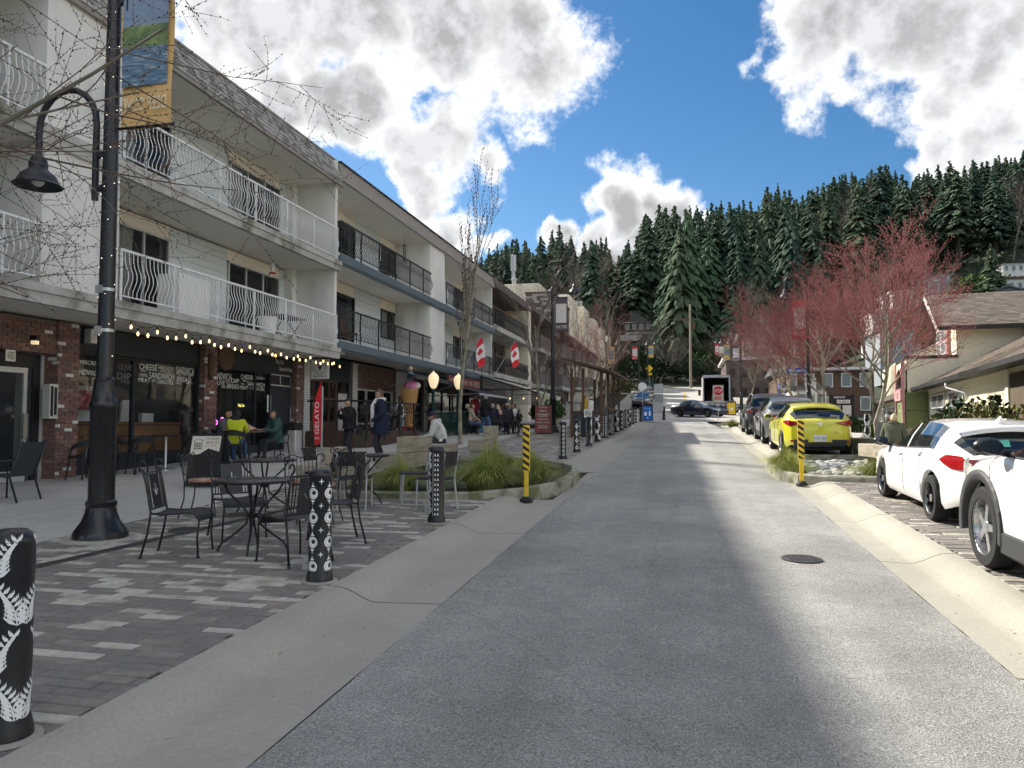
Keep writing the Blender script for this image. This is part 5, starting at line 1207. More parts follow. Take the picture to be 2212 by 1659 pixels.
def lamp(x, y, label, side=1, low=True, banner=None, bside=1, zb=None, mirror=True, hi=7.45, fairy=False, z0=None):
    z = (zr(y)+.10) if z0 is None else z0; t = thing('street_lamp', label, 'street lamp', (x,y,z), 0, 'bell-shaded street lamps')
    m = MB(); m.lathe([(.29,0),(.29,.06),(.27,.10),(.20,.20),(.165,.30),(.155,.36),(.165,.38),(.165,.42),(.14,.44),(.138,1.46),(.155,1.49),(.155,1.53),(.14,1.56),(.105,1.78),(.11,1.80),(.095,1.83)],(0,0,0),20); m.build('base','black_metal',t,world=False,smooth=True,sharp=35)
    m = MB(); m.lathe([(.40,-.06),(.40,.0),(.38,.015)],(0,0,0),20); m.build('footing','kerb',t,world=False)
    m = MB(); m.tube([(0,0,1.8),(0,0,hi-1.0)],[.09,.075],14); m.lathe([(.09,0),(.09,.1),(.04,.16),(.001,.2)],(0,0,hi-1.0),12); m.build('pole','black_metal',t,world=False,smooth=True,sharp=40)
    m = MB(); m.ball((-.14,-.06,.92),.05,8,6,sc=(.5,1,2.2)); m.build('access_cover','black_metal',t,world=False)
    def arm(s, zt_):
        m = MB(); R_ = .40; pts = [(s*.20,0,zt_-1.35),(s*.20,0,zt_-.5)]+[(s*(.20+R_-R_*math.cos(a)),0,zt_-.45+.45*math.sin(a)) for a in [math.pi*i/10 for i in range(11)]]+[(s*(.20+2*R_),0,zt_-.72)]
        m.tube(pts,.038,10); m.bx(min(0,s*.2),max(0,s*.2),-.03,.03,zt_-1.25,zt_-1.18); m.bx(min(0,s*.2),max(0,s*.2),-.03,.03,zt_-.85,zt_-.78); a = m.build('lamp_arm','dark_metal',t,world=False,smooth=True,sharp=40)
        b = inst('lamp_shade',BELL,a,(s*(.20+2*R_),0,zt_-1.12),world=False); m = MB(); m.ball((s*(.20+2*R_),0,zt_-1.06),.075,10,6); m.build('lamp_bulb','plain_white',a,world=False)
    arm(side,hi)
    if low: arm(-side,5.25)
    if banner:
        col, w, z1, z2 = banner; s = bside; x0, x1 = (.12, .12+w); fl = lambda a: s*a
        m = MB(); 
        nz = 12; vs = []
        for i in range(nz+1):
            zz = z1+(z2-z1)*i/nz
            for j in range(5): a = x0+(x1-x0)*j/4; vs.append((fl(a), .02*math.sin(zz*4+j*.8), zz))
        m.add(vs,[(i*5+j,i*5+j+1,(i+1)*5+j+1,(i+1)*5+j) for i in range(nz) for j in range(4)]); b = m.build('banner',col,t,world=False,smooth=True)
        m = MB()
        for zz in (z1+.02,z2-.02): m.tube([(fl(0),0,zz),(fl(x1+.03),0,zz)],.016,6)
        m.build('banner_rod','black_metal',t,world=False)
        h = z2-z1
        def pan(nm, mat, za, zb_, a0=x0+.03, a1=x1-.05):
            m = MB(); m.bx(min(fl(a0),fl(a1)),max(fl(a0),fl(a1)),-.034,-.030,za,zb_); m.bx(min(fl(a0),fl(a1)),max(fl(a0),fl(a1)),.030,.034,za,zb_); m.build(nm,mat,b,world=False)
        if col in ('banner_orange','banner_yellow'): pan('picture_sky','pic_sky',z1+.66*h,z1+.84*h); pan('picture_trees','pic_trees',z1+.52*h,z1+.66*h); pan('picture_sea','pic_sea',z1+.27*h,z1+.52*h); tz = z1+.11*h
        else: pan('picture','pic_pale',z1+.26*h,z1+.80*h); tz = z1+.10*h
        m = MB()
        ww = (x1-x0)*.84
        lo_ = min(fl(x0),fl(x1))+(x1-x0)*.08
        if mirror: text(m,'DEEP COVE',(lo_+ww,-.036,tz),(-1,0,0),(0,0,1),ww,.085*h)
        else: text(m,'DEEP COVE',(lo_,-.036,tz),(1,0,0),(0,0,1),ww,.085*h)
        m.build('banner_lettering','banner_text',b,world=False)
    if fairy:
        m = MB(); rg = random.Random(6)
        for i in range(60):
            a = i*1.15; zz = 2.05+i*.075; q = .094; m.ball((q*math.cos(a),q*math.sin(a),zz+rg.uniform(-.04,.04)),.0055,5,4)
        o = m.build('fairy_lights','fairy',t,world=False,kind='stuff')
        for zz in (2.35,2.82): m = MB(); m.lathe([(.093,0),(.093,.035)],(0,0,zz),14); m.bx(-.06,.02,-.115,-.085,zz-.03,zz+.06); m.build('clamp','steel',t,world=False)
    return t
lamp(-6.50,7.55,'near black street lamp with orange banner and bell lamp over the cafe tables',1,True,('banner_orange',.68,4.70,6.52),1,fairy=True)
lamp(-5.88,34.2,'black street lamp with dark banner beside the doughnut shop board',1,False,('banner_purple',.56,4.55,6.15),1)
lamp(5.65,38.7,'black street lamp with red banner among the red maples',-1,False,('banner_red',.56,4.3,6.2),-1,mirror=False)
for x,y,lb,s,bc,bs_ in ((-7.0,69,'far left street lamp with yellow banner below the cream towers',1,'banner_yellow',1),(-5.4,90,'far left street lamp with red banner beyond the corner',1,'banner_red',-1),(-4.9,101,'farthest left street lamp with small yellow banner',1,'banner_yellow',1),
        (4.85,73,'right-hand street lamp with dark banner behind the black SUV',-1,'banner_purple',-1),(4.7,86,'right-hand street lamp with yellow banner above the truck',-1,'banner_yellow',-1),(4.6,97,'right-hand street lamp with purple banner uphill of the truck',-1,'banner_purple',-1),(4.6,109,'farthest right street lamp with red banner',-1,'banner_red',-1)):
    lamp(x,y,lb,s,False,(bc,.62,4.6,6.2),bs_,mirror=(x < 0))
# ---- cafe tables and chairs
mk('mesh_metal', (.035,.038,.042), .45, .35, 160, .8, 220, metal=.4); mk('cushion', (.30,.15,.10), .85, .4, 14, col2=(.45,.32,.25), cscale=18); mk('sling', (.035,.042,.05), .7, .2, 20)
def iron_table(loc, label, d=.78):
    t = thing('cafe_table', label, 'table', loc, .4, 'black mesh cafe tables'); r = d/2
    m = MB(); m.lathe([(.03,.70),(r-.015,.70),(r,.712),(r,.728),(r-.02,.725),(.03,.72)],(0,0,0),32); m.build('table_top','mesh_metal',t,world=False,smooth=True,sharp=40)
    m = MB(); m.lathe([(r-.004,.705),(r+.008,.718),(r-.004,.732)],(0,0,0),32); m.build('rim','black_metal',t,world=False,smooth=True)
    for k in range(4):
        a = math.pi/2*k; ca,sa = math.cos(a),math.sin(a); m = MB()
        m.tube([(ca*q,sa*q,z) for q,z in ((r*.75,.70),(r*.62,.60),(.10,.45),(.045,.36),(.07,.27),(.20,.16),(r*.75,.09),(r*.86,.02),(r*.86,0))],.0125,6); m.build('leg','black_metal',t,world=False,smooth=True)
    m = MB(); m.lathe([(.06,.345),(.072,.36),(.06,.375),(.05,.36),(.06,.345)],(0,0,0),14); m.build('leg_collar','black_metal',t,world=False)
    return t
def scroll(m, p, dx, n=9, r=.045):
    """curled end of a back post"""
    pts = [Vector(p)]
    for i in range(n):
        a = -math.pi/2+i*.62; q = r*(1-.07*i); pts.append(Vector(p)+Vector((0,-dx*(r+q*math.sin(a)*1.0),.02+r+q*-math.cos(a)*-1.0)))
    m.tube(pts,.0095,5)
def iron_chair_proto():
    t = thing('cafe_chair','black wrought iron mesh chair','chair',(0,0,0),0,'black iron mesh cafe chairs'); w = .225
    # seat: faces +y, rolled front edge
    m = MB(); prof = [(-.22,.435),(-.1,.425),(.05,.43),(.15,.44),(.21,.43),(.245,.395),(.255,.36)]
    vs = [(x,y,z-.012*(1-(x/w)**2)) for y,z in prof for x in (-w,-w*.5,0,w*.5,w)]; m.add(vs,[(i*5+j,i*5+j+1,(i+1)*5+j+1,(i+1)*5+j) for i in range(6) for j in range(4)]); m.build('seat','mesh_metal',t,world=False,smooth=True)
    for s in (-1,1):
        m = MB(); m.tube([(s*w,y,z) for y,z in prof],.010,6); m.tube([(s*w,.20,.435),(s*(w+.005),.25,.36),(s*(w+.01),.235,.2),(s*(w+.02),.25,.0)],.0105,6); m.lathe([(.018,0),(.018,.012),(.01,.02)],(s*(w+.02),.25,0),8); m.build('front_leg','black_metal',t,world=False,smooth=True)
        m = MB(); pts = [(s*(w+.02),-.30,0),(s*w,-.24,.25),(s*w,-.215,.44),(s*w,-.26,.70),(s*w,-.30,.86)]; m.tube(pts,.0115,6); m.lathe([(.018,0),(.018,.012),(.01,.02)],(s*(w+.02),-.30,0),8)
        pts = [(s*w,-.30,.86)]+[(s*w,-.30-.05*math.sin(a)*(1-i*.05)-.0,.86+.05-.05*math.cos(a)*(1-i*.05)) for i,a in enumerate([.5*k for k in range(1,11)])]; m.tube(pts,.010,6); m.build('back_post','black_metal',t,world=False,smooth=True)
    m = MB(); m.tube([(-w,-.285,.83),(w,-.285,.83)],.010,6); m.tube([(-w,-.22,.475),(w,-.22,.475)],.010,6)
    for s in (-1,1):
        for k in (.185,.155): m.tube([(s*k,-.222,.475),(s*k,-.283,.83)],.006,4)
    m.build('back_rail','black_metal',t,world=False)
    def bp(x, z): return (x, -.218-(z-.475)*.185, z)
    m = MB(); zs = (.485,.60,.62,.70,.72,.815); hx = .125
    # panel with a cut flower: strips around the opening
    m.add([bp(-hx,.485),bp(hx,.485),bp(hx,.60),bp(-hx,.60)],[(0,1,2,3)]); m.add([bp(-hx,.72),bp(hx,.72),bp(hx,.815),bp(-hx,.815)],[(0,1,2,3)])
    m.add([bp(-hx,.60),bp(-.05,.60),bp(-.012,.60),bp(-.06,.66),bp(-.05,.675),bp(-.015,.63),bp(-.008,.72),bp(-hx,.72)],[(0,1,2,3,4,5,6,7)]); m.add([bp(hx,.60),bp(hx,.72),bp(.008,.72),bp(.015,.63),bp(.05,.675),bp(.06,.66),bp(.012,.60),bp(.05,.60)],[(0,1,2,3,4,5,6,7)])
    m.build('back_panel','dark_metal',t,world=False)
    return t
z_ = lambda y: zr(y)+.102
iron_table((-4.40,7.25,z_(7.25)),'near round black mesh table in front of the eye-patterned bollard',.80)
iron_table((-5.75,9.75,z_(9.75)),'second round black mesh table behind the near one',.84)
IC = iron_chair_proto(); IC.location = (-5.02,6.93,z_(6.93)); IC.rotation_euler = (0,0,-R(72)); IC['label'] = 'black iron chair on the near left of the round table, seen from its side'
for x,y,a,lb in ((-5.02,7.95,-130,'black iron chair with flower-cut back panel behind the near table on the left'),(-3.72,6.85,62,'black iron chair right of the near table, back against the patterned bollard'),(-3.78,7.85,125,'black iron chair with flower-cut back at the far right of the near table')):
    place_copy(IC,(x,y,z_(y)),R(a),lb)
def slat_chair(loc, rz, label, seat='cushion'):
    t = thing('cafe_chair',label,'chair',loc,rz,'scroll-backed iron chairs with cushions'); w = .2
    m = MB(); m.lathe([(.02,.46),(.2,.46),(.215,.48),(.20,.505),(.02,.51)],(0,0,0),18); m.build('cushion',seat,t,world=False,smooth=True)
    m = MB(); m.lathe([(.2,.44),(.212,.45),(.2,.46),(.19,.45),(.2,.44)],(0,0,0),18); m.build('seat_ring','black_metal',t,world=False)
    for s in (-1,1):
        m = MB(); m.tube([(s*.15,.14,.45),(s*.17,.19,.2),(s*.19,.22,0)],.0095,6); m.build('front_leg','black_metal',t,world=False)
        m = MB(); m.tube([(s*.21,-.26,0),(s*.18,-.2,.25),(s*w,-.19,.46),(s*w,-.25,.80)],.0095,6)
        m.tube([(s*w,-.25,.80)]+[(s*(w+.05-.05*math.cos(a)),-.255,.80+.05*math.sin(a)) for a in [.5*k for k in range(1,10)]],.008,5); m.build('back_post','black_metal',t,world=False)
    m = MB(); m.tube([(-w,-.25,.80),(-.1,-.25,.84),(0,-.25,.80),(.1,-.25,.84),(w,-.25,.80)],.008,5); m.tube([(-w,-.21,.56),(w,-.21,.56)],.007,5)
    for i in range(-3,4): m.tube([(i*.05,-.212,.56),(i*.05,-.248,.81)],.0045,4)
    m.build('back_slats','black_metal',t,world=False); return t
slat_chair((-6.35,9.25,z_(9.25)),-R(75),'iron chair with scroll back and brown cushion left of the second table')
slat_chair((-4.95,9.35,z_(9.35)),R(20),'iron chair with round brown cushion between the two round tables')
slat_chair((-5.15,10.45,z_(10.4)),R(150),'iron chair with curled slat back behind the second table')
slat_chair((-4.55,9.0,z_(9.0)),R(100),'iron chair with scrolled arms beside the timber bench and the bollard')
# flat black bistro set by the planting bed
def bistro_chair(loc, rz, label):
    t = thing('bistro_chair',label,'chair',loc,rz,'black bistro chairs with grey legs'); w = .2
    m = MB(); m.cham(-.21,.21,-.2,.22,.43,.462,.02); m.build('seat','black_matte',t,world=False)
    for s in (-1,1):
        m = MB(); m.tube([(s*w,.2,0),(s*w,.18,.44)],.014,6); m.build('leg','galv',t,world=False)
        m = MB(); m.tube([(s*w,-.24,0),(s*w,-.19,.44),(s*w,-.25,.80)],.014,6); m.build('leg','galv',t,world=False)
    m = MB(); k = 6; vs = []
    for i in range(k+1):
        a = -1+2*i/k; yy = -.235-.05*(1-a*a)
        vs += [(a*.21,yy+.02,.62),(a*.21,yy,.82),(a*.21,yy-.012,.82),(a*.21,yy+.008,.62)]
    m.add(vs,[(4*i+j,4*i+4+j,4*i+4+(j+1)%4,4*i+(j+1)%4) for i in range(k) for j in range(4)]+[(0,1,2,3),(4*k+3,4*k+2,4*k+1,4*k)]); m.build('backrest','black_matte',t,world=False)
    return t
t = thing('bistro_table','round dark bistro table in front of the planting bed and timber bench','table',(-4.75,10.75,z_(10.75)))
m = MB(); m.lathe([(.02,.70),(.40,.70),(.42,.71),(.42,.73),(.40,.738),(.001,.738)],(0,0,0),30); m.build('table_top','black_matte',t,world=False,smooth=True,sharp=40)
for k in range(3):
    a = 2.1*k+.4; m = MB(); m.tube([(.3*math.cos(a),.3*math.sin(a),.70),(.06*math.cos(a),.06*math.sin(a),.42),(.06*math.cos(a),.06*math.sin(a),.30),(.24*math.cos(a),.24*math.sin(a),.12),(.31*math.cos(a),.31*math.sin(a),0)],.013,6); m.build('leg','black_metal',t,world=False)
bistro_chair((-4.62,10.25,z_(10.25)),R(12),'black bistro chair with grey legs, back to us, before the bistro table'); bistro_chair((-4.0,11.0,z_(11)),R(115),'black bistro chair with grey legs right of the bistro table'); bistro_chair((-3.45,10.35,z_(10.35)),R(80),'black bistro chair half hidden behind the triangle-patterned bollard'); bistro_chair((-5.45,10.9,z_(10.9)),-R(95),'black bistro chair left of the bistro table, half hidden')
# sling chair at the left frame edge
q = G(18,1082,.12); t = thing('sling_chair','black sling armchair cut by the left frame edge','chair',(q.x,q.y,zr(q.y)+.115),R(95))
m = MB(); m.add([(-.24,.24,.42),(.24,.24,.42),(.24,-.2,.39),(-.24,-.2,.39),(.24,-.42,.92),(-.24,-.42,.92)],[(0,1,2,3),(3,2,4,5)]); m.build('sling','sling',t,world=False)
for s in (-1,1):
    m = MB(); m.tube([(s*.26,.26,0),(s*.26,.25,.62),(s*.26,-.28,.64)],.015,6); m.tube([(s*.25,-.36,0),(s*.25,-.22,.4),(s*.25,-.43,.94)],.017,6); m.tube([(s*.25,.25,.41),(s*.25,-.22,.39)],.013,6); m.build('side_frame','dark_metal',t,world=False,smooth=True)
# black shell chairs and tall table at the sandwich shop
def shell_chair(loc, rz, label):
    t = thing('shell_chair',label,'chair',loc,rz,'black shell armchairs at the sandwich shop')
    m = MB(); m.cham(-.23,.23,-.2,.23,.42,.46,.03); m.build('seat','black_matte',t,world=False)
    m = MB(); n = 12; vs = []
    for i in range(n+1):
        a = math.pi*(i/n); x = .26*math.cos(a); y = -.26*math.sin(a)+.02; top = .66+.14*math.sin(a)
        vs += [(x,y,.60+.06*math.sin(a)),(x*1.04,y*1.04,top)]
    m.add(vs,[(2*i,2*i+2,2*i+3,2*i+1) for i in range(n)]); m.add([(a*1.04,b*1.04,c) for a,b,c in vs],[(2*i,2*i+1,2*i+3,2*i+2) for i in range(n)]); m.build('backrest','black_matte',t,world=False)
    for sx in (-1,1):
        for sy in (-1,1): m = MB(); m.tube([(sx*.19,sy*.18,.44),(sx*.23,sy*.23,0)],.017,6); m.build('leg','black_matte',t,world=False)
        m = MB(); m.tube([(sx*.2,.18,.44),(sx*.255,.05,.62)],.014,5); m.tube([(sx*.2,-.18,.44),(sx*.16,-.22,.64)],.014,5); m.build('arm_support','black_matte',t,world=False)
    return t
def fl_at(px_, py_, X): p = PX(px_,py_,X); return (X,p.y,zr(p.y)+.13)
for x,X,a,lb in ((183,-11.55,80,'black shell chair left of the lamp post by the shop window'),(272,-11.5,-60,'black shell chair just right of the lamp post by the shop window'),(305,-11.2,60,'black shell chair beside the tall round table'),(420,-11.4,100,'black shell chair between the tall table and the sandwich board')):
    shell_chair(fl_at(x,1010,X),R(a),lb)
t = thing('tall_table','small black round table on a steel stem by the shop window','table',fl_at(357,1005,-11.3)); m = MB(); m.lathe([(.3,.74),(.31,.755),(.30,.77),(.001,.77)],(0,0,0),20); m.build('table_top','black_matte',t,world=False); m = MB(); m.lathe([(.2,0),(.19,.02),(.05,.05),(.032,.08),(.032,.74)],(0,0,0),14); m.build('stem','steel',t,world=False,smooth=True,sharp=40)
t2 = thing('cafe_table','square dark table where the three diners sit','table',fl_at(528,980,-10.9)); m = MB(); m.cham(-.38,.38,-.38,.38,.72,.755,.02); m.build('table_top','wood_brown',t2,world=False); m = MB(); m.lathe([(.26,0),(.25,.02),(.05,.05),(.03,.08),(.03,.72)],(0,0,0),12); m.build('stem','steel',t2,world=False)
TRIO = Vector(t2.location)
t = thing('food_wrap','open tan paper wrapping with sandwiches on the diners table','food',(TRIO.x,TRIO.y,TRIO.z+.756)); mk('paper_tan',(.52,.34,.22),.8,.3,20); m = MB(); rg = random.Random(4); vs = []
for i in range(7):
    for j in range(7): vs.append((-.26+.52*i/6+rg.uniform(-.03,.03),-.2+.4*j/6+rg.uniform(-.03,.03),.02+.16*max(0,1-((i-3)**2+(j-3)**2)/9)+rg.uniform(0,.05)))
m.add(vs,[(i*7+j,(i+1)*7+j,(i+1)*7+j+1,i*7+j+1) for i in range(6) for j in range(6)]); m.build('paper','paper_tan',t,world=False)
q = fl_at(632,985,-11.6); t = thing('waste_bin','pale bin with black bag beside the shop door','bin',q); m = MB(); m.cham(-.2,.2,-.2,.2,0,.72,.03); m.build('body','frame_alu',t,world=False); m = MB(); m.cham(-.22,.22,-.22,.22,.62,.86,.05); m.build('bag','black_matte',t,world=False)
# ---- timber benches
mk('timber_end',(.22,.15,.09),.9,.3,8)
BENCH_C = []
def bench(c, ang, L, label, back=(None), hb=.30, top=.47):
    z = zr(c[1])+.10; t = thing('timber_bench',label,'bench',(c[0],c[1],z),ang,'massive timber benches by the planting bed')
    m = MB(); m.cham(-.26,.26,-L/2,L/2,.18,top,.012); m.build('seat_beam','wood_grey',t,world=False)
    for s in (-1,1): m = MB(); m.bx(-.2,.2,s*L*.36-.12,s*L*.36+.12,-.05,.179); m.build('block','kerb_mossy',t,world=False)
    if back:
        a,b = back; m = MB(); m.cham(.14,.27,a,b,top+.012,top+hb,.012); m.build('back_beam','wood_grey',t,world=False)
    return t
bench((-6.25,13.0),R(4),2.2,'near timber bench with low back beam behind the bistro table',(-1.0,-.1),.28,.43)
bench((-5.55,15.4),R(-3),2.9,'middle timber bench with long back beam beside the planting bed',(-1.35,.2),.32)
bench((-5.9,18.1),R(8),2.2,'timber bench where the man in the pale hoodie sits')
bench((-5.35,20.1),R(0),1.3,'short timber bench block at the far end, with upright beam',(-.6,.6),.36)
bench((4.75,21.3),R(12),2.6,'pale timber bench of the two people from behind at the rain garden',(-1.2,.2),.26)
bench((4.35,18.6),R(8),2.2,'pale timber seat beam beside the white hatchback and river stones')
t = thing('coffee_cup','white paper coffee cup with black sleeve on the timber bench','cup',(-5.70,17.45,zr(17.45)+.57)); m = MB(); m.lathe([(.03,0),(.042,.12),(.044,.125),(.042,.14),(.001,.142)],(0,0,0),12); m.build('cup','plain_white',t,world=False); m = MB(); m.lathe([(.035,.03),(.041,.085)],(0,0,0),12); m.build('sleeve','black_matte',t,world=False)
# ------------------------------------------------------------------ vehicles
for n_, c_ in (('paint_white',(.80,.80,.79)),('paint_yellow',(.62,.60,.02)),('paint_grey',(.10,.105,.11)),('paint_black',(.012,.013,.016)),('paint_navy',(.008,.012,.03)),('paint_red',(.16,.015,.02))):
    mk(n_, c_, .32, 0, coat=1.0, spec=.5)
mk('car_glass', (.012,.016,.018), .04, 0, spec=.9, coat=.6); mk('tyre', (.014,.014,.015), .85, .2, 30, .4, 90); mk('rim_dark', (.34,.34,.35), .38, .05, 8, metal=.85); mk('rim_bright', (.55,.56,.57), .25, .05, 8, metal=.9)
mk('tail_red', (.30,.008,.012), .12, .1, 30, coat=1.0); mk('lamp_clear', (.55,.57,.6), .1, .1, 20, coat=1.0, metal=.3); mk('amber', (.7,.22,.02), .2, 0); mk('cladding', (.035,.036,.038), .6, .15, 20); mk('plate', (.72,.74,.76), .5, 0); mk('plate_blue', (.02,.04,.2), .6, 0); mk('seam', (.02,.02,.02), .7, 0)
def interp(pts, y):
    pts = sorted(pts)
    if y <= pts[0][0]: return pts[0][1]
    for (a,b),(c,d) in zip(pts, pts[1:]):
        if y <= c: return b+(d-b)*(y-a)/(c-a)
    return pts[-1][1]
def smooth_line(pts, y, r=.09):
    return sum(interp(pts, y+r*k)*w for k, w in ((-1,.2),(-.5,.2),(0,.2),(.5,.2),(1,.2)))
_wheels = {}
def wheel_meshes(wr, spokes, rimmat, rr=.70, wd=.22):
    key = (wr, spokes, rimmat)
    if key in _wheels: return _wheels[key]
    m = MB(); ri = wr*rr; h = wd/2
    m.lathe([(ri*.96,-h*.85),(ri,-h),(wr*.93,-h),(wr*.985,-h*.8),(wr,-h*.45),(wr,h*.45),(wr*.985,h*.8),(wr*.93,h),(ri,h),(ri*.96,h*.85)],(0,0,0),36,axis=0,cap=False); ty = m.mesh('tyre','tyre',smooth=True,sharp=30)
    m = MB(); m.lathe([(ri*.9,h*.2),(ri*.97,h*.9),(ri,h*.96),(ri*1.01,h*.8)],(0,0,0),32,axis=0,cap=False)
    m.lathe([(.001,-h*.1),(ri*.97,-h*.1)],(0,0,0),24,axis=0,mi=1,cap=False)
    for k in range(spokes):
        a = 2*math.pi*k/spokes; ca,sa = math.cos(a),math.sin(a); b = a+.10; cb,sb = math.cos(b),math.sin(b)
        for aa,w0,w1 in ((a,.028,.016),(a+.12 if spokes < 8 else a,.028,.016)):
            c0,s0 = math.cos(aa),math.sin(aa); n = Vector((0,-s0,c0)); d = Vector((0,c0,s0)); hb = h*.72
            p = [d*.05+n*w0,d*.05-n*w0,d*ri*.95-n*w1,d*ri*.95+n*w1]
            m.add([tuple(q+Vector((hb,0,0))) for q in p]+[tuple(q+Vector((hb-.05,0,0))) for q in p],[(0,1,2,3),(4,7,6,5),(0,4,5,1),(1,5,6,2),(2,6,7,3),(3,7,4,0)])
    m.lathe([(.001,h*.8),(.055,h*.78),(.065,h*.6),(.06,0)][::-1],(0,0,0),14,axis=0); ri_ = m.mesh('rim',[rimmat,'black_matte'],smooth=True,sharp=30)
    _wheels[key] = (ty, ri_); return _wheels[key]
def car(name, label, loc, rz, paint, L, W, top, belt, wb, fo, wr, roofw=.70, clad=False, side=(1.0,-1.2), wsc=None, rw=None, spokes=10, rim='rim_dark', group=None, tail=None, head=None, plate=None, sill=.20, pillars=(), handles=(), cat='car', pitch=True, glass_mat='car_glass', roofrail=False, wz=0.02, arch=1.10):
    t = thing(name, label, cat, loc, rz, group)
    if pitch: t.rotation_euler = (math.atan(.033)*math.cos(rz), math.atan(.033)*math.sin(rz)*-1, rz); WM[t.name] = Matrix.Translation(Vector(loc)) @ t.rotation_euler.to_matrix().to_4x4()
    yF, yR = L/2, -L/2; yaf = yF-fo; yar = yaf-wb
    hw = W/2
    def wdt(y): q = abs(2*y/L); return hw*(1-.20*q**7-.02*q**2)
    def zb(y):
        z = sill+(.10*sstep(yF-.55,yF,y))+.12*sstep(yR+.6,yR,y)
        for c in (yaf, yar):
            ra = wr*arch+.015
            if abs(y-c) < ra: z = max(z, wr+math.sqrt(max(0,ra*ra-(y-c)**2)))
        return z
    T_ = lambda y: smooth_line(top, y); B_ = lambda y: smooth_line(belt, y)
    def sec(y):
        w = wdt(y); b = zb(y); s = max(B_(y), b+.08); tz = max(T_(y), s+.012); g = tz-s; k = sstep(.06,.36,g); wt = hw*roofw
        lp = lambda p,q: (p[0]+(q[0]-p[0])*k, p[1]+(q[1]-p[1])*k)
        dz = s-b
        p = [(w-.06,b),(w-.018,b+.10*dz),(w-.004,b+.30*dz),(w,b+.58*dz),(w-.012,b+.82*dz),(w-.05,s)]
        p6 = lp((w-.10,s+g*.30),(w-.08,s+.02)); p8 = lp((w*.66,s+g*.78),(wt,tz-.055)); p7 = ((p6[0]+p8[0])/2+.022*k,(p6[1]+p8[1])/2); p9 = lp((w*.36,s+g*.94),(wt*.70,tz-.012))
        return p+[p6,p7,p8,p9,(0,tz)]
    ys = set([yR+L*i/54 for i in range(55)])
    for c in (yaf,yar):
        ra = wr*arch+.015
        for i in range(19): ys.add(c+ra*math.cos(math.pi*i/18)*.9999)
        ys.add(c-ra-.004); ys.add(c+ra+.004)
    for q in list(side)+list(wsc or ())+list(rw or ())+list(pillars): ys.add(q)
    for e in (.012,.03,.06): ys.add(yR+e); ys.add(yF-e)
    ys = sorted(q for q in ys if yR <= q <= yF); S = [sec(y) for y in ys]; NS = len(ys)
    body = MB(); gl = {}
    def V(i, j, sd): x,z = S[i][j]; return (sd*x, ys[i], z)
    for i in range(NS-1):
        ym = (ys[i]+ys[i+1])/2
        for j in range(10):
            for sd in (-1,1):
                q = [V(i,j,sd),V(i+1,j,sd),V(i+1,j+1,sd),V(i,j+1,sd)]
                if sd > 0: q = q[::-1]
                key = None
                if j in (6,7) and side[1] < ym < side[0] and not any(abs(ym-p) < .035 for p in pillars):
                    if S[i][10][1]-S[i][5][1] > .22: key = ('side',sd,sum(ym > p for p in pillars))
                elif j in (8,9):
                    if wsc and wsc[1] < ym < wsc[0]: key = ('front',0,0)
                    if rw and rw[1] < ym < rw[0]: key = ('rear',0,0)
                elif j == 7 and rw and rw[1] < ym < rw[0]-.06: key = ('rear',0,0)
                (gl.setdefault(key, MB()) if key else body).add(q,[(0,1,2,3)])
    for (i, dr) in ((0,-1),(NS-1,1)):
        ringp = [(x,z) for x,z in S[i]]+[(-x,z) for x,z in S[i][-2::-1]]; n = len(ringp); cz = sum(z for x,z in ringp)/n
        pv = None
        for sc_, dy in ((1,0),(.985,.018),(.93,.04),(.8,.055),(.5,.065),(.02,.068)):
            cur = [(x*sc_, ys[i]+dr*dy, cz+(z-cz)*sc_) for x,z in ringp]
            if pv:
                for a in range(n):
                    b = (a+1)%n; f = [pv[a],pv[b],cur[b],cur[a]]; body.add(f if dr > 0 else f[::-1],[(0,1,2,3)])
            pv = cur
    # weld so that the shell shades smoothly
    idx = {}; nv = []; mp = []
    for v in body.v:
        k = (round(v[0],4),round(v[1],4),round(v[2],4))
        if k not in idx: idx[k] = len(nv); nv.append(v)
        mp.append(idx[k])
    fs = []; 
    for f in body.f:
        g = []
        for i in f:
            if mp[i] not in g: g.append(mp[i])
        if len(g) >= 3: fs.append(tuple(g))
    body.v = nv; body.f = fs; body.m = [0]*len(fs)
    bo = body.build('body', paint, t, world=False, smooth=True, sharp=38)
    nm = {'side':'side_window','front':'windscreen','rear':'rear_window'}
    for k, g in gl.items(): g.build(nm[k[0]], glass_mat, t, world=False, smooth=True)
    m = MB(); m.bx(-hw+.27,hw-.27,yR+.15,yF-.15,.18,.74); m.bx(-hw+.10,hw-.10,yar+wr*arch+.1,yaf-wr*arch-.1,.17,.32); m.build('underbody','black_matte',t,world=False)
    def surf(y, f, sd, off=.004):
        p = sec(y); j = min(9,int(f)); u = f-j; a,b = p[j],p[j+1]; x = a[0]+(b[0]-a[0])*u; z = a[1]+(b[1]-a[1])*u
        n = Vector((b[1]-a[1],-(b[0]-a[0]))).normalized(); return Vector((sd*(x+n.x*off), y, z+n.y*off))
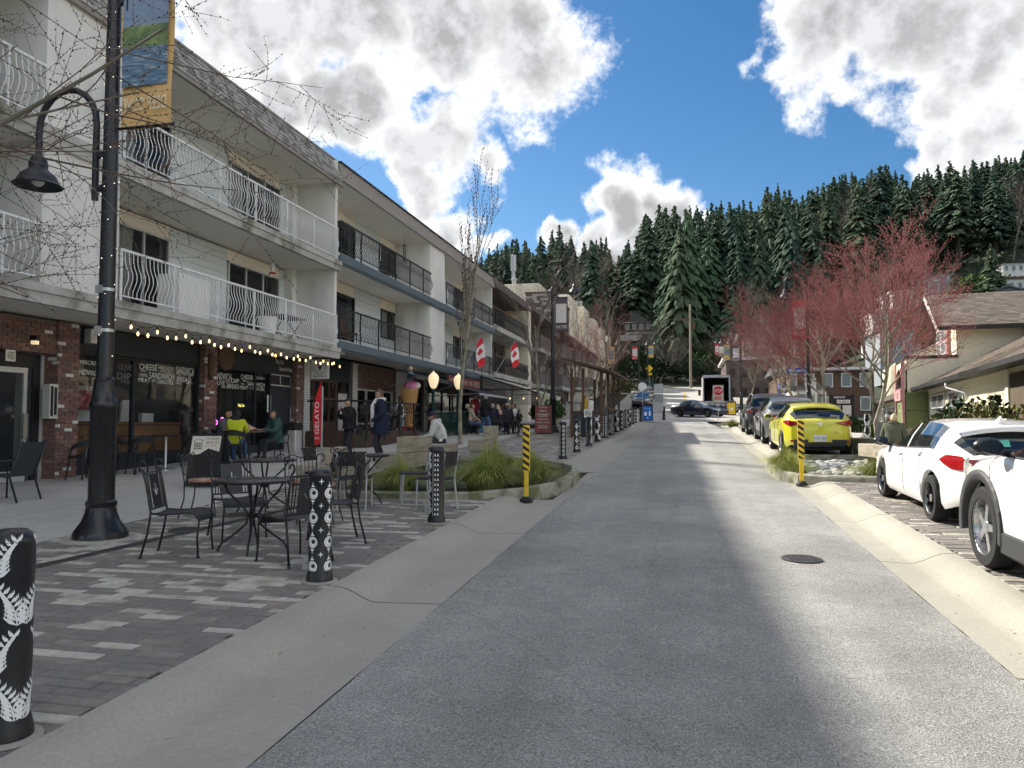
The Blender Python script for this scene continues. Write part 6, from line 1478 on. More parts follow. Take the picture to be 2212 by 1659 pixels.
    # door seams and handles
    if pillars:
        for sd in (-1,1):
            m = MB()
            for y0 in [side[0]+.12]+list(pillars)[:1]+[side[1]+.1]:
                if abs(y0-yar) < wr*arch: y0 = yar+wr*arch+.05
                m.tube([surf(y0+.05*(i/8-.5),.6+5.2*i/8,sd,.0015) for i in range(9)],.0035,4)
            m.build('door_seam','seam',bo,world=False)
            m = MB(); m.tube([surf(side[0]-(side[0]-side[1])*i/16,5.72,sd,.003) for i in range(17)],.012,5); m.build('window_trim','black_matte',bo,world=False)
            for hy in handles:
                a = surf(hy+.10,4.35,sd,.01); b = surf(hy-.10,4.35,sd,.01); m = MB(); m.tube([a,a.lerp(b,.5)+Vector((sd*.025,0,0)),b],.014,6); m.build('door_handle',paint,bo,world=False,smooth=True)
            y0 = side[0]-.10; a = surf(y0,5.9,sd,0); m = MB(); m.ball((a.x+sd*.16,a.y+.02,a.z+.07),.11,12,8,sc=(1.1,.75,.72)); m.tube([a+Vector((0,0,.01)),a+Vector((sd*.12,0,.03))],.03,6); mi_ = m.build('mirror','black_metal' if clad or paint == 'paint_white' else paint,t,world=False,smooth=True)
            m = MB(); m.add([(a.x+sd*.16+.095*math.cos(q),a.y+.02-.086,a.z+.07+.06*math.sin(q)) for q in [2*math.pi*i/14 for i in range(14)]],[tuple(range(14))]); m.build('mirror_glass','car_glass',mi_,world=False)
    # wheels
    ty, rm = wheel_meshes(wr, spokes, rim)
    for sd in (-1,1):
        for c in (yaf,yar):
            o = inst('wheel',ty,t,(sd*(hw-.125),c,wr),(0,0,0 if sd > 0 else math.pi),world=False); inst('rim',rm,o,world=False)
            if clad:
                m = MB(); n = 18; vs = []
                for i in range(n+1):
                    a = math.pi*(-.06+1.12*i/n); r0 = wr*arch+.01; r1 = r0+.085; yy0 = c+r0*math.cos(a); yy1 = c+r1*math.cos(a)
                    vs += [(sd*(wdt(c)+.018),yy0,wr+r0*math.sin(a)),(sd*(wdt(c)+.022),yy1,wr+r1*math.sin(a)),(sd*(wdt(c)-.05),yy0,wr+(r0-.012)*math.sin(a)),(sd*(wdt(c)-.03),yy1,wr+(r1+.01)*math.sin(a))]
                for i in range(n):
                    b = 4*i; f = [(b,b+4,b+5,b+1),(b+2,b+6,b+4,b),(b+1,b+5,b+7,b+3)]; m.add(vs[b:b+8],[tuple(q-b for q in (z if sd > 0 else z[::-1])) for z in f])
                m.build('arch_cladding','cladding',bo,world=False,smooth=True)
        if clad:
            m = MB(); n = 14; y0 = yaf-wr*arch-.07; y1 = yar+wr*arch+.07; vs = []
            for i in range(n+1):
                yy = y0+(y1-y0)*i/n; w = wdt(yy); vs += [(sd*(w-.08),yy,sill-.03),(sd*(w+.008),yy,sill+.03),(sd*(w+.012),yy,sill+.19),(sd*(w-.02),yy,sill+.21)]
            m.add(vs,[tuple(q if sd > 0 else (3-k_ and q)) for k_,q in ()] or [(4*i+j,4*i+4+j,4*i+5+j,4*i+1+j) for i in range(n) for j in range(3)]); m.build('sill_cladding','cladding',bo,world=False)
    # lights wrapped round the corners: list of (path points as fractions, z range)
    def wrapstrip(nm, mat, rear, pts, sd, off=.012):
        m = MB(); vs = []
        for kind, a, z0, z1 in pts:
            if kind == 's': y = (yR+a) if rear else (yF-a); x = wdt(y)+off; 
            else:
                e = yR if rear else yF; x = a; y = e-(.066*(1-(a/hw)**4)+off)*(1 if rear else -1)
            if kind == 's': vs += [(sd*(x-.004),y,z0),(sd*x,y,(z0+z1)/2),(sd*(x-.03),y,z1)]
            else: vs += [(sd*x,y,z0),(sd*x,y-(.006 if rear else -.006),(z0+z1)/2),(sd*x,y,z1)]
        n = len(pts); f = [(3*i+j,3*i+3+j,3*i+4+j,3*i+1+j) for i in range(n-1) for j in (0,1)]
        m.add(vs, f); return m.build(nm, mat, t, world=False, smooth=True)
    if tail:
        for sd in (-1,1): wrapstrip('tail_light','tail_red',True,tail,sd)
    if head:
        for sd in (-1,1): wrapstrip('headlight','lamp_clear',False,head,sd)
    if plate is not None:
        txt, pz = plate; y = yR-.082; m = MB(); m.bx(-.155,.155,y-.004,y+.01,pz-.08,pz+.08); pl = m.build('licence_plate','plate',t,world=False)
        if txt: m = MB(); text(m,txt,(-.13,y-.0055,pz-.04),(1,0,0),(0,0,1),.26,.075); m.build('plate_characters','plate_blue',pl,world=False)
    m = MB(); vs = []
    for sgn, e in ((-1,yR),(1,yF)):
        m2 = MB(); n = 12; vs = []
        for i in range(n+1):
            x = -hw*.72+hw*1.44*i/n; y = e+sgn*(.070*(1-(x/hw)**4)); zc = sill+.13; vs += [(x,y-sgn*.02,zc-.05),(x,y+sgn*.008,zc+.02),(x,y+sgn*.006,zc+.13)]
        m2.add(vs,[(3*i+j,3*i+3+j,3*i+4+j,3*i+1+j) for i in range(n) for j in (0,1)]); m2.build('lower_bumper',paint if (paint == 'paint_white' and not clad) else 'cladding',t,world=False,smooth=True)
    if roofrail:
        for sd in (-1,1): m = MB(); m.tube([surf(side[0]-.35-(side[0]-side[1]-.2)*i/10,8.15,sd,.035 if 0 < i < 10 else 0) for i in range(11)],.016,6); m.build('roof_rail','black_metal' if paint != 'paint_black' else 'grey_steel',t,world=False,smooth=True)
    return t, surf, dict(yF=yF,yR=yR,yaf=yaf,yar=yar,hw=hw)
def cz(x, y): return zr(y)+.102
HB_T = [(2.3,.56),(2.21,.70),(2.0,.80),(1.55,.90),(1.08,.98),(.35,1.30),(.05,1.385),(-.5,1.44),(-1.1,1.425),(-1.60,1.36),(-1.78,1.315),(-2.02,1.10),(-2.20,.98),(-2.3,.95)]
HB_B = [(2.3,.54),(2.1,.66),(1.5,.83),(1.0,.90),(0,.945),(-1.2,1.01),(-1.8,1.02),(-2.3,.93)]
# white hatchback
o, sf, q = car('hatchback','white five-door hatchback parked ahead of the white SUV',(3.71,11.78,cz(0,11.78)),0,'paint_white',4.46,1.80,HB_T,HB_B,2.70,.93,.325,.67,False,(.98,-1.42),(1.0,.12),(-1.74,-2.17),10,'rim_dark','cars parked on the right',
    tail=[('s',.44,.90,.915),('s',.34,.85,.975),('s',.2,.80,.985),('s',.08,.79,.975),('s',.012,.79,.965),('r',.72,.80,.95),('r',.55,.83,.93),('r',.42,.86,.91)], head=[('s',.5,.72,.75),('s',.2,.62,.74),('s',.02,.58,.70),('r',.6,.55,.66)], plate=('',.62), pillars=(-.12,), handles=(.05,-.98))
o.scale = (.90,.89,.87)
m = MB(); c = Vector((0,-1.35,1.425)); m.add([tuple(c+Vector(p)) for p in ((-.035,.0,-.01),(.035,0,-.01),(.04,-.16,-.02),(-.04,-.16,-.02),(0,-.11,.065),(0,-.14,.06))],[(0,1,4),(1,2,5,4),(2,3,5),(3,0,4,5)]); m.build('roof_antenna','paint_white',o,world=False)
m = MB(); k = 12; vs = []
for i in range(k+1): x = -.60+1.2*i/k; vs += [(x,-1.62,1.368-.07*(x/.6)**2),(x,-1.93+.07*(x/.6)**2,1.325-.08*(x/.6)**2),(x,-1.90+.07*(x/.6)**2,1.29-.08*(x/.6)**2)]
m.add(vs,[(3*i+j,3*i+3+j,3*i+4+j,3*i+1+j) for i in range(k) for j in (0,1)]); m.build('spoiler','paint_white',o,world=False,smooth=True)
m = MB(); m.tube([(.02,-2.16,1.03),(-.25,-2.13,1.06),(-.52,-2.12,1.05)],.012,5); m.build('rear_wiper','black_matte',o,world=False)
m = MB(); m.add([tuple(sf(-1.55+.085*math.cos(a),4.25+.75*math.sin(a),-1,.004)) for a in [2*math.pi*i/16 for i in range(16)]],[tuple(range(15,-1,-1))]); m.build('fuel_flap','paint_white',o,world=False)
mk('teal_card',(.10,.42,.34),.6,.1,10); m = MB(); m.quad((-.30,-2.115,1.10),(-.12,-2.12,1.10),(-.12,-2.06,1.19),(-.30,-2.055,1.18)); m.build('window_sticker','teal_card',o,world=False)
# white SUV at the right frame edge
SU_T = [(2.3,.62),(2.22,.84),(2.05,.94),(1.55,1.02),(1.05,1.10),(.40,1.50),(.05,1.60),(-.6,1.66),(-1.4,1.62),(-1.9,1.52),(-2.15,1.16),(-2.3,1.02)]
SU_B = [(2.3,.60),(2.1,.78),(1.5,.95),(1.0,1.0),(-1.2,1.08),(-2.3,1.0)]
o, sf, q = car('suv','white SUV with black wheel-arch cladding cut off by the right frame edge',(3.49,6.42,cz(0,6.42)),0,'paint_white',4.55,1.86,SU_T,SU_B,2.66,.93,.365,.70,True,(1.0,-1.5),(1.03,.15),(-1.9,-2.2),5,'rim_bright','cars parked on the right',
    tail=[('s',.3,.9,1.0),('s',.01,.88,1.02),('r',.5,.9,1.0)], head=[('s',.62,.93,.965),('s',.40,.86,.95),('s',.2,.80,.93),('s',.05,.76,.88),('r',.66,.74,.84)], pillars=(-.1,), handles=(.0,-1.0), arch=1.14)
m = MB(); m.add([tuple(sf(y,4.62+f,-1,.018)) for y,f in ((1.70,0),(1.86,-.25),(1.90,-.1),(1.72,.2))],[(3,2,1,0)]); m.build('side_marker','amber',o,world=False)
# yellow hatchback
YH_T = [(y*.955,z*.97) for y,z in HB_T]; YH_B = [(y*.955,z*.97) for y,z in HB_B]
o, sf, q = car('hatchback','bright yellow hatchback seen from behind at the rain garden',(3.27,22.95,cz(0,22.95)),0,'paint_yellow',4.27,1.76,YH_T,YH_B,2.60,.92,.315,.66,False,(.95,-1.36),(.97,.12),(-1.66,-2.04),10,'rim_bright','cars parked on the right',
    tail=[('s',.42,.90,.91),('s',.22,.84,.95),('s',.05,.80,.95),('s',.012,.80,.945),('r',.74,.80,.94),('r',.55,.82,.92),('r',.36,.875,.885)], plate=('SX8 23N',.50), pillars=(-.12,), handles=(.05,-.95))
m = MB(); m.bx(-.28,.28,-2.215,-2.19,.40,.62); m.build('plate_recess','paint_yellow',o,world=False)
m = MB(); m.bx(-.42,.42,-2.20,-2.15,.645,.66); m.build('tailgate_seam','seam',o,world=False)
for s in (-1,1): m = MB(); m.bx(s*.58-.13,s*.58+.13,-2.19,-2.165,.40,.45); m.build('reflector','tail_red',o,world=False)
m = MB(); m.lathe([(.05,-.005),(.05,.005)],(0,-2.21,.86),14,axis=1); m.build('badge','rim_bright',o,world=False)
m = MB(); k = 12; vs = []
for i in range(k+1): x = -.58+1.16*i/k; vs += [(x,-1.52,1.325-.06*(x/.58)**2),(x,-1.80+.06*(x/.58)**2,1.285-.07*(x/.58)**2),(x,-1.77+.06*(x/.58)**2,1.255-.07*(x/.58)**2)]
m.add(vs,[(3*i+j,3*i+3+j,3*i+4+j,3*i+1+j) for i in range(k) for j in (0,1)]); m.build('spoiler','paint_yellow',o,world=False,smooth=True)
m = MB(); m.tube([(.0,-2.07,1.0),(.22,-2.02,1.03),(.45,-2.02,1.02)],.011,5); m.build('rear_wiper','black_matte',o,world=False)
# grey crossover and black SUV
CR_T = [(2.4,.60),(2.3,.82),(2.1,.92),(1.5,1.0),(1.0,1.08),(.3,1.46),(-.1,1.56),(-.8,1.60),(-1.5,1.52),(-1.8,1.42),(-2.15,1.12),(-2.32,1.02),(-2.4,1.0)]
CR_B = [(2.4,.58),(2.1,.76),(1.5,.92),(1.0,.98),(-1.2,1.06),(-2.4,.98)]
car('crossover','dark grey crossover parked just ahead of the yellow hatchback',(3.33,28.3,cz(0,28.3)),0,'paint_grey',4.7,1.86,CR_T,CR_B,2.78,.95,.36,.68,True,(.95,-1.5),(1.0,.1),(-1.78,-2.2),10,'rim_bright','cars parked on the right',tail=[('s',.35,.92,.97),('s',.01,.88,.99),('r',.6,.90,.98),('r',.02,.93,.97)],plate=('',.6),pillars=(-.12,),handles=(0,-1.0))
BS_T = [(2.3,.66),(2.24,.90),(2.05,1.0),(1.5,1.08),(1.1,1.14),(.5,1.56),(.1,1.66),(-.8,1.70),(-1.7,1.66),(-1.95,1.58),(-2.12,1.2),(-2.2,1.08),(-2.3,1.0)]
car('suv','black SUV with roof rails, foremost in the parked row on the right',(3.28,34.6,cz(0,34.6)),0,'paint_black',4.6,1.86,BS_T,SU_B,2.69,.95,.37,.72,True,(1.0,-1.6),(1.08,.2),(-1.9,-2.13),10,'rim_dark','cars parked on the right',tail=[('s',.35,.95,1.0),('s',.01,.90,1.06),('r',.55,.92,1.04),('r',.36,.96,1.0)],plate=('',.62),pillars=(-.1,),handles=(.05,-1.0),roofrail=True)
# black sedan turning across the junction
SE_T = [(2.5,.55),(2.42,.70),(2.2,.78),(1.5,.90),(.95,.98),(.2,1.30),(-.2,1.40),(-.7,1.43),(-1.3,1.34),(-1.75,1.12),(-2.0,1.03),(-2.4,1.0),(-2.5,.92)]
SE_B = [(2.5,.53),(2.2,.66),(1.5,.83),(.9,.89),(-1.3,.97),(-2.5,.88)]
pz = H+(915-903)/FPX*67.5; q = PY(1510,902,68)
car('sedan','glossy black sedan turning across the junction beyond the stop sign',(q.x,68,zr(68)+.02),R(-128),'paint_navy',4.97,1.87,SE_T,SE_B,2.87,.95,.345,.68,False,(.9,-1.45),(.95,.05),(-1.25,-1.85),10,'rim_bright',head=[('s',.55,.70,.72),('s',.2,.62,.74),('s',.03,.58,.72),('r',.62,.58,.70),('r',.45,.60,.66)],tail=[('s',.3,.8,.9),('r',.5,.8,.9)],pillars=(-.15,),handles=(0,-.95))
for k,(x,y,p_,lb) in enumerate(((-4.55,80,'paint_black','black car facing us at the far left kerb behind the round sign back'),(-4.6,86,'paint_grey','dark grey car parked behind the black one on the far left'),(-4.65,92,'paint_red','dark red car, last in the row on the far left'))):
    car('parked_car',lb,(x,y,zr(y)+.06),math.pi,p_,4.6,1.82,CR_T if k else HB_T,CR_B if k else HB_B,2.7,.93,.33,.68,False,(.95,-1.4),(1.0,.12),(-1.76,-2.17),10,'rim_bright','cars parked on the far left',head=[('s',.5,.72,.78),('s',.02,.62,.76),('r',.5,.62,.70)],tail=[('s',.3,.85,.95),('r',.5,.85,.95)],pillars=(-.12,),pitch=False)
# box truck with open back
mk('truck_body',(.50,.50,.48),.6,.15,3); mk('truck_dark',(.02,.02,.022),.8,.2,3)
a = PY(1519,893,76); x0 = a.x; x1 = x0+2.5; zb_ = zr(76)+.03; t = thing('box_truck','white box truck seen from behind with its cargo door open','truck',((x0+x1)/2,76,zb_))
m = MB(); tt = .06; y0,y1 = 76.0,81.6; b0,b1 = zb_+.95,zb_+3.35
m.bx(x0,x0+tt,y0,y1,b0,b1); m.bx(x1-tt,x1,y0,y1,b0,b1); m.bx(x0,x1,y0+.001,y1,b1,b1+tt); m.bx(x0+tt,x1-tt,y0,y1,b0-tt,b0); m.bx(x0+tt,x1-tt,y1-.05,y1,b0,b1); m.build('cargo_box','truck_body',t)
m = MB(); m.bx(x0-.03,x0+.1,y0-.05,y0-.001,b0-.1,b1+.1); m.bx(x1-.1,x1+.03,y0-.05,y0-.001,b0-.1,b1+.1); m.bx(x0+.101,x1-.101,y0-.05,y0-.001,b1-.15,b1+.1); m.build('door_frame','galv',t)
m = MB(); m.bx(x0+.062,x1-.062,y1-.3,y1-.06,b0+.01,b1-.01); m.bx(x0+.06,x0+.075,y0+.2,y1,b0,b1); m.bx(x1-.075,x1-.06,y0+.2,y1,b0,b1); m.build('cargo_lining','truck_dark',t)
m = MB(); m.bx(x0+.1,x1-.1,y0-.3,y0-.051,b0-.14,b0-.02); m.bx(x0+.1,x1-.1,y0-.12,y0-.06,zb_+.5,zb_+.62); m.bx(x0+.45,x1-.45,y0,y1+1.5,zb_+.55,b0-.061); m.build('tail_lift','galv',t)
m = MB(); m.bx(x0+.15,x1-.15,y1+.15,y1+2.0,zb_+.6,zb_+2.5); m.build('cab','truck_body',t)
for s in (x0+.05,x1-.35):
    for yy in (y0+1.2,y1+1.0): m = MB(); m.lathe([(.42,0),(.42,.28),(.3,.3)],(s,yy,zb_+.42),18,axis=0); m.build('wheel','tyre',t)
m = MB(); m.bx(x0-.35,x0-.1,y1+.3,y1+.4,zb_+1.7,zb_+2.3); m.build('mirror','black_matte',t)
for k,(bx_,by_,w_,h_) in enumerate(((x0+.9,78.5,.5,.6),(x0+1.5,79.3,.6,.9),(x0+.5,80,.5,1.2))):
    t2 = thing('cargo_crate',('low pale crate in the open truck','mid-sized crate standing in the open truck','tall crate at the left wall of the open truck')[k],'crate',(bx_,by_,b0)); m = MB(); m.cham(bx_,bx_+w_,by_,by_+.5,b0,b0+h_,.02); m.build('crate','kerb' if k < 2 else 'wood_brown',t2)
# ------------------------------------------------------------------ bare street trees, shrubs, grasses
mk('twig_red', (.23,.10,.085), .8, .3, 6); mk('twig_brown', (.17,.13,.105), .85, .3, 6); mk('bud', (.25,.068,.066), .8, .3, 6); mk('bud_dark', (.05,.03,.03), .8, .2, 6); mk('bark_pale', (.33,.29,.23), .9, .25, 8, .4, 50, col2=(.17,.16,.11), cscale=4)
def bare_tree(seed, h, trunk_h, r0, spread, levels, up, twig, budr=0.0, nb=(5,4,4,3), lean=(0,0), lenf=(.62,.55,.5,.45), bud_every=.12, budmat='bud', fork=0.55, kink=.16, trunk_name='trunk', bark='bark_pale', straight=0.0):
    rg = random.Random(seed); tk = MB(); cr = MB(); LV = {}
    def grow(p, d, L, r, lv):
        n = 5 if lv < 2 else (4 if lv == 2 else 3); pts = [p.copy()]; rs = [r]; q = p.copy(); dd = d.copy()
        for i in range(n):
            dd = (dd+Vector((rg.gauss(0,kink),rg.gauss(0,kink),rg.gauss(0,kink)*.6+up*.10))).normalized(); q = q+dd*(L/n); pts.append(q.copy()); rs.append(r*(1-.72*(i+1)/n))
        (tk if lv <= 1 else cr).tube(pts, rs, 6 if lv == 0 else (5 if lv == 1 else 3), cap=False)
        if budr and lv >= levels-1:
            k = int(L/bud_every)
            for b in range(k):
                t = (b+.5)/k*n; i = min(n-1,int(t)); c = pts[i].lerp(pts[i+1],t-i)+Vector((rg.gauss(0,1),rg.gauss(0,1),rg.gauss(0,1)))*budr*.5; s = budr*rg.uniform(.7,1.3)
                cr.add([c+Vector((s,0,0)),c+Vector((-s*.5,s*.8,0)),c+Vector((-s*.5,-s*.8,0)),c+Vector((0,0,s*1.5)),c+Vector((0,0,-s))],[(0,1,3),(1,2,3),(2,0,3),(1,0,4),(2,1,4),(0,2,4)],1)
        if lv >= levels: return
        k = nb[min(lv,len(nb)-1)]
        for b in range(k):
            t = fork+(1-fork)*(b+rg.random()*.8)/k if lv == 0 else .25+.75*(b+rg.random()*.7)/k
            t = min(.98,t)*n; i = min(n-1,int(t)); c = pts[i].lerp(pts[i+1],t-i)
            ax = (pts[i+1]-pts[i]).normalized(); a = rg.uniform(0,6.283) if lv else 6.283*b/k+rg.uniform(-.5,.5)
            o1 = ax.orthogonal().normalized(); o2 = ax.cross(o1); sp = spread*rg.uniform(.75,1.2)
            nd = (ax*math.cos(sp)+(o1*math.cos(a)+o2*math.sin(a))*math.sin(sp)).normalized(); nd = (nd+Vector((0,0,up*.35))).normalized()
            grow(c, nd, L*lenf[min(lv,len(lenf)-1)]*rg.uniform(.75,1.2)*(1.15-.3*t/n), max(.0035,rs[i]*.55), lv+1)
    grow(Vector((0,0,-.1)), Vector((lean[0],lean[1],1)).normalized(), h, r0, 0)
    return tk.mesh(trunk_name, bark, smooth=True), cr.mesh('crown', [twig, budmat])
def put_tree(name, label, ms, loc, rz=0, s=1.0, group=None, sc=None, cat='tree'):
    t = thing(name, label, cat, loc, rz, group)
    for nm, me in zip(('trunk','crown'), ms): inst(nm, me, t, world=False, sc=sc or (s,s,s))
    return t
def gz(x,y): return zr(y)+.09
# right-hand red maples
MAP = [bare_tree(41,3.9,2,.09,.66,4,.42,'twig_red',.015,(12,8,6,5),lenf=(.80,.56,.52,.5),fork=.36,bud_every=.09), bare_tree(42,3.7,2,.085,.74,4,.38,'twig_red',.015,(11,8,6,5),lenf=(.80,.56,.52,.5),fork=.38,bud_every=.09), bare_tree(43,3.5,2,.08,.76,4,.3,'twig_brown',.009,(10,7,6,4),lenf=(.80,.58,.52,.5),fork=.36,bud_every=.15)]
GM = 'bare red-twigged maples on the right'
for x,y,k,s,rz,lb in ((6.05,27.0,0,1.02,.3,'tallest red-twigged bare maple, right in front of the yellow building'),(5.75,35.5,1,1.15,1.9,'bare maple by the gallery board behind the yellow hatchback'),(6.0,43.5,2,1.25,3.1,'bare maple left of the gallery board, second along the row'),(6.1,52,1,1.25,4.0,'red-twigged maple beside the red-bannered lamp'),(6.6,60,0,1.1,5.2,'red-twigged maple behind the parked cars near the junction'),(6.5,84,2,1.3,.9,'brown bare tree up the hill on the right of the truck'),(6.2,95,2,1.25,2.2,'farthest brown bare tree on the right of the hill road'),(10.5,48,0,1.35,2.6,'red-twigged maple rising behind the entrance portal')):
    put_tree('bare_maple',lb,MAP[k],(x,y,gz(x,y) if y < 60 else zr(y)+.1),rz,s,GM)
# thin upright tree on the left and its neighbours
UPR = bare_tree(51,6.7,3,.08,.30,3,.9,'twig_brown',.022,(13,5,3,2),lenf=(.52,.42,.4,.4),fork=.30,bud_every=.14,budmat='bud_dark',kink=.07)
put_tree('bare_tree','slender upright bare tree with dark buds before the balconies on the left',UPR,(-7.55,25.3,gz(0,25.3)),.6,1.0)
LTR = [bare_tree(52,5.6,2,.11,.55,4,.45,'twig_brown',.009,(8,5,4,3),lenf=(.66,.58,.5,.45),fork=.25,bud_every=.2), bare_tree(53,5.0,2,.10,.66,4,.35,'twig_red',.010,(8,6,4,4),lenf=(.7,.58,.52,.5),fork=.33,bud_every=.12)]
for x,y,k,s,rz,lb in ((-6.45,34.0,0,.9,.2,'bare tree with forked trunk beside the doughnut shop board'),(-5.9,39.5,1,.85,1.4,'pale-barked bare tree behind the dark patio hut'),(-6.2,47,1,.9,2.9,'reddish bare tree in front of the brown block on the left'),(-7.2,57,1,.9,4.4,'reddish bare tree farther along the brown block'),(-6.6,64,0,1.2,5.4,'far bare tree near the left corner')):
    put_tree('bare_tree',lb,LTR[k],(x,y,gz(x,y)),rz,s,'bare trees on the left pavement')
# branches reaching in from a tree outside the left frame edge
NEAR = bare_tree(61,4.4,2,.13,.95,4,.02,'twig_brown',.008,(11,6,5,4),lenf=(.95,.6,.5,.45),fork=.45,bud_every=.07,budmat='bud_dark',kink=.13,bark='bark_grey')
put_tree('bare_tree','bare tree whose budded branches reach in from the left frame edge',NEAR,(-8.9,5.7,gz(0,5.7)),2.3,.98)
# hillside brush and bare trees
BR1 = bare_tree(71,3.2,1,.09,.75,4,.3,'twig_brown',0,(10,6,5,4),lenf=(.85,.6,.55,.5),fork=.12); BR2 = bare_tree(72,9,3,.16,.5,4,.6,'twig_brown',0,(10,6,5,3),lenf=(.55,.55,.5,.45),fork=.3,bark='bark_grey')
for px_,yb,Y,ms,s,lb in ((1130,600,165,BR2,1.6,'grey leafless tree among the conifers at the left of the hill'),(1610,560,158,BR2,1.5,'grey leafless tree between the cedars behind the utility pole'),(1760,560,150,BR2,1.7,'grey leafless tree in the forest above the red maples'),(1840,520,156,BR2,1.7,'tall grey leafless tree high in the forest on the right'),(1455,808,122,BR1,2.3,'wide brown leafless bush at the top of the hill road'),(1425,815,120,BR1,1.6,'smaller brown bush left of the wide leafless bush'),(1560,800,122,BR1,1.9,'brown leafless bush behind the truck'),(1260,640,146,BR2,1.7,'tall grey leafless tree among the conifers above the cream towers'),(1215,650,150,BR2,1.5,'grey leafless tree left of the taller one above the cream towers'),(1395,760,132,BR1,1.2,'brown brush below the hip-roofed house'),(1700,760,112,BR2,1.1,'grey leafless tree behind the brown block on the right'),(2190,600,140,BR2,1.2,'grey leafless tree behind the white houses at the right edge'),(1870,700,112,BR2,1.3,'leafless tree behind the red maples on the slope')):
    d = ray(px_,yb); X = d.x/d.y*Y; put_tree('bare_tree' if ms is BR2 else 'bush',lb,ms,(X,Y,zt(X,Y)-.2),px_*.7,s,cat='tree' if ms is BR2 else 'bush')
# leafy evergreen shrubs
leafmat('shrub_leaf',(.05,.10,.03),(.08,.13,.04)); leafmat('shrub_olive',(.10,.11,.04),(.14,.13,.05)); leafmat('shrub_dark',(.025,.05,.025),(.04,.07,.03))
def shrub(seed, rx, rz_, n, leaf, mat, tw='twig_brown'):
    rg = random.Random(seed); st = MB(); lf = MB()
    for i in range(n):
        a = rg.uniform(0,6.283); u = rg.random()**.5; el = rg.uniform(-.1,1); r = rx*math.sqrt(max(.05,1-el*el*.8))*u**.4*(1+.3*noise.noise((math.cos(a)*2,math.sin(a)*2,el*2+seed))); c = Vector((r*math.cos(a),r*math.sin(a),rz_*(.5+.5*el)*(.5+.5*u)))
        d = Vector((rg.gauss(0,1),rg.gauss(0,1),rg.gauss(0,.7)+.3)).normalized(); o1 = d.orthogonal().normalized()*leaf*.35; s = leaf*rg.uniform(.7,1.3)
        lf.add([c-d*s*.5,c+o1,c+d*s*.5,c-o1],[(0,1,2,3)])
    for i in range(14):
        a = rg.uniform(0,6.283); st.tube([(0,0,0),(rx*.4*math.cos(a),rx*.4*math.sin(a),rz_*.4),(rx*.8*math.cos(a),rx*.8*math.sin(a),rz_*rg.uniform(.5,.9))],[.03,.02,.006],4,cap=False)
    return st.mesh('stems',tw), lf.mesh('foliage',mat)
SHR = {'g':shrub(1,1,1.3,1500,.14,'shrub_leaf'),'d':shrub(2,1,1.3,1500,.13,'shrub_dark'),'o':shrub(3,1,1.0,1300,.10,'shrub_olive')}
def put_shrub(label, k, loc, s, sz=None, name='shrub', cat='shrub'):
    t = thing(name,label,cat,loc,loc[0]*3.1,None)
    for nm, me in zip(('stems','foliage'),SHR[k]): inst(nm,me,t,world=False,sc=(s,s,sz or s))
    return t
for px_,Y,k,s,sz,yb,lb in ((1560,126,'g',4.5,4.0,752,'big light green evergreen mound below the small timber house'),(1608,128,'g',4,4,756,'green evergreen mound right of the utility pole'),(1510,120,'d',2.6,3.2,790,'small dark green conifer-like shrub at the top of the road'),(1350,112,'d',5,5,800,'dark green bush mass behind the far left lamps'),(1412,122,'d',4,3.0,790,'dark bushes left of the wide brown bush'),(1640,118,'d',4,4,770,'dark green bush behind the brown block'),(1330,100,'o',3,2.4,840,'olive brush on the bank beside the hill road'),(1950,104,'d',4,3,700,'dark green bush between the hill houses'),(2040,110,'g',3.5,3,640,'green bush in front of the gabled hill house'),(1985,108,'d',4,3.4,672,'dark hedge under the white flat-roofed house'),(2125,118,'g',3.5,3.2,628,'green bush beside the single fir on the slope')):
    d = ray(px_,yb); X = d.x/d.y*Y; put_shrub(lb,k,(X,Y,zt(X,Y)-.3),s,sz)
for x,y,k,s,sz,lb in ((7.35,20.6,'o',1.3,1.75,'reddish-olive shrub behind the white SUV at the right edge'),(7.7,24.5,'o',1.2,1.6,'clipped tangled shrub under the eaves behind the white hatchback'),(7.4,22.4,'d',1.0,1.5,'darker shrub between the two under the eaves'),(7.4,32.0,'g',.8,.8,'leafy green shrub at the foot of the tallest maple'),(7.0,37.5,'d',.9,.8,'dark shrubs below the gallery board'),(8.2,34.0,'g',.7,.8,'green shrub left of the entrance portal'),(7.2,30.0,'o',.6,.5,'low olive groundcover beside the tallest maple')):
    put_shrub(lb,k,(x,y,zt(x,y)-.05),s,sz)
t = thing('hedge','clipped green hedge block behind the maples beyond the kiosk','hedge',(7.3,55,zt(7.3,55)))
for nm, me in zip(('stems','foliage'),SHR['d']): inst(nm,me,t,world=False,sc=(.9,.6,1.5))
for x,y,lb in ((-7.3,41.0,'variegated leafy shrub in front of the far left shops'),(-8.0,44.5,'green rhododendron by the far left shops')): put_shrub(lb,'g',(x,y,gz(x,y)),.9,1.2)
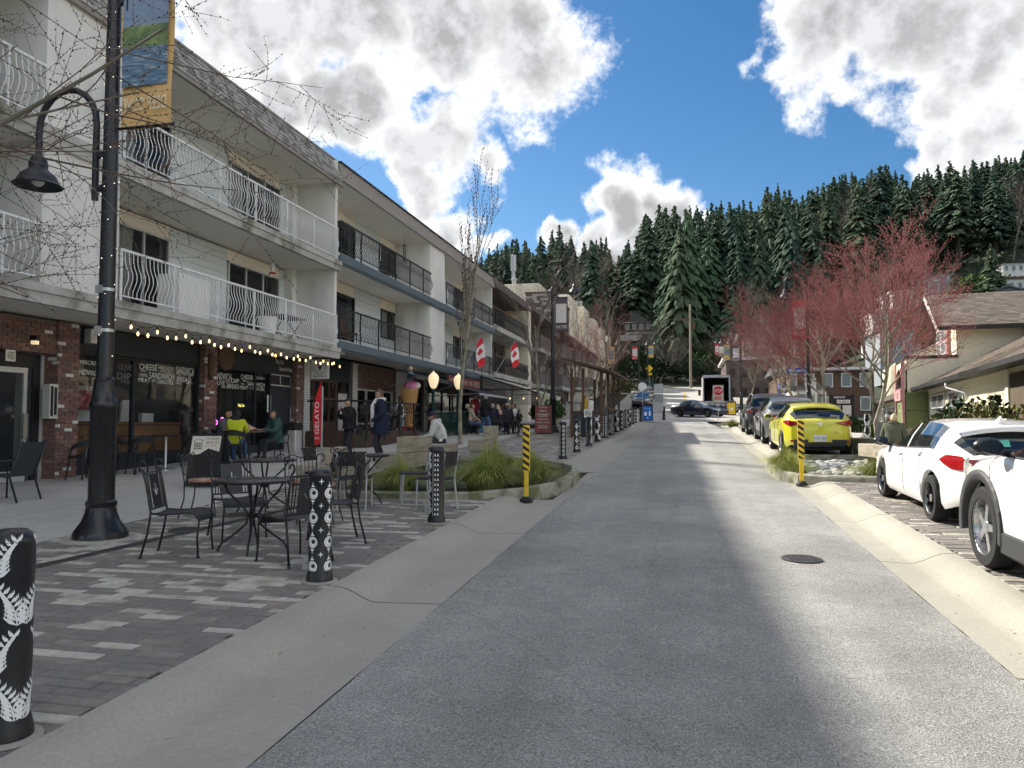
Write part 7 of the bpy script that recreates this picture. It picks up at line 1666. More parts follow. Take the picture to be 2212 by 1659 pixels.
# ornamental grasses
leafmat('grass_blade',(.24,.29,.07),(.30,.33,.09)); leafmat('grass_dry',(.40,.35,.16),(.46,.40,.20))
def grass(seed, r, h, n):
    rg = random.Random(seed); m = MB()
    for i in range(n):
        a = rg.uniform(0,6.283); q = rg.random()**.7; L = h*rg.uniform(.7,1.25); out = r*q*rg.uniform(.8,1.25); b0 = Vector((.16*r*q*math.cos(a)*2,.16*r*q*math.sin(a)*2,0)); d = Vector((math.cos(a+rg.gauss(0,.25)),math.sin(a+rg.gauss(0,.25)),0)); sd = Vector((-d.y,d.x,0))*rg.uniform(.003,.0055); pts = []
        for k in range(5):
            t = k/4; pts.append(b0+d*out*t**1.6+Vector((0,0,L*(t-.52*q*t**2.6-.25*q*t**4))))
        v = []
        for k,p in enumerate(pts): w = sd*(1-.85*k/4); v += [p-w,p+w]
        m.add(v,[(2*k,2*k+1,2*k+3,2*k+2) for k in range(4)],1 if rg.random() < .2 else 0)
    return m.mesh('blades',['grass_blade','grass_dry'])
GRS = [grass(1,.85,.80,2600), grass(2,.78,.72,2200), grass(3,.6,.45,1500)]
def put_grass(label, k, x, y, s, sz=None, z=.06):
    t = thing('ornamental_grass',label,'grass',(x,y,zr(y)+z),x*5.3,'ornamental grass clumps'); o = inst('blades',GRS[k],t,world=False,sc=(s,s,sz or s)); o['kind'] = 'stuff'; return t
for x,y,k,s,sz,lb in ((-3.35,12.75,0,1.0,.92,'largest arching grass clump at the front of the left planting bed'),(-2.75,13.75,1,.9,.85,'grass clump behind the left striped post'),(-3.9,15.6,1,.9,.95,'paler grass clump at the back of the left planting bed'),(-4.85,12.6,1,.85,.85,'grass clump under the bistro table at the bed edge'),(-3.4,16.7,2,1.0,1.0,'low grass tuft at the far kerb of the left bed'),
        (2.05,17.6,1,.75,.75,'grass clump at the far corner of the rain garden by the yellow car'),(2.05,16.3,2,1.0,.9,'brownish low grass clump beside the right striped post'),(3.55,15.75,0,.80,.62,'bright arching grass clump at the front of the rain garden'),(4.55,15.9,1,.75,.7,'grass clump beside the white hatchback bonnet'),(2.4,43.2,2,1.2,1.0,'yellowish grass tuft at the far kerb by the black SUV')):
    put_grass(lb,k,x,y,s,sz)
# river stones of the rain garden
mk('stone_a',(.33,.34,.34),.8,.2,10,.2,40); mk('stone_b',(.22,.23,.235),.8,.2,10,.2,40); mk('stone_c',(.42,.40,.36),.8,.2,10,.2,40)
rg = random.Random(15); SM = []
for k in range(4):
    m = MB(); m.ball((0,0,0),1,8,6); m.v = [tuple(Vector(v)*(1+.22*noise.noise(Vector(v)*1.4+Vector((k*7,0,0))))) for v in m.v]; SM.append([m.mesh('river_stone',c,smooth=True) for c in ('stone_a','stone_b','stone_c')])
t = thing('river_stones','bed of rounded grey river stones in the rain garden','stones',(2.7,17.2,zr(17.2)+.06)); pl = []; n = 0
while n < 240:
    x = rg.uniform(2.25,4.3); y = rg.uniform(15.35,19.9)
    if not inside((x,y),BED_R): continue
    r = rg.uniform(.05,.12)
    if any((x-a)**2+(y-b)**2 < (.75*(r+c))**2 for a,b,c in pl): n += .1; continue
    pl.append((x,y,r)); n += 1; inst('river_stone',rg.choice(rg.choice(SM)),t,(x,y,zr(y)+.06+r*.25),(rg.uniform(-.3,.3),rg.uniform(-.3,.3),rg.uniform(0,6)),(r*1.25,r*.9,r*.55))
# fallen leaves and litter on the road edge
mk('leaf_litter',(.20,.13,.06),.9,.3,20); lt_ = MB(); rg = random.Random(21)
for i in range(160):
    x,y = (rg.uniform(-2.6,-2.0),rg.uniform(2,30)) if i % 2 else (rg.uniform(1.9,2.4),rg.uniform(4,30)); a = rg.uniform(0,6.28); s = rg.uniform(.008,.022); z = zr(y)+.004+(.01)
    lt_.add([(x+s*math.cos(a),y+s*math.sin(a),z),(x-s*.5*math.sin(a),y+s*.5*math.cos(a),z+.004),(x-s*math.cos(a),y-s*math.sin(a),z),(x+s*.5*math.sin(a),y-s*.5*math.cos(a),z+.003)],[(0,1,2,3)])
o = lt_.build('leaf_litter','leaf_litter',None); o['kind'] = 'stuff'; o['label'] = 'scattered small dead leaves along both gutters'; o['category'] = 'leaves'
# ------------------------------------------------------------------ patio, signs, flags and awnings along the left
mk('flag_red',(.60,.02,.03),.75,.1,5); mk('flag_white',(.78,.77,.75),.75,.05,5); mk('sign_white',(.74,.74,.72),.5,.05,5); mk('maroon',(.22,.06,.05),.6,.15,5); mk('canvas',(.52,.50,.36),.85,.15,4); mk('green_iron',(.01,.05,.04),.45,.15,6); mk('cone_tan',(.58,.34,.14),.6,.2,8); mk('scoop_pink',(.75,.25,.48),.5,.15,8); mk('scoop_cream',(.78,.76,.70),.6,.1,8); mk('skin_a',(.55,.34,.25),.6,.08,6); mk('hair_fair',(.42,.27,.13),.8,.2,10); mk('sky_cloth',(.12,.25,.42),.8,.1,6)
mk('patio_red',(.085,.035,.035),.8,.3,5,col2=(.06,.06,.035),cscale=2)
glass('plastic_sheet',(.30,.29,.26),.35,.12)
# low patio wall with black rail
XP = -9.95; Y0P = 22.9; Y1P = PX(905,950,XP).y
t = thing('patio_enclosure','raised patio with dark red base and black lattice rail before the ice cream shop','fence',(XP,Y0P,zr(Y0P)+.12))
m = MB(); n = 10; vs = []
for i in range(n+1): y = Y0P+(Y1P-Y0P)*i/n; vs += [(XP,y,zr(y)+.08),(XP,y,zr(26)+.55),(-12.1,y,zr(26)+.55)]
m.add(vs,[(3*i,3*i+3,3*i+4,3*i+1) for i in range(n)]+[(3*i+1,3*i+4,3*i+5,3*i+2) for i in range(n)]); m.quad((XP,Y0P,zr(Y0P)+.05),(XP,Y0P,zr(26)+.55),(-12.1,Y0P,zr(26)+.55),(-12.1,Y0P,zr(Y0P)+.05)); m.build('patio_base','patio_red',t)
ZP = zr(26)+.55; m = MB(); m.bx(XP-.04,XP+.04,Y0P,Y1P,ZP+.94,ZP+1.0); m.bx(XP-.02,XP+.02,Y0P,Y1P,ZP+.08,ZP+.12); m.bx(XP-.02,XP+.02,Y0P,Y1P,ZP+.62,ZP+.66); m.bx(-12.0,XP,Y0P-.03,Y0P+.03,ZP+.94,ZP+1.0); m.build('hand_rail','black_matte',t)
y = Y0P
while y < Y1P+.01:
    m = MB(); m.bx(XP-.03,XP+.03,y-.03,y+.03,ZP-.3,ZP+.938); m.build('post','black_matte',t)
    if y+1.45 < Y1P+.2:
        m = MB(); e = min(y+1.45,Y1P)
        k = 6
        for i in range(k): a = y+(e-y)*i/k; b = y+(e-y)*(i+1)/k; m.tube([(XP,a,ZP+.66),(XP,(a+b)/2,ZP+.93),(XP,b,ZP+.66)],.012,4)
        m.tube([(XP,y,ZP+.12)]+[(XP,y+(e-y)*q/8,ZP+.12+.48*math.sin(math.pi*q/8)) for q in range(1,8)]+[(XP,e,ZP+.12)],.012,4); m.build('lattice','black_matte',t)
    y += 1.45
for k,(y,x,a) in enumerate(((24.3,-10.6,30),(25.4,-10.9,200),(27.0,-10.6,90),(29.2,-10.7,10),(29.9,-11.3,160))):
    tt = thing('patio_chair',('dark patio chair at the near corner of the raised patio','dark patio chair behind the standing woman','dark patio chair beside the man in the navy coat','dark patio chair left of the ice cream cone','dark patio chair at the shop wall near the cone')[k],'chair',(x,y,ZP),R(a),'dark chairs on the raised patio')
    m = MB(); m.cham(-.21,.21,-.21,.21,.43,.46,.02); m.build('seat','black_matte',tt,world=False); m = MB(); m.bx(-.2,.2,-.23,-.2,.55,.88); m.build('backrest','black_matte',tt,world=False)
    for sx in (-1,1):
        for sy in (-1,1): m = MB(); m.tube([(sx*.19,sy*.19,.44 if sy > 0 else .88),(sx*.2,sy*.21,0)],.014,4); m.build('leg','black_matte',tt,world=False)
# ice cream cone sculpture
p = PX(884,950,-10.45); cb = Vector((-10.45,p.y,ZP)); t = thing('ice_cream_sculpture','giant ice cream cone figure with pink scoop, red shoes and a small rider','sculpture',tuple(cb))
m = MB(); m.lathe([(.02,.12),(.09,.15),(.16,.6),(.25,1.1),(.33,1.52),(.345,1.56),(.30,1.6)],(0,0,0),20); cn = m.build('cone','cone_tan',t,world=False,smooth=True,sharp=50)
m = MB()
for k in range(16):
    for sg in (-1,1):
        a0 = 2*math.pi*k/16; m.tube([((.095+.245*(i/8)**.9)*math.cos(a0+sg*i*.12)*1.01,(.095+.245*(i/8)**.9)*math.sin(a0+sg*i*.12)*1.01,.18+1.34*i/8) for i in range(9)],.010,3,cap=False)
m.build('waffle_ridges','cone_tan',cn,world=False)
for c,r,mt in (((.05,-.02,1.72),.27,'scoop_pink'),((-.2,.05,1.80),.17,'scoop_cream'),((.22,.12,1.72),.18,'scoop_cream'),((0,.15,1.78),.22,'scoop_cream')): m = MB(); m.ball(c,r,14,10,sc=(1,1,.85)); m.v = [tuple(Vector(v)+Vector((noise.noise(Vector(v)*9)*.02,noise.noise(Vector(v)*9+Vector((5,0,0)))*.02,noise.noise(Vector(v)*9+Vector((0,5,0)))*.02))) for v in m.v]; m.build('scoop',mt,t,world=False,smooth=True)
m = MB(); m.tube([(0,.02,1.92),(.02,.02,2.1),(.03,.02,2.26)],[.10,.11,.07],8); rd = m.build('rider','sky_cloth',t,world=False,smooth=True); m = MB(); m.ball((.04,.0,2.36),.085,10,8); m.tube([(.08,0,2.22),(.16,-.06,2.12),(.2,-.04,2.0)],.03,6); m.build('rider_head','skin_a',rd,world=False,smooth=True); m = MB(); m.ball((.02,.03,2.40),.085,10,8,sc=(1.1,1,.9)); m.build('rider_hair','hair_fair',rd,world=False,smooth=True)
for s in (-1,1): m = MB(); m.ball((s*.16,-.1,.07),.12,10,6,sc=(1.0,1.9,.55)); m.build('shoe','flag_red',t,world=False,smooth=True); m = MB(); m.tube([(s*.05,0,.3),(s*.15,0,.1)],.04,6); m.build('leg','cone_tan',t,world=False)
# globe lamps and green fence of the doughnut shop
def globe(x, y, label):
    z = zr(y)+.12; t = thing('globe_lamp',label,'lamp',(x,y,z),0,'lit globe lamps'); m = MB(); m.lathe([(.14,0),(.13,.1),(.07,.2),(.045,.5),(.045,1.75),(.07,1.8),(.09,1.86),(.07,1.95)],(0,0,0),14); m.build('post','green_iron',t,world=False,smooth=True,sharp=40)
    m = MB(); m.lathe([(.07,1.95),(.14,2.05),(.20,2.25),(.205,2.4),(.15,2.5),(.10,2.54),(.03,2.6),(.001,2.66)],(0,0,0),18); m.build('globe','lampglobe',t,world=False,smooth=True); return t
pa = PX(936,930,-9.6); globe(-9.6,pa.y,'lit cream globe lamp on a green post beside the cone figure'); pb = PX(990,930,-9.5); globe(-9.5,pb.y,'lit cream globe lamp half hidden by the slender tree')
t = thing('iron_fence','dark green iron bar fence between the two globe lamps','fence',(-9.5,pa.y,zr(pa.y)+.12)); ya, yb = pa.y+.3, pb.y+2.6
m = MB(); 
m.beam((-9.55,ya,zr(ya)+1.12),(-9.5,yb,zr(yb)+1.12),.04,.04); m.beam((-9.55,ya,zr(ya)+.25),(-9.5,yb,zr(yb)+.25),.03,.03); m.build('rail','green_iron',t)
bm = MB(); bm.bx(-.009,.009,-.009,.009,0,.99); bmm = bm.mesh('bar','green_iron'); k = int((yb-ya)/.12)
for i in range(k+1): y = ya+(yb-ya)*i/k; inst('bar',bmm,t,(-9.53,y,zr(y)+.15))
# flags on slanting poles
def flag(a, b, label):
    a = Vector(a); b = Vector(b); t = thing('canada_flag',label,'flag',tuple(a),0,'red and white maple leaf flags'); m = MB(); m.tube([a,b],.022,8); m.ball(tuple(b),.04,8,6); m.build('pole','galv',t)
    d = (a-b).normalized(); top = b+d*.08; cols = 13; rows = 10; w = 1.15; drop = 1.35
    def P(u, v):   # u along hoist (pole), v along fly (hangs)
        q = top+d*u*.42; f = v*drop; x = q.x+.10*math.sin(v*5+u*3)*v+v*.28*(1-u)*.6; y = q.y+.10*math.sin(v*4+u*6)*v+(.0); return (x+.05*v, y+(.55-u)*.75*v, q.z-f*(1-.10*u))
    for nm,v0,v1,mt in (('red_band',0,.25,'flag_red'),('white_band',.25,.75,'flag_white'),('red_band',.75,1,'flag_red')):
        m = MB(); vs = [P(j/rows,v0+(v1-v0)*i/5) for i in range(6) for j in range(rows+1)]; m.add(vs,[(i*(rows+1)+j,i*(rows+1)+j+1,(i+1)*(rows+1)+j+1,(i+1)*(rows+1)+j) for i in range(5) for j in range(rows)]); fo = m.build(nm,mt,t,smooth=True)
        if nm == 'white_band':
            leaf = [(0,.5),(.08,.32),(.17,.36),(.13,.12),(.24,.22),(.26,.15),(.36,.17),(.31,.06),(.36,.0),(.17,-.15),(.19,-.2),(.015,-.17),(.015,-.36)]; leaf = leaf+[(-x,y) for x,y in leaf[::-1]]
            m = MB(); vs = []
            for x,y in leaf: q = P(.5+x*.85,.5-y*.42); vs.append((q[0]+.02,q[1]-.02,q[2]))
            cc_ = P(.5,.5); m.add([(cc_[0]+.02,cc_[1]-.02,cc_[2])]+vs,[(0,i+1,(i+1)%len(vs)+1) for i in range(len(vs))]); m.build('maple_leaf','flag_red',fo)
a = PX(1000,800,-10.4); flag(a,(-9.55,a.y+.3,a.z+1.75),'red and white maple leaf flag on a slanting pole, left of the two')
a = PX(1066,814,-10.4); flag(a,(-9.2,a.y+.4,a.z+2.1),'red and white maple leaf flag on a slanting pole, right of the two')
# doughnut shop awning, sign band and canvas tent
ya = PX(968,820,XB+.1).y; yb = 41.7
t = thing('shop_sign_band','long maroon sign band with cream lettering over the doughnut shop','sign',(XB+.12,ya,3.5)); m = MB(); m.bx(XB+.06,XB+.14,ya,yb,3.36,3.86); m.build('board','maroon',t)
m = MB(); mk('cream_letter',(.72,.62,.45),.7,0)
for s,f0,f1,h in (('SUBS',.02,.12,.2),('SANDWICHES',.15,.36,.2),('PIES',.39,.46,.2),('HONEY DOUGHNUTS & GOODIES',.49,.74,.30),('FRESH BAKED BREAD',.77,.88,.18),('BISCUITS & PIE',.91,.98,.18)): text(m,s,(XB+.143,ya+(yb-ya)*f0,3.50 if h > .25 else 3.53),(0,1,0),(0,0,1),(yb-ya)*(f1-f0),h)
m.build('sign_lettering','cream_letter',t)
def awning(label, y0, y1, x0, z0, x1, z1, mat, val=.35, trim=None):
    t = thing('awning',label,'awning',(x0,y0,z0)); m = MB(); m.add([(x0,y0,z0),(x0,y1,z0),(x1,y1,z1),(x1,y0,z1),(x0,y0,z0-.03),(x0,y1,z0-.03),(x1,y1,z1-.03),(x1,y0,z1-.03)],[(0,3,2,1),(4,5,6,7),(0,1,5,4),(0,4,7,3),(1,2,6,5)]); m.build('canopy',mat,t)
    m = MB(); m.bx(x1-.012,x1+.012,y0,y1,z1-val,z1); m.build('valance',mat,t)
    if trim: m = MB(); m.bx(x1+.013,x1+.02,y0,y1,z1-.12,z1-.03); m.build('trim_stripe',trim,t)
    for yy in (y0+.1,y1-.1): m = MB(); m.tube([(x0,yy,z0-.7),(x1,yy,z1-.05)],.02,6); m.build('awning_arm','galv',t)
    return t
awning('black awning with white stripe over the ice cream shop corner',33.0,38.5,XB-.6,3.6,-9.0,3.05,'slate_paint',.34,'sign_white')
awning('dark grey retracted awning under the blue slab by the red brick panel',27.2,32.6,XB-.3,3.75,-9.9,3.45,'slate_paint',.12)
t = thing('canvas_tent','cream canvas dining tent with clear plastic sides outside the doughnut shop','tent',(-9,42,zr(42)+.12)); y0,y1 = 38.6,45.8; xa,xb = -10.4,-7.4; za,zb_ = 4.15,3.25; g0 = zr(42)+.12
m = MB(); m.add([(xa,y0,za),(xa,y1,za),(xb,y1,zb_),(xb,y0,zb_)],[(0,3,2,1)]); m.bx(xb-.01,xb+.01,y0,y1,zb_-.25,zb_); m.build('roof','canvas',t)
m = MB()
for yy in (y0,y1): m.beam((xb,yy,g0),(xb,yy,zb_),.08,.08); m.beam((xa,yy,g0),(xa,yy,za),.08,.08); m.beam((xa,yy,za-.04),(xb,yy,zb_-.04),.06,.06); m.beam((xa,yy,g0+1.9),(xb,yy,g0+1.9),.05,.05)
m.build('frame','black_matte',t)
m = MB(); m.add([(xa,y0+.01,g0+1.1),(xb,y0+.01,g0+1.1),(xb,y0+.01,zb_-.05),(xa,y0+.01,za-.05)],[(0,1,2,3)]); m.build('plastic_side','plastic_sheet',t)
m = MB(); m.bx(xb-.01,xb+.012,y0+.1,y1,g0+.95,zb_-.25); m.build('side_curtain','canvas',t)
m = MB(); m.bx(xb-.05,xb+.05,y0,y1,g0,g0+.95); m.build('timber_wall','wood_grey',t)
for i in range(4):
    b_ = thing('hanging_bulb',('lit bulb hanging in the tent, leftmost','lit bulb hanging in the tent, second from left','lit bulb hanging in the tent, third from left','lit bulb hanging in the tent, rightmost')[i],'bulb',(-10.0+.75*i,40.2,3.0),0,'lit bulbs in the tent'); m = MB(); m.ball((0,0,0),.045,8,6); m.build('bulb','bulb',b_,world=False); m = MB(); m.tube([(0,0,.04),(0,0,.7)],.006,4); m.build('cord','black_matte',b_,world=False)
# hanging ice cream sign and feather flag
t = thing('hanging_sign','white square hanging sign for Italian ice cream under the slab','sign',(-11.0,22.45,3.4)); a = PY(672,819,22.45); b = PY(711,776,22.45); m = MB(); m.bx(a.x,b.x,22.44,22.47,a.z,b.z); bd = m.build('board','sign_white',t); m = MB(); m.tube([(a.x,22.455,b.z),(a.x,22.455,3.7)],.008,4); m.tube([(b.x,22.455,b.z),(b.x,22.455,3.7)],.008,4); m.build('hanger','black_metal',t)
w = b.x-a.x; h = b.z-a.z; m = MB(); cx_ = (a.x+b.x)/2; cz_ = a.z+h*.56
for i in range(24):
    p0,p1 = 2*math.pi*i/24,2*math.pi*(i+1)/24; 
    for r_ in (.37,.26): m.add([(cx_+w*r_*math.cos(q)*k_,22.437,cz_+w*r_*math.sin(q)*k_) for q,k_ in ((p0,1),(p1,1),(p1,.95),(p0,.95))],[(0,3,2,1)])
m.add([(cx_-w*.11,22.436,cz_+w*.1),(cx_+w*.11,22.436,cz_+w*.1),(cx_+w*.02,22.436,cz_-w*.12),(cx_-w*.02,22.436,cz_-w*.12)],[(0,1,2,3)]); m.add([(cx_-w*.16,22.436,cz_+w*.12),(cx_+w*.14,22.436,cz_+w*.12),(cx_+w*.05,22.436,cz_+w*.24),(cx_-w*.07,22.436,cz_+w*.22)],[(0,1,2,3)])
text(m,'Italian Ice Cream',(a.x+w*.14,22.436,a.z+h*.10),(1,0,0),(0,0,1),w*.72,h*.11); text(m,'GELATO EXPRESS',(a.x+w*.2,22.436,a.z+h*.90),(1,0,0),(0,0,1),w*.6,h*.06); m.build('printed_emblem','dark_metal',bd)
t = thing('feather_flag','tall narrow red feather flag on a pole behind the timber bench','flag',(0,0,0)); Yf = 16.6; a = PY(694,995,Yf); z0 = zr(Yf)+.12; t.location = (a.x,Yf,z0); WM[t.name] = Matrix.Translation(t.location); b = PY(696,835,Yf); m = MB(); m.tube([(0,0,0),(.01,0,b.z-z0)],.022,8); m.lathe([(.2,0),(.2,.03),(.04,.06)],(0,0,0),12); m.build('pole','galv',t,world=False)
zt_ = PY(697,822,Yf).z-z0; zl = PY(682,958,Yf).z-z0; m = MB(); n = 10; vs = []
for i in range(n+1):
    q = i/n; z = zl+(zt_-zl)*q; wd_ = .15+.10*math.sin(math.pi*min(1,q*1.15))*(1-q); wd_ = wd_*(1-q**5); vs += [(-.02,.0,z),(-.02-wd_*.5,-.02*math.sin(q*9),z-.02),(-.02-wd_,.03*math.sin(q*7),z-.05*(1-q))]
m.add(vs,[(3*i+j,3*i+3+j,3*i+4+j,3*i+1+j) for i in range(n) for j in (0,1)]); fo = m.build('sail','flag_red',t,world=False,smooth=True)
m = MB(); text(m,'GELATO',(-.06,-.032,zl+.22),(0,0,1),(-1,0,0),.75,.10); text(m,'SUSHI',(-.16,-.032,zl+.10),(1,0,0),(0,0,1),.11,.05); m.build('flag_lettering','lettering',fo,world=False)
# sandwich boards
t = thing('sandwich_board','white and black sandwich board with basket drawing and phone number','sign',(-8.45,12.3,zr(12.3)+.12),R(8)); m = MB(); m.obox((0,0,.48),(.30,0,0),(0,.012,0),(0,.10,.47)); m.build('front_panel','black_matte',t,world=False); m = MB(); m.obox((0,.34,.46),(.30,0,0),(0,.012,0),(0,-.11,.46)); m.build('rear_panel','black_matte',t,world=False)
def sbp(x, z): return (x, -.1+(z-.0)*.213-.016, z)
mk('board_print',(.70,.66,.58),.6,.15,12); m = MB(); m.add([sbp(-.27,.90),sbp(.27,.90),sbp(.26,.62),sbp(.05,.68),sbp(-.1,.58),sbp(-.28,.56)],[(0,5,4,3,2,1)]); bpn = m.build('poster','board_print',t,world=False)
m = MB(); c0 = (-.15,.735)
for i in range(5):
    for j in range(3): m.add([tuple(Vector(sbp(c0[0]-.075+.032*i+dx,c0[1]-.07+.04*j+dz))+Vector((0,-.003,0))) for dx,dz in ((0,0),(.022,0),(.022,.028),(0,.028))],[(0,1,2,3)])
for i in range(12):
    a0 = math.pi*2*i/12; a1 = math.pi*2*(i+1)/12; m.add([tuple(Vector(sbp(c0[0]+.09*math.cos(q)*k_,c0[1]+.075+.035*math.sin(q)*k_))+Vector((0,-.003,0))) for q,k_ in ((a0,1),(a1,1),(a1,.85),(a0,.85))],[(0,1,2,3)])
m.build('basket_drawing','wood_brown',bpn,world=False)
m = MB(); 
for s,z,h,w in (('WE DELIVER',.83,.045,.24),('604 990 2212',.765,.045,.24),('contessamyfamily.ca',.715,.025,.2)):
    p0 = Vector(sbp(.0,z))+Vector((0,-.004,0)); text(m,s,p0,(1,0,0),(0,.213,1),w,h)
m.build('poster_lettering','maroon',bpn,world=False)
t = thing('menu_board','tall brown menu board with white lettering on the pavement','sign',(-6.1,33.0,zr(33.0)+.105),R(4)); m = MB(); m.obox((0,0,.66),(.36,0,0),(0,.015,0),(0,.10,.60)); m.build('front_panel','maroon',t,world=False); m = MB(); m.obox((0,.34,.64),(.34,0,0),(0,.015,0),(0,-.12,.62)); m.build('rear_panel','wood_brown',t,world=False)
m = MB()
for s,z,h,w in (('honey',1.12,.09,.36),('BREAKFAST',.98,.07,.34),('HOMEMADE BREAD',.84,.06,.54),('SANDWICHES',.76,.06,.38),('SOUPS & SALADS',.62,.06,.46),('SPECIALTY COFFEES',.48,.06,.56),('DOUGHNUTS &',.34,.06,.42),('BAKED GOODS',.26,.06,.42)): text(m,s,(-w/2,-.12+z*.167-.02,z),(1,0,0),(0,.167,1),w,h)
m.build('menu_lettering','lettering',t,world=False)
# ------------------------------------------------------------------ patio hut, bins, road signs
t = thing('patio_hut','dark wooden patio hut with posts, sloping roof and no-smoking sign','pergola',(-4.1,33,zr(33)+.1)); x0,x1,y0,y1 = -4.5,-3.3,30.6,38.5; g = zr(30.6)+.1
m = MB(); m.bx(x0-.06,x1+.06,y0-.03,y0+.05,g+.98,g+1.06); m.bx(x1-.05,x1+.06,y0+.051,y1,g+1.15,g+1.23); m.build('counter_rail','wood_brown',t)
for i in range(24): m = MB(); a = x0+.02+(x1-x0-.04)*i/24; m.bx(a,a+(x1-x0)/24-.008,y0,y0+.03,g+.05,g+.98); m.build('board','slate_paint',t)
m = MB(); m.bx(x1-.03,x1,y0+.031,y1,g,g+1.15); m.build('side_wall','slate_paint',t)
for x,y in ((x0,y0),(x0+.45,y0+.1),(x0+.85,y0+3),(x1,y0),(x1,y0+2.6),(x1,y0+5.2),(x0,y1),(x1,y1)): m = MB(); m.bx(x-.05,x+.05,y-.05,y+.05,g-.05,g+2.75); m.build('post','wood_brown',t)
m = MB(); m.add([(x0-.5,y0-.5,g+3.25),(x0-.5,y1+.6,g+3.5),(x1+.5,y1+.6,g+2.75),(x1+.5,y0-.5,g+2.62),(x0-.5,y0-.5,g+3.17),(x0-.5,y1+.6,g+3.42),(x1+.5,y1+.6,g+2.67),(x1+.5,y0-.5,g+2.54)],[(0,3,2,1),(4,5,6,7),(0,4,7,3),(3,7,6,2),(2,6,5,1),(1,5,4,0)]); m.build('roof','wood_brown',t)
m = MB(); m.bx(-4.0,-3.68,y0-.045,y0-.031,g+.78,g+1.12); ns = m.build('no_smoking_sign','sign_white',t); m = MB()
for i in range(20):
    a0,a1 = 2*math.pi*i/20,2*math.pi*(i+1)/20; m.add([(-3.84+.115*k_*math.cos(q),y0-.047,g+.95+.115*k_*math.sin(q)) for q,k_ in ((a0,1),(a1,1),(a1,.84),(a0,.84))],[(0,1,2,3)])
m.add([(-3.93,y0-.048,g+1.02),(-3.915,y0-.048,g+1.035),(-3.75,y0-.048,g+.88),(-3.765,y0-.048,g+.865)],[(0,1,2,3)]); m.bx(-3.91,-3.77,y0-.0475,y0-.0465,g+.94,g+.965); m.build('symbol','black_matte',ns)
m = MB(); m.bx(-4.15,-3.9,y0+.3,y0+.33,g+1.08,g+1.55); m.build('notice','banner_yellow',t)
mk('bin_blue',(.01,.13,.55),.5,.08,6)
q = G(1398,912,.1); t = thing('recycling_bin','bright blue container recycling bin with bottle symbols at the crossing','bin',(q.x-.05,51.5,zr(51.5)+.1)); m = MB(); m.cham(-.33,.33,0,.6,.04,1.12,.03); m.build('body','black_matte',t,world=False); m = MB(); m.bx(-.29,.29,-.012,-.001,.10,1.0); fp = m.build('front_panel','bin_blue',t,world=False); m = MB(); m.lathe([(.02,1.12),(.33,1.12),(.3,1.18),(.02,1.2)],(0,.3,0),14); m.build('lid','black_metal',t,world=False)
m = MB(); text(m,'CONTAINERS',(-.22,-.014,.84),(1,0,0),(0,0,1),.44,.06); m.add([(.08,-.014,.38),(.2,-.014,.38),(.2,-.014,.6),(.16,-.014,.66),(.16,-.014,.76),(.12,-.014,.76),(.12,-.014,.66),(.08,-.014,.6)],[tuple(range(8))]); m.add([(-.2,-.014,.38),(-.06,-.014,.38),(-.04,-.014,.62),(-.22,-.014,.62)],[(0,1,2,3)]); m.add([(-.06,-.014,.2),(.06,-.014,.2),(.0,-.014,.3)],[(0,1,2)]); m.build('symbols','lettering',fp,world=False)
q = PY(1580,893,71); t = thing('waste_station','yellow waste bin cabinet beside the box truck','bin',(q.x,71,zr(71)+.02)); m = MB(); m.cham(-.4,.4,0,.7,.03,1.22,.03); m.build('body','black_matte',t,world=False); m = MB(); m.bx(-.34,.34,-.012,-.001,.08,1.1); fp = m.build('front_panel','yellow_post',t,world=False); m = MB(); m.add([(-.14,-.014,.5),(.02,-.014,.38),(.2,-.014,.55),(.02,-.014,.68)],[(0,1,2,3)]); m.build('picture','sign_white',fp,world=False)
def post_sign(name, label, x, y, h, z0=None, pole='galv', r=.025):
    z = (zr(y)+.08) if z0 is None else z0; t = thing(name,label,'sign',(x,y,z)); m = MB(); m.tube([(0,0,0),(0,0,h)],r,8); m.build('pole',pole,t,world=False); return t
mk('stop_red',(.48,.02,.03),.5,.05,6); mk('board_tan',(.50,.46,.40),.7,.1,5)
q = G(1552,910,0); t = post_sign('stop_sign','red octagonal STOP sign on a pale board at the junction',q.x,q.y,2.35)
m = MB(); m.bx(-.36,.36,-.035,-.026,1.25,2.42); m.build('backing_board','board_tan',t,world=False)
def octa(r): return [(r*math.cos(math.pi/8+math.pi/4*i),r*math.sin(math.pi/8+math.pi/4*i)) for i in range(8)]
m = MB(); m.prism([(a,b+2.02) for a,b in octa(.36)],-.045,-.036,'y'); pl = m.build('white_octagon','sign_white',t,world=False); m = MB(); m.prism([(a,b+2.02) for a,b in octa(.335)],-.05,-.0455,'y'); m.build('red_octagon','stop_red',pl,world=False); m = MB(); text(m,'STOP',(-.25,-.052,1.91),(1,0,0),(0,0,1),.50,.22); m.build('lettering','lettering',pl,world=False)
m = MB(); m.bx(-.22,.22,-.045,-.036,1.42,1.60); p2 = m.build('tab_plate','stop_red',t,world=False); m = MB(); text(m,'ALL WAY',(-.18,-.047,1.46),(1,0,0),(0,0,1),.36,.1); m.build('lettering','lettering',p2,world=False)
q = G(1424,913,0); t = post_sign('traffic_sign','three grey sign backs stacked on one pole left of the sedan',q.x,q.y,2.5)
for k,(a,b) in enumerate(((1.85,2.5),(1.25,1.82),(.68,1.22))): m = MB(); m.bx(-.28,.28,-.04,-.026,a,b); m.build('sign_back','galv' if k != 1 else 'grey_steel',t,world=False)
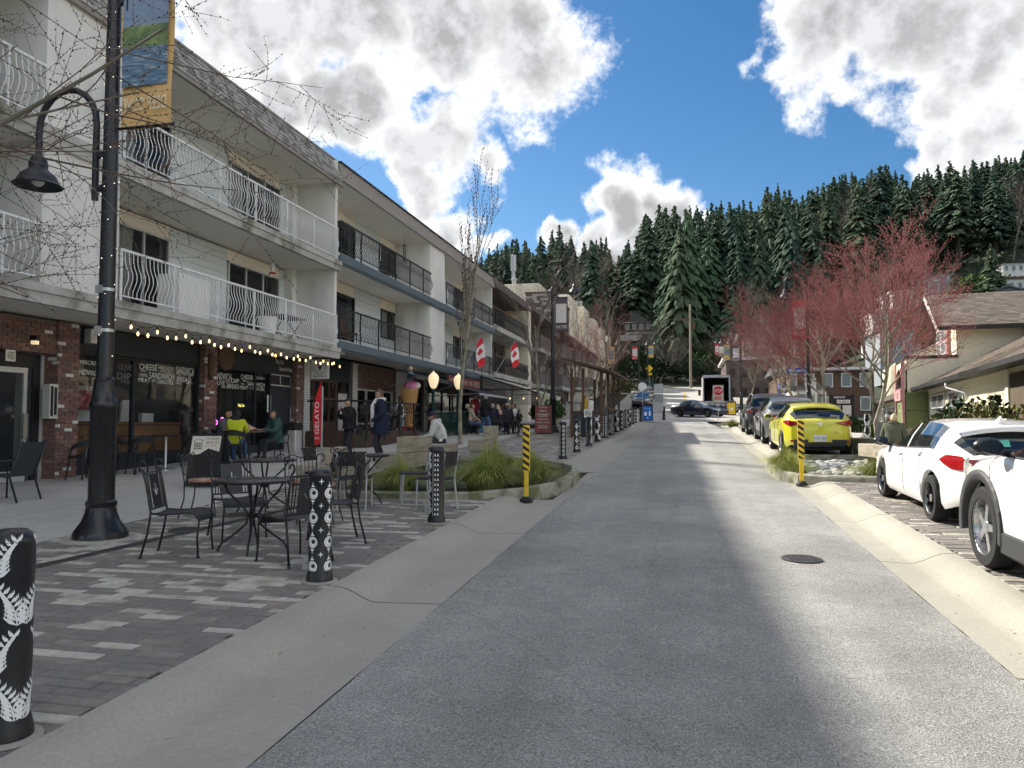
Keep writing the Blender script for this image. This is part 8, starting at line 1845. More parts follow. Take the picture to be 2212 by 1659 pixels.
q = PY(1388,895,60); t = post_sign('traffic_sign','white octagonal sign back on a pole at the far left corner',q.x,60,2.7); m = MB(); m.prism([(a,b+2.45) for a,b in octa(.34)],-.03,-.022,'y'); m.build('sign_back','sign_white',t,world=False)
t = post_sign('parking_sign','white parking sign with circled P behind the yellow hatchback',PY(1753,905,40).x,40,2.55,zt(5.4,40)); m = MB(); m.bx(-.24,.24,-.035,-.026,1.75,2.55); pl = m.build('plate','sign_white',t,world=False); m = MB()
for i in range(20):
    a0,a1 = 2*math.pi*i/20,2*math.pi*(i+1)/20; m.add([(.16*k_*math.cos(qq),-.037,2.30+.16*k_*math.sin(qq)) for qq,k_ in ((a0,1),(a1,1),(a1,.85),(a0,.85))],[(0,1,2,3)])
text(m,'P',(-.06,-.037,2.20),(1,0,0),(0,0,1),.12,.2); text(m,'2 H',(-.1,-.037,2.0),(1,0,0),(0,0,1),.2,.08); m.build('lettering','black_matte',pl,world=False)
mk('street_blue',(.01,.05,.30),.5,.05,6)
xx = PY(1725,900,49).x; t = post_sign('street_name_sign','blue Panorama Drive name sign on a thin pole',xx,49,3.4,zt(6,49),'wood_brown',.03); m = MB(); m.bx(-.6,.6,-.04,-.02,3.12,3.42); pl = m.build('plate','street_blue',t,world=False); m = MB(); text(m,'Panorama Dr',(-.5,-.042,3.19),(1,0,0),(0,0,1),1.0,.17); m.build('lettering','lettering',pl,world=False)
t = post_sign('small_sign','small white parking sign farther back by the hedge',PY(1697,900,52).x,52,1.7,zt(6,52)); m = MB(); m.bx(-.16,.16,-.035,-.026,1.2,1.7); pl = m.build('plate','sign_white',t,world=False); m = MB(); text(m,'P',(-.06,-.037,1.38),(1,0,0),(0,0,1),.12,.2); m.build('lettering','black_matte',pl,world=False)
q = PY(1403,822,104); t = post_sign('warning_sign','yellow diamond warning sign at the bend of the hill road',q.x,104,2.6,zr(104)+.1); m = MB(); m.prism([(0,2.6),(.5,3.1),(0,3.6),(-.5,3.1)],-.04,-.026,'y'); m.build('diamond','yellow_post',t,world=False); m = MB(); m.bx(-.32,.32,-.04,-.026,2.2,2.5); m.build('tab_plate','yellow_post',t,world=False)
# art gallery board
a = PY(1791,923,37.5); b = PY(1846,854,37.5); g = zt((a.x+b.x)/2,37.5)
t = thing('gallery_board','black gallery notice board with two posters under the bare maples','sign',((a.x+b.x)/2,37.5,g)); m = MB(); m.bx(a.x+.05,b.x-.05,37.5,37.6,a.z+.35,b.z); bd = m.build('board','black_matte',t)
for x in (a.x+.08,b.x-.08): m = MB(); m.bx(x-.06,x+.06,37.46,37.64,g-.1,b.z+.04); m.build('post','black_matte',t)
w = b.x-a.x; zz = b.z; m = MB(); m.bx(a.x+w*.32,b.x-w*.18,37.485,37.495,zz-.36,zz-.20); m.build('white_strip','sign_white',bd)
m = MB(); text(m,'seymour',(a.x+w*.20,37.48,zz-.17),(1,0,0),(0,0,1),w*.45,.13); m.build('title_lettering','lettering',bd); m = MB(); text(m,'art gallery',(a.x+w*.34,37.48,zz-.35),(1,0,0),(0,0,1),w*.46,.13); m.build('title_lettering','black_matte',bd)
mk('poster_art',(.66,.64,.62),.6,.1,5,col2=(.5,.2,.2),cscale=6,cdist=.62,cw=.03)
for k,(f0,f1,mt) in enumerate(((.12,.46,'grey_steel'),(.53,.86,'poster_art'))): m = MB(); m.bx(a.x+w*f0,a.x+w*f1,37.478,37.492,zz-.95,zz-.45); m.build('poster',mt,bd)
# utility pole and wires
q = PY(1492,805,112); zb0 = zt(q.x,112); top = PY(1494,657,112).z
t = thing('utility_pole','tall wooden utility pole with crossarm at the top of the road','utility pole',(q.x,112,zb0)); m = MB(); m.tube([(q.x,112,zb0-.5),(q.x,112,top)],[.19,.13],8); m.build('pole','wood_grey',t); zc = PY(1490,690,112).z; m = MB(); m.bx(q.x-1.5,q.x+1.2,111.9,112.1,zc-.1,zc+.1); m.lathe([(.25,-1.4),(.25,-.5),(.1,-.45)],(q.x+.45,112,zc),10); m.build('crossarm','wood_brown',t); m = MB(); m.lathe([(.13,0),(.13,1.9),(.05,2.0)],(q.x,112,top-2.0),8); m.build('antenna','sign_white',t)
for k,(x2,y2,z2) in enumerate(((-60,118,zc+1),(-60,121,zc+.6),(60,150,zc+14))):
    m = MB(); A = Vector((q.x-1.2+k,112,zc+.2)); B = Vector((x2,y2,z2)); m.tube([A.lerp(B,i/10)-Vector((0,0,6*(i/10)*(1-i/10)*.5)) for i in range(11)],.022,4); o = m.build('overhead_wire','black_matte'); tag(o,('upper wire running left from the utility pole','lower wire running left from the utility pole','wire running right from the utility pole up the slope')[k],'wire')
q = PY(1393,828,106); t = thing('utility_box','green metal utility cabinet at the top of the hill road','cabinet',(q.x,106,zr(106))); m = MB(); m.cham(-1.1,1.1,0,1.2,-.2,1.6,.05); m.build('cabinet','green_iron',t,world=False)
# rooftop and balcony clutter
def clutter(name,label,cat,parts,loc):
    t = thing(name,label,cat,loc)
    for nm,mt,f in parts: m = MB(); f(m); m.build(nm,mt,t,world=False)
    return t
p = PX(335,600,-10.95); clutter('storage_box','tall white covered box on the lower white balcony','box',[('cover','plain_white',lambda m:m.cham(-.3,.3,-.55,.55,.02,1.0,.03)),('base','black_matte',lambda m:m.bx(-.28,.28,-.5,.5,0,.02))],(-11.2,15.4,3.99))
clutter('plastic_bucket','white plastic bucket behind the lower white railing','bucket',[('bucket','plain_white',lambda m:m.lathe([(.2,0),(.26,.5),(.27,.52)],(0,0,0),14)),('handle','steel',lambda m:m.tube([(-.26,0,.48),(0,0,.62),(.26,0,.48)],.008,5))],(-10.95,18.6,3.99))
clutter('balcony_table','dark folding table on the lower white balcony','table',[('top','black_matte',lambda m:m.bx(-.3,.3,-.6,.6,.68,.72)),('legs','black_matte',lambda m:(m.tube([(-.25,-.5,0),(.25,-.5,.68)],.014,5),m.tube([(.25,-.5,0),(-.25,-.5,.68)],.014,5),m.tube([(-.25,.5,0),(.25,.5,.68)],.014,5),m.tube([(.25,.5,0),(-.25,.5,.68)],.014,5)))],(-11.2,20.0,3.99))
for x,y,z,c,lb in ((-11.2,27.8,7.02,'dark_metal','dark woven chair on the upper black balcony'),(-11.2,24.2,4.28,'wood_brown','brown chair on the lower black balcony'),(-11.2,38.6,4.28,'frame_alu','pale chair on the second lower black balcony')):
    clutter('balcony_chair',lb,'chair',[('seat',c,lambda m:m.cham(-.25,.25,-.25,.25,.4,.46,.03)),('backrest',c,lambda m:m.cham(-.28,-.22,-.25,.25,.46,.95,.02)),('legs',c,lambda m:[m.tube([(a,b,0),(a,b,.4)],.02,5) for a in (-.2,.2) for b in (-.2,.2)])],(x,y,z))
t = thing('bird_feeder','small glass bird feeder hanging from the upper soffit','feeder',(-11.3,19.4,5.9)); m = MB(); m.tube([(0,0,.52),(0,0,.25)],.004,4); m.build('wire','steel',t,world=False); m = MB(); m.lathe([(.02,.25),(.06,.2),(.05,.05),(.03,.0)],(0,0,0),10); m.build('bottle','frame_alu',t,world=False); m = MB(); m.lathe([(.03,0),(.11,-.03),(.02,-.05)],(0,0,0),10); m.build('dish','flag_red',t,world=False)
t = thing('wind_chime','dark wind chime hanging over the upper black balcony','chime',(-11.0,28.9,8.9)); m = MB(); [m.tube([(.05*math.cos(a),.05*math.sin(a),-.1),(.05*math.cos(a),.05*math.sin(a),-.75)],.012,5) for a in (0,1.5,3,4.5)]; m.tube([(0,0,.4),(0,0,-.1)],.005,4); m.build('tubes','dark_metal',t,world=False); m = MB(); m.lathe([(.08,-.1),(.08,-.08)],(0,0,0),10); m.build('ring','wood_brown',t,world=False)
# ramp with steel rails by the brown block
t = thing('access_ramp','concrete ramp with steel handrails before the brown block','ramp',(-9,55,zr(55))); m = MB(); m.prism([(54,zr(54)),(54,zr(54)+.2),(62,zr(54)+1.5),(62,zr(54))],-10.5,-8.4,'x'); m.build('ramp_slab','kerb',t)
for x in (-10.4,-8.5):
    m = MB(); 
    for dz in (.5,.95): m.tube([(x,54,zr(54)+.2+dz),(x,62,zr(54)+1.5+dz)],.03,6)
    for k in range(6): y = 54+8*k/5; z = zr(54)+.2+1.3*k/5; m.tube([(x,y,z),(x,y,z+.95)],.025,6)
    m.build('handrail','galv',t)
# ------------------------------------------------------------------ people
for n_,c_ in (('cloth_black',(.015,.015,.018)),('cloth_navy',(.012,.018,.045)),('cloth_lime',(.50,.55,.03)),('cloth_grey',(.12,.115,.13)),('cloth_teal',(.035,.085,.075)),('cloth_hoodie',(.56,.56,.54)),('cloth_maroon',(.20,.02,.035)),('cloth_beige',(.46,.36,.28)),('cloth_pink',(.55,.28,.27)),('cloth_jeans',(.06,.12,.24)),('cloth_olive',(.10,.11,.07)),('cloth_white',(.68,.67,.64)),('cloth_charcoal',(.03,.032,.038)),('boots_green',(.02,.28,.06)),('shoe_white',(.62,.60,.56)),('shoe_dark',(.025,.022,.02))): mk(n_,c_,.9,.18,12,.25,60)
mk('skin_b',(.48,.29,.20),.55,.06,10); mk('hair_black',(.012,.010,.010),.5,.2,30); mk('hair_brown',(.10,.055,.03),.6,.25,30); mk('hair_grey',(.35,.34,.33),.7,.15,30); mk('hair_blond',(.55,.43,.26),.6,.2,30); mk('lip',(.35,.10,.09),.5,0); mk('eye',(.02,.015,.012),.3,0)
def ik(a, b, l1, l2, pole):
    a = Vector(a); b = Vector(b); d = b-a; L = d.length
    if L > (l1+l2)*.985: b = a+d.normalized()*(l1+l2)*.985; d = b-a; L = d.length
    u = d.normalized(); x = (l1*l1-l2*l2+L*L)/(2*L); h = math.sqrt(max(1e-4,l1*l1-x*x)); p = Vector(pole); p = (p-u*p.dot(u)).normalized()
    return a+u*x+p*h, b
PEOPLE = []
def person(label, loc, rz, h=1.72, seat=None, lean=0.0, twist=0.0, hands=None, feet=None, top='cloth_black', pants='cloth_charcoal', shoes='shoe_dark', skin='skin_b', hair=('short','hair_brown'), bulk=1.15, nod=0.0, turn=0.0, coat=0.0, scarf=None, hood=None, group=None, sleeves=True, extra=None):
    k = h/1.75; pel = Vector((0,0,.93*k)) if seat is None else Vector((0,0,seat+.105))
    ca, sa = math.cos(lean), math.sin(lean)
    def T(x, y, z):   # torso frame above the pelvis
        q = Vector((x*math.cos(twist)-y*math.sin(twist), x*math.sin(twist)+y*math.cos(twist), z)); return pel+Vector((q.x, q.y*ca+q.z*sa, q.z*ca-q.y*sa))
    J = {'pel':pel,'bel':T(0,.01,.16*k),'che':T(0,.0,.36*k),'nb':T(0,-.01,.50*k),'nt':T(0,.015,.575*k)}
    sw = .175*k*(.97+.1*(bulk-1)); 
    for s,n in ((-1,'l'),(1,'r')):
        J['s'+n] = T(s*sw,-.005,.455*k); hd = (hands or {}).get(n)
        if hd is None: hd = (s*.26*k, .05, (.74*k if seat is None else pel.z+.12)) if seat is None else (s*.13,.36,pel.z+.08)
        e, w = ik(J['s'+n], hd, .285*k, .255*k, (s*.5,-.7,-.45)); J['e'+n] = e; J['w'+n] = w; J['h'+n] = w+(w-e).normalized()*.085*k
        J['hip'+n] = pel+Vector((s*.095*k,0,-.05*k)); ft = (feet or {}).get(n)
        if ft is None: ft = (s*.11*k,0,.085*k) if seat is None else (s*.13,.44,.085)
        kn, an = ik(J['hip'+n], ft, .42*k, .42*k, (s*.12,1,.25)); J['k'+n] = kn; J['a'+n] = an; J['t'+n] = an+Vector((s*.03,.155*k,-.05*k))
    names = ['pel','bel','che','nb','nt','sl','el','wl','hl','sr','er','wr','hr','hipl','kl','al','tl','hipr','kr','ar','tr']
    rad = dict(pel=.142,bel=.138,che=.150,nb=.066,nt=.052,sl=.082,el=.058,wl=.042,hl=.034,hipl=.098,kl=.066,al=.045,tl=.042)
    E = [('pel','bel'),('bel','che'),('che','nb'),('nb','nt')]+[p for n in 'lr' for p in (('che','s'+n),('s'+n,'e'+n),('e'+n,'w'+n),('w'+n,'h'+n),('pel','hip'+n),('hip'+n,'k'+n),('k'+n,'a'+n),('a'+n,'t'+n))]
    me = bpy.data.meshes.new('sk'); me.from_pydata([J[n] for n in names],[(names.index(a),names.index(b)) for a,b in E],[])
    o = bpy.data.objects.new('sk',me); COL.objects.link(o); md = o.modifiers.new('s','SKIN'); sv = me.skin_vertices[0].data
    for i,n in enumerate(names):
        r = rad.get(n) or rad[n[:-1]+'l']; r *= k; dpt = 1.0
        if n in ('bel','che','sl','sr','el','er') : r *= bulk
        if n == 'pel': r *= .5+.5*bulk
        if n in ('pel','bel','che'): sv[i].radius = (r*1.12,r*.88)
        else: sv[i].radius = (r,r)
        sv[i].use_root = (n == 'pel')
    sb = o.modifiers.new('d','SUBSURF'); sb.levels = 2; sb.render_levels = 2
    PEOPLE.append(dict(o=o,J=J,E=E,k=k,label=label,loc=loc,rz=rz,mats=(top,pants,shoes,skin),hair=hair,nod=nod,turn=turn,lean=lean,twist=twist,coat=coat,scarf=scarf,hood=hood,group=group,sleeves=sleeves,extra=extra,bulk=bulk))
def finish_people():
    bpy.context.view_layer.update(); dg = bpy.context.evaluated_depsgraph_get()
    for P in PEOPLE:
        em = bpy.data.meshes.new_from_object(P['o'].evaluated_get(dg)); mb = MB(); J, k = P['J'], P['k']
        vs = [v.co.copy() for v in em.vertices]; seg = []
        for a,b in P['E']:
            m = 0
            if a == 'nb' : m = 3
            elif a[0] == 'w' or (a[0] == 'e' and not P['sleeves']): m = 3
            elif a.startswith('hip') or a == 'k'+a[-1] and a[0] == 'k': m = 1
            elif a == 'pel' and b.startswith('hip'): m = 1 if P['coat'] < .05 else 0
            elif a[0] == 'a' : m = 2
            seg.append((J[a],J[b],m))
        for p in em.polygons:
            c = sum((vs[i] for i in p.vertices), Vector())/len(p.vertices); best = 1e9; mi = 0
            for a,b,m in seg:
                ab = b-a; t = max(0,min(1,(c-a).dot(ab)/ab.length_squared)); d = (c-a-ab*t).length-(.05 if m == 0 else .0)
                if d < best: best = d; mi = m
            if mi == 3 and c.z > J['nb'].z-.2 and (c-J['nt']).length > .085*k and (c-J['nb']).length < .16 and (c-J['nt']).length > (c-J['nb']).length: mi = 0
            if mi == 1 and (c-J['pel']).length < .16*k and c.z > J['pel'].z-.06: mi = 0
            b0 = len(mb.v); mb.v.extend([tuple(vs[i]) for i in p.vertices]); mb.f.append(tuple(range(b0,b0+len(p.vertices)))); mb.m.append(mi)
        idx = {}; nv = []; mp = []
        for v in mb.v:
            q = (round(v[0],5),round(v[1],5),round(v[2],5))
            if q not in idx: idx[q] = len(nv); nv.append(v)
            mp.append(idx[q])
        mb.v = nv; mb.f = [tuple(mp[i] for i in f) for f in mb.f]
        # head with face
        hc = J['nt']+Vector((0,.012,.085*k)); yaw = P['turn']+P['twist']; RM = Matrix.Translation(hc) @ Matrix.Rotation(yaw,4,'Z') @ Matrix.Rotation(-P['nod']-P['lean']*.35,4,'X')
        hd = MB(); hd.ball((0,0,0),1,14,12)
        def shape(v):
            x,y,z = v; w = .076*(1-.22*max(0,-z)**1.5); yy = y*.094*(1+(.06 if y > 0 and z < -.3 else 0)); zz = z*.118
            if y > .85 and -.35 < z < .15 and abs(x) < .35: yy += .014
            if y > 0 and .1 < z < .3: yy -= .004
            return (x*w*k,yy*k,zz*k)
        hd.v = [shape(v) for v in hd.v]; mb.merge(hd,RM,3)
        ft = MB(); ft.add([(0,.116*k,-.022*k),(-.014*k,.09*k,-.03*k),(.014*k,.09*k,-.03*k),(0,.092*k,.02*k)],[(0,1,3),(0,3,2),(0,2,1)],3)
        for s in (-1,1): ft.ball((s*.03*k,.084*k,.012*k),.0095*k,6,5,4); ft.ball((s*.076*k,-.005*k,-.005*k),.024*k,7,5,3,sc=(.35,.7,1.2)); ft.bx(s*.03*k-.014*k,s*.03*k+.014*k,.082*k,.091*k,.027*k,.032*k,4)
        ft.bx(-.02*k,.02*k,.088*k,.0935*k,-.056*k,-.049*k,5); mb.merge(ft,RM)
        # fingers
        for n,s in (('l',-1),('r',1)):
            w, h_ = J['w'+n], J['h'+n]; d = (h_-w).normalized(); sd = d.cross(Vector((0,0,1)) if abs(d.z) < .8 else Vector((0,1,0))).normalized(); nr = sd.cross(d)
            for i,(f,L) in enumerate(((-1.5,.05),(-.5,.062),(.5,.066),(1.5,.058))):
                b0 = h_+sd*f*.016*k-d*.01; mb.tube([b0,b0+d*L*.5*k-nr*.004,b0+d*L*.85*k-nr*.022*k,b0+d*L*.9*k-nr*.036*k],[.0085*k,.008*k,.0075*k,.006*k],5,mi=3)
            b0 = w+d*.03*k+sd*.024*k*s; mb.tube([b0,b0+d*.03*k+sd*s*.022*k,b0+d*.065*k+sd*s*.026*k-nr*.01],[.0105*k,.009*k,.007*k],5,mi=3)
        t = thing('person',P['label'],'person',P['loc'],P['rz'],P['group'])
        body = mb.build('body',list(P['mats'])+['eye','lip'],t,world=False,smooth=True)
        # hair and hats
        st, hm = P['hair']; hb = MB(); sb = MB(); sb.ball((0,0,0),1,14,12)
        for f in sb.f:
            c = sum((Vector(sb.v[i]) for i in f), Vector())/len(f); keep = False
            if st in ('beanie','cap'): keep = c.z > .15
            elif st == 'bald': keep = -.35 < c.z < .25 and c.y < .1
            else: keep = (c.z > .42) or (c.y < .15 and c.z > -.45) or (st == 'long' and c.y < .35 and c.z > -.9)
            if keep: hb.add([Vector((sb.v[i][0]*.083,sb.v[i][1]*.100-.004,sb.v[i][2]*.126+.004))*k for i in f],[tuple(range(len(f)))])
        hb.v = [tuple(Vector(v)*(1+.05*noise.noise(Vector(v)*60))) if st not in ('beanie','cap') else v for v in hb.v]
        if st == 'long':
            for a in (-.05,-.025,0,.025,.05): hb.tube([Vector((a*k,-.075*k,.0)),Vector((a*1.3*k,-.10*k,-.12*k)),Vector((a*1.4*k,-.085*k,-.26*k))],[.03*k,.032*k,.014*k],6)
        if st == 'bun': hb.ball((0,-.03*k,.15*k),.045*k,8,6)
        if st == 'curly':
            rg = random.Random(3)
            for i in range(46): a = rg.uniform(0,6.28); e = rg.uniform(-.5,1); 
            for i in range(46):
                a = rg.uniform(2.6,6.8); e = rg.uniform(-.9,1); hb.ball((.095*k*math.cos(a)*math.cos(e*.9),.105*k*math.sin(a)*math.cos(e*.9),.12*k*e),.03*k,6,4)
        if st == 'beanie': hb.lathe([(.086*k,.0),(.090*k,.012*k),(.090*k,.045*k),(.084*k,.05*k)],(0,-.004*k,.012*k),16,sy=1.18,cap=False)
        if st == 'cap': hb.add([Vector((x,y,z))*k for x,y,z in ((-.06,.085,.045),(.06,.085,.045),(.05,.155,.03),(-.05,.155,.03))],[(0,1,2,3),(3,2,1,0)])
        hb.v = [tuple(RM @ Vector(v)) for v in hb.v]
        hb.build('hat' if st in ('beanie','cap') else 'hair',hm,t,world=False,smooth=True)
        if st in ('beanie','cap'):
            f2 = MB(); 
            for f in sb.f:
                c = sum((Vector(sb.v[i]) for i in f), Vector())/len(f)
                if -.4 < c.z <= .2 and c.y < .0: f2.add([RM @ (Vector((sb.v[i][0]*.080,sb.v[i][1]*.098-.003,sb.v[i][2]*.120))*k) for i in f],[tuple(range(len(f)))])
            f2.build('hair','hair_brown' if st == 'beanie' else 'hair_grey',t,world=False,smooth=True)
        if P['coat'] > .05:
            m = MB(); b = P['bulk']; vs = []; n = 20; pl = J['pel']; rows = [(.26,.148,.118),(.12,.158,.130),(0,.168,.142),(-.5*P['coat'],.180,.152),(-P['coat'],.188,.160)]
            for z,rx,ry in rows:
                for i in range(n): a = 2*math.pi*i/n; vs.append((pl.x+rx*b*k*math.cos(a)*1.0,pl.y+ry*b*k*math.sin(a)+(J['bel'].y-pl.y)*max(0,z)*3,pl.z+z*k))
            m.add(vs,[(j*n+i,j*n+(i+1)%n,(j+1)*n+(i+1)%n,(j+1)*n+i) for j in range(4) for i in range(n)]); m.build('coat_skirt',P['mats'][0],t,world=False,smooth=True)
            # quilted bands
            if P['extra'] == 'puffer':
                q = MB()
                for z in (.40,.32,.24,.16,.08,0,-.08,-.16,-.24):
                    if z < -P['coat']+.02: continue
                    rr_ = [interp([(r[0],r[1]) for r in rows],z),interp([(r[0],r[2]) for r in rows],z)] if z <= .26 else [.15,.125]
                    q.lathe([(1.0,-.030*k),(1.04,0),(1.0,.030*k)],(pl.x,pl.y+(J['bel'].y-pl.y)*max(0,z)*3,pl.z+z*k),22,sx=rr_[0]*b*k*1.0,sy=rr_[1]*b*k,cap=False)
                q.build('quilting',P['mats'][0],t,world=False,smooth=True)
        if P['scarf']:
            m = MB(); nb = J['nb']; m.tube([nb+Vector((.10*math.cos(a)*k,.10*math.sin(a)*k+.01,.035*k+.01*math.sin(2*a))) for a in [2*math.pi*i/14 for i in range(15)]],.042*k,8); m.tube([nb+Vector((-.03,.11,.02))*k,nb+Vector((-.05,.19,-.12))*k,nb+Vector((-.05,.19,-.40))*k,nb+Vector((-.05,.18,-.62))*k],[.045*k,.055*k,.05*k,.05*k],8); m.build('scarf',P['scarf'],t,world=False,smooth=True)
        if P['hood']:
            m = MB(); nb = J['nb']; m.tube([nb+Vector((.105*math.cos(a)*k,.095*math.sin(a)*k-.02,(.02-.03*math.sin(a))*k)) for a in [math.pi*(-.15+1.3*0)+2*math.pi*i/14 for i in range(15)]],[.04*k]*15,8); m.ball(tuple(nb+Vector((0,-.10,-.02))*k),.10*k,10,8,sc=(1,.6,.75)); m.build('hood',P['hood'],t,world=False,smooth=True)
        bpy.data.objects.remove(P['o'])
def fz(x, y, d=.125): return (x,y,zr(y)+d)
G1 = 'people at the cafe tables'
tx, ty_, tz = TRIO
person('seated person in lime-yellow jacket with long dark hair at the diners table',(tx+.25,ty_-.80,tz),R(20),1.65,.45,.20,0,{'l':(-.12,.42,.80),'r':(.12,.42,.80)},None,'cloth_lime','cloth_jeans',hair=('long','hair_black'),group=G1,bulk=1.2)
person('seated bearded person in grey sweater facing us at the diners table',(tx-.72,ty_+.15,tz),R(-100),1.75,.45,.25,0,{'l':(-.15,.42,.80),'r':(.12,.45,.80)},None,'cloth_grey','cloth_charcoal',hair=('short','hair_black'),group=G1)
person('seated person in dark teal jacket with brown bob, back towards us at the diners table',(tx+.35,ty_+.95,tz),R(150),1.66,.45,.15,0,{'l':(-.12,.40,.78),'r':(.12,.40,.78)},None,'cloth_teal','cloth_charcoal',hair=('bob','hair_brown'),hood='cloth_teal',group=G1,coat=.12,bulk=1.25)
for x,y,a,lb in ((tx+.25,ty_-.85,20,'black shell chair under the person in lime-yellow'),(tx-.75,ty_+.15,-100,'black shell chair under the bearded diner'),(tx+.35,ty_+1.0,150,'black shell chair under the diner in dark teal')): shell_chair((x,y,tz),R(a),lb)
q = PY(755,980,18.2); person('standing person in black jacket with dark hair, holding a snack to the mouth',fz(q.x,18.2),R(150),1.60,None,.06,0,{'l':(-.02,.24,1.25),'r':(.07,.27,1.22)},{'l':(-.13,.02,.085),'r':(.12,-.02,.085)},'cloth_black','cloth_charcoal',hair=('bun','hair_black'),nod=.25,bulk=1.3,coat=.06,group='standing people')
q2 = PY(822,985,18.0); person('tall standing person in navy puffer coat and long white scarf with glasses',fz(q2.x,18.0),R(115),1.83,None,.03,0,{'l':(-.22,.20,1.02),'r':(.30,.06,.86)},{'l':(-.12,.05,.085),'r':(.13,-.08,.085)},'cloth_navy','cloth_charcoal','shoe_dark',hair=('short','hair_brown'),nod=.25,turn=.1,coat=.30,scarf='cloth_white',bulk=1.35,extra='puffer',group='standing people')
t = thing('snack','small pastry in paper held by the person in black','food',(q.x-.14,18.0,zr(18.2)+1.36)); m = MB(); m.ball((0,0,0),.05,8,6,sc=(.8,.8,1.2)); m.build('pastry','paper_tan',t,world=False); m = MB(); m.lathe([(.03,-.07),(.05,.0)],(0,0,0),8); m.build('paper_cone','plain_white',t,world=False)
a = Vector((q.x+.30,18.1,zr(18.2)+.85)); t = thing('handbag','small dark shoulder bag at the hip of the person in black','bag',tuple(a)); m = MB(); m.cham(-.05,.05,-.12,.12,-.1,.1,.03); m.build('bag','black_matte',t,world=False); m = MB(); m.tube([(0,-.1,.1),(0,-.05,.4),(0,.05,.4),(0,.1,.1)],.008,5); m.build('strap','black_matte',t,world=False)
q = PY(960,975,18.15); person('seated person in pale grey hoodie and navy beanie hunched on the timber bench',fz(q.x,18.15,.10),R(100),1.76,.44,.50,0,{'l':(-.08,.52,.62),'r':(.10,.50,.60)},{'l':(-.15,.42,.085),'r':(.14,.50,.085)},'cloth_hoodie','cloth_charcoal','shoe_dark',hair=('beanie','cloth_navy'),nod=.15,hood='cloth_hoodie',bulk=1.35,group='seated people')
person('seated person in dark coat and beanie on the raised patio behind the standing pair',(-10.75,25.5,ZP),R(-80),1.74,.45,.15,hair=('beanie','cloth_charcoal'),top='cloth_black',group='people on the raised patio'); person('seated person in a white top on the raised patio behind the navy coat',(-10.7,27.9,ZP),R(60),1.68,.45,.12,hair=('long','hair_brown'),top='cloth_white',group='people on the raised patio')
def at(v, Y): return PY(v,900,Y).x
GC = 'people outside the doughnut shop'
person('standing person in maroon jumper with grey hair beside the tent',fz(at(1024,33.6),33.6),R(-120),1.78,None,.12,0,{'l':(-.1,.3,1.05),'r':(.1,.3,1.0)},None,'cloth_maroon','cloth_charcoal',hair=('short','hair_grey'),nod=.3,group=GC)
person('seated person in beige hoodie facing the standing older person',fz(at(1018,31.6),31.6),R(-75),1.75,.45,.05,0,{'l':(-.2,.2,.5),'r':(.15,.35,.62)},{'l':(-.16,.55,.085),'r':(.16,.46,.085)},'cloth_beige','cloth_jeans','shoe_white',hair=('short','hair_brown'),hood='cloth_beige',bulk=1.25,group=GC)
person('standing older person in black padded jacket and blue jeans with white hair',fz(at(1047,30.9),30.9),R(-40),1.78,None,.08,0,{'l':(-.25,.05,.85),'r':(.12,.3,1.05)},{'l':(-.14,-.16,.1),'r':(.12,.12,.085)},'cloth_black','cloth_jeans','shoe_white',hair=('short','hair_grey'),nod=.35,bulk=1.3,coat=.05,group=GC)
person('seated bald person in navy jacket with back to us outside the doughnut shop',fz(at(1064,31.8),31.8),R(10),1.78,.45,.08,top='cloth_navy',pants='cloth_charcoal',hair=('bald','hair_grey'),bulk=1.35,group=GC)
person('seated person in pink jacket with long fair hair at the doughnut shop table',fz(at(1077,32.3),32.3),R(30),1.64,.45,.1,top='cloth_pink',pants='cloth_jeans',hair=('long','hair_blond'),bulk=1.2,group=GC)
person('seated person in black padded jacket and cream beanie, back to us',fz(at(1095,32.4),32.4),R(-8),1.78,.45,.06,top='cloth_charcoal',pants='cloth_black',hair=('beanie','cloth_beige'),bulk=1.4,group=GC)
person('seated person in white and grey top at the right of the doughnut shop table',fz(at(1113,33.8),33.8),R(120),1.68,.45,.1,top='cloth_white',pants='cloth_jeans',hair=('short','hair_brown'),group=GC)
person('seated person in dark coat at the left of the doughnut shop table',fz(at(1005,33.0),33.0),R(-60),1.74,.45,.12,top='cloth_black',hair=('short','hair_grey'),group=GC)
person('child with curly brown hair, black clothes and bright green boots, eating',fz(at(1117,31.0),31.0,.105),R(-70),1.12,None,.15,0,{'l':(-.03,.18,.80),'r':(.08,.2,.80)},{'l':(-.07,.06,.06),'r':(.08,-.05,.06)},'cloth_black','cloth_charcoal','boots_green',hair=('curly','hair_brown'),nod=.45,bulk=1.25,coat=.06,group=GC)
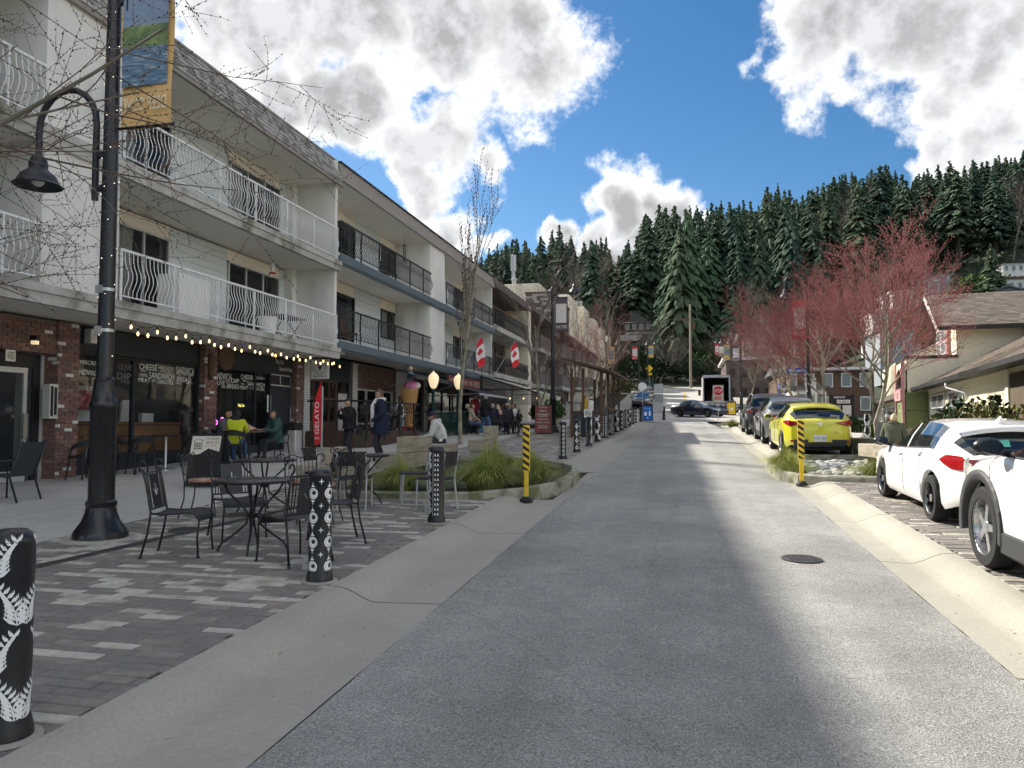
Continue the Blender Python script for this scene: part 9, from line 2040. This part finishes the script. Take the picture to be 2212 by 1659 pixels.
for v,Y,a,lb in ((1017,31.5,-75,'dark chair under the person in beige hoodie'),(1064,31.75,10,'dark chair under the bald person in navy'),(1077,32.25,30,'dark chair under the person in pink'),(1095,32.35,-8,'dark chair under the person in cream beanie'),(1113,33.85,120,'dark chair under the person in white and grey'),(1005,32.95,-60,'dark chair under the person in dark coat')):
    x = at(v,Y); tt = thing('cafe_chair',lb,'chair',fz(x,Y),R(a),'dark chairs outside the doughnut shop'); m = MB(); m.cham(-.22,.22,-.2,.22,.42,.45,.02); m.build('seat','black_matte',tt,world=False); m = MB(); m.cham(-.22,.22,-.25,-.21,.50,.86,.02); m.build('backrest','black_matte',tt,world=False)
    for sx in (-1,1):
        for sy in (-1,1): m = MB(); m.tube([(sx*.2,sy*.19,.43),(sx*.22,sy*.23,0)],.014,4); m.build('leg','black_matte',tt,world=False)
tt = thing('cafe_table','dark rectangular table of the doughnut shop group','table',fz(at(1075,33.2),33.2)); m = MB(); m.cham(-1.3,.9,-.35,.35,.70,.74,.02); m.build('table_top','wood_brown',tt,world=False)
for sx in (-1.1,.75):
    for sy in (-.28,.28): m = MB(); m.tube([(sx,sy,0),(sx,sy,.70)],.025,5); m.build('leg','black_matte',tt,world=False)
GRB = 'people on the right-hand bench'
zz = zr(19.2)+.06
person('seated person with blond hair in olive hooded jacket, back to us on the right',(at(1928,19.2),19.2,zz),R(-20),1.66,.40,.45,0,None,None,'cloth_olive','cloth_charcoal',hair=('bob','hair_blond'),hood='cloth_olive',bulk=1.4,nod=.2,group=GRB); person('seated person in black jacket and dark cap beside the blond one on the right',(at(1905,19.5),19.5,zz),R(-50),1.76,.40,.40,0,None,None,'cloth_black','cloth_charcoal',hair=('cap','cloth_charcoal'),bulk=1.3,nod=.2,group=GRB)
person('standing person in cream jacket behind the dark patio hut',fz(at(1262,44),44),R(-60),1.7,None,.05,0,None,None,'cloth_white','cloth_jeans',hair=('short','hair_black'),hood='cloth_white',bulk=1.3,group='people near the patio hut'); person('standing person in white hooded top behind the dark patio hut',fz(at(1278,45),45),R(60),1.66,None,.05,0,None,None,'cloth_white','cloth_jeans',hair=('beanie','cloth_white'),bulk=1.3,group='people near the patio hut')
person('worker in dark clothes standing in the open cargo box of the truck',(PY(1545,880,78.5).x,78.5,zr(76)+.98),R(170),1.75,None,.1,0,None,None,'cloth_charcoal','cloth_black',hair=('short','hair_black'),group=None)
finish_people()
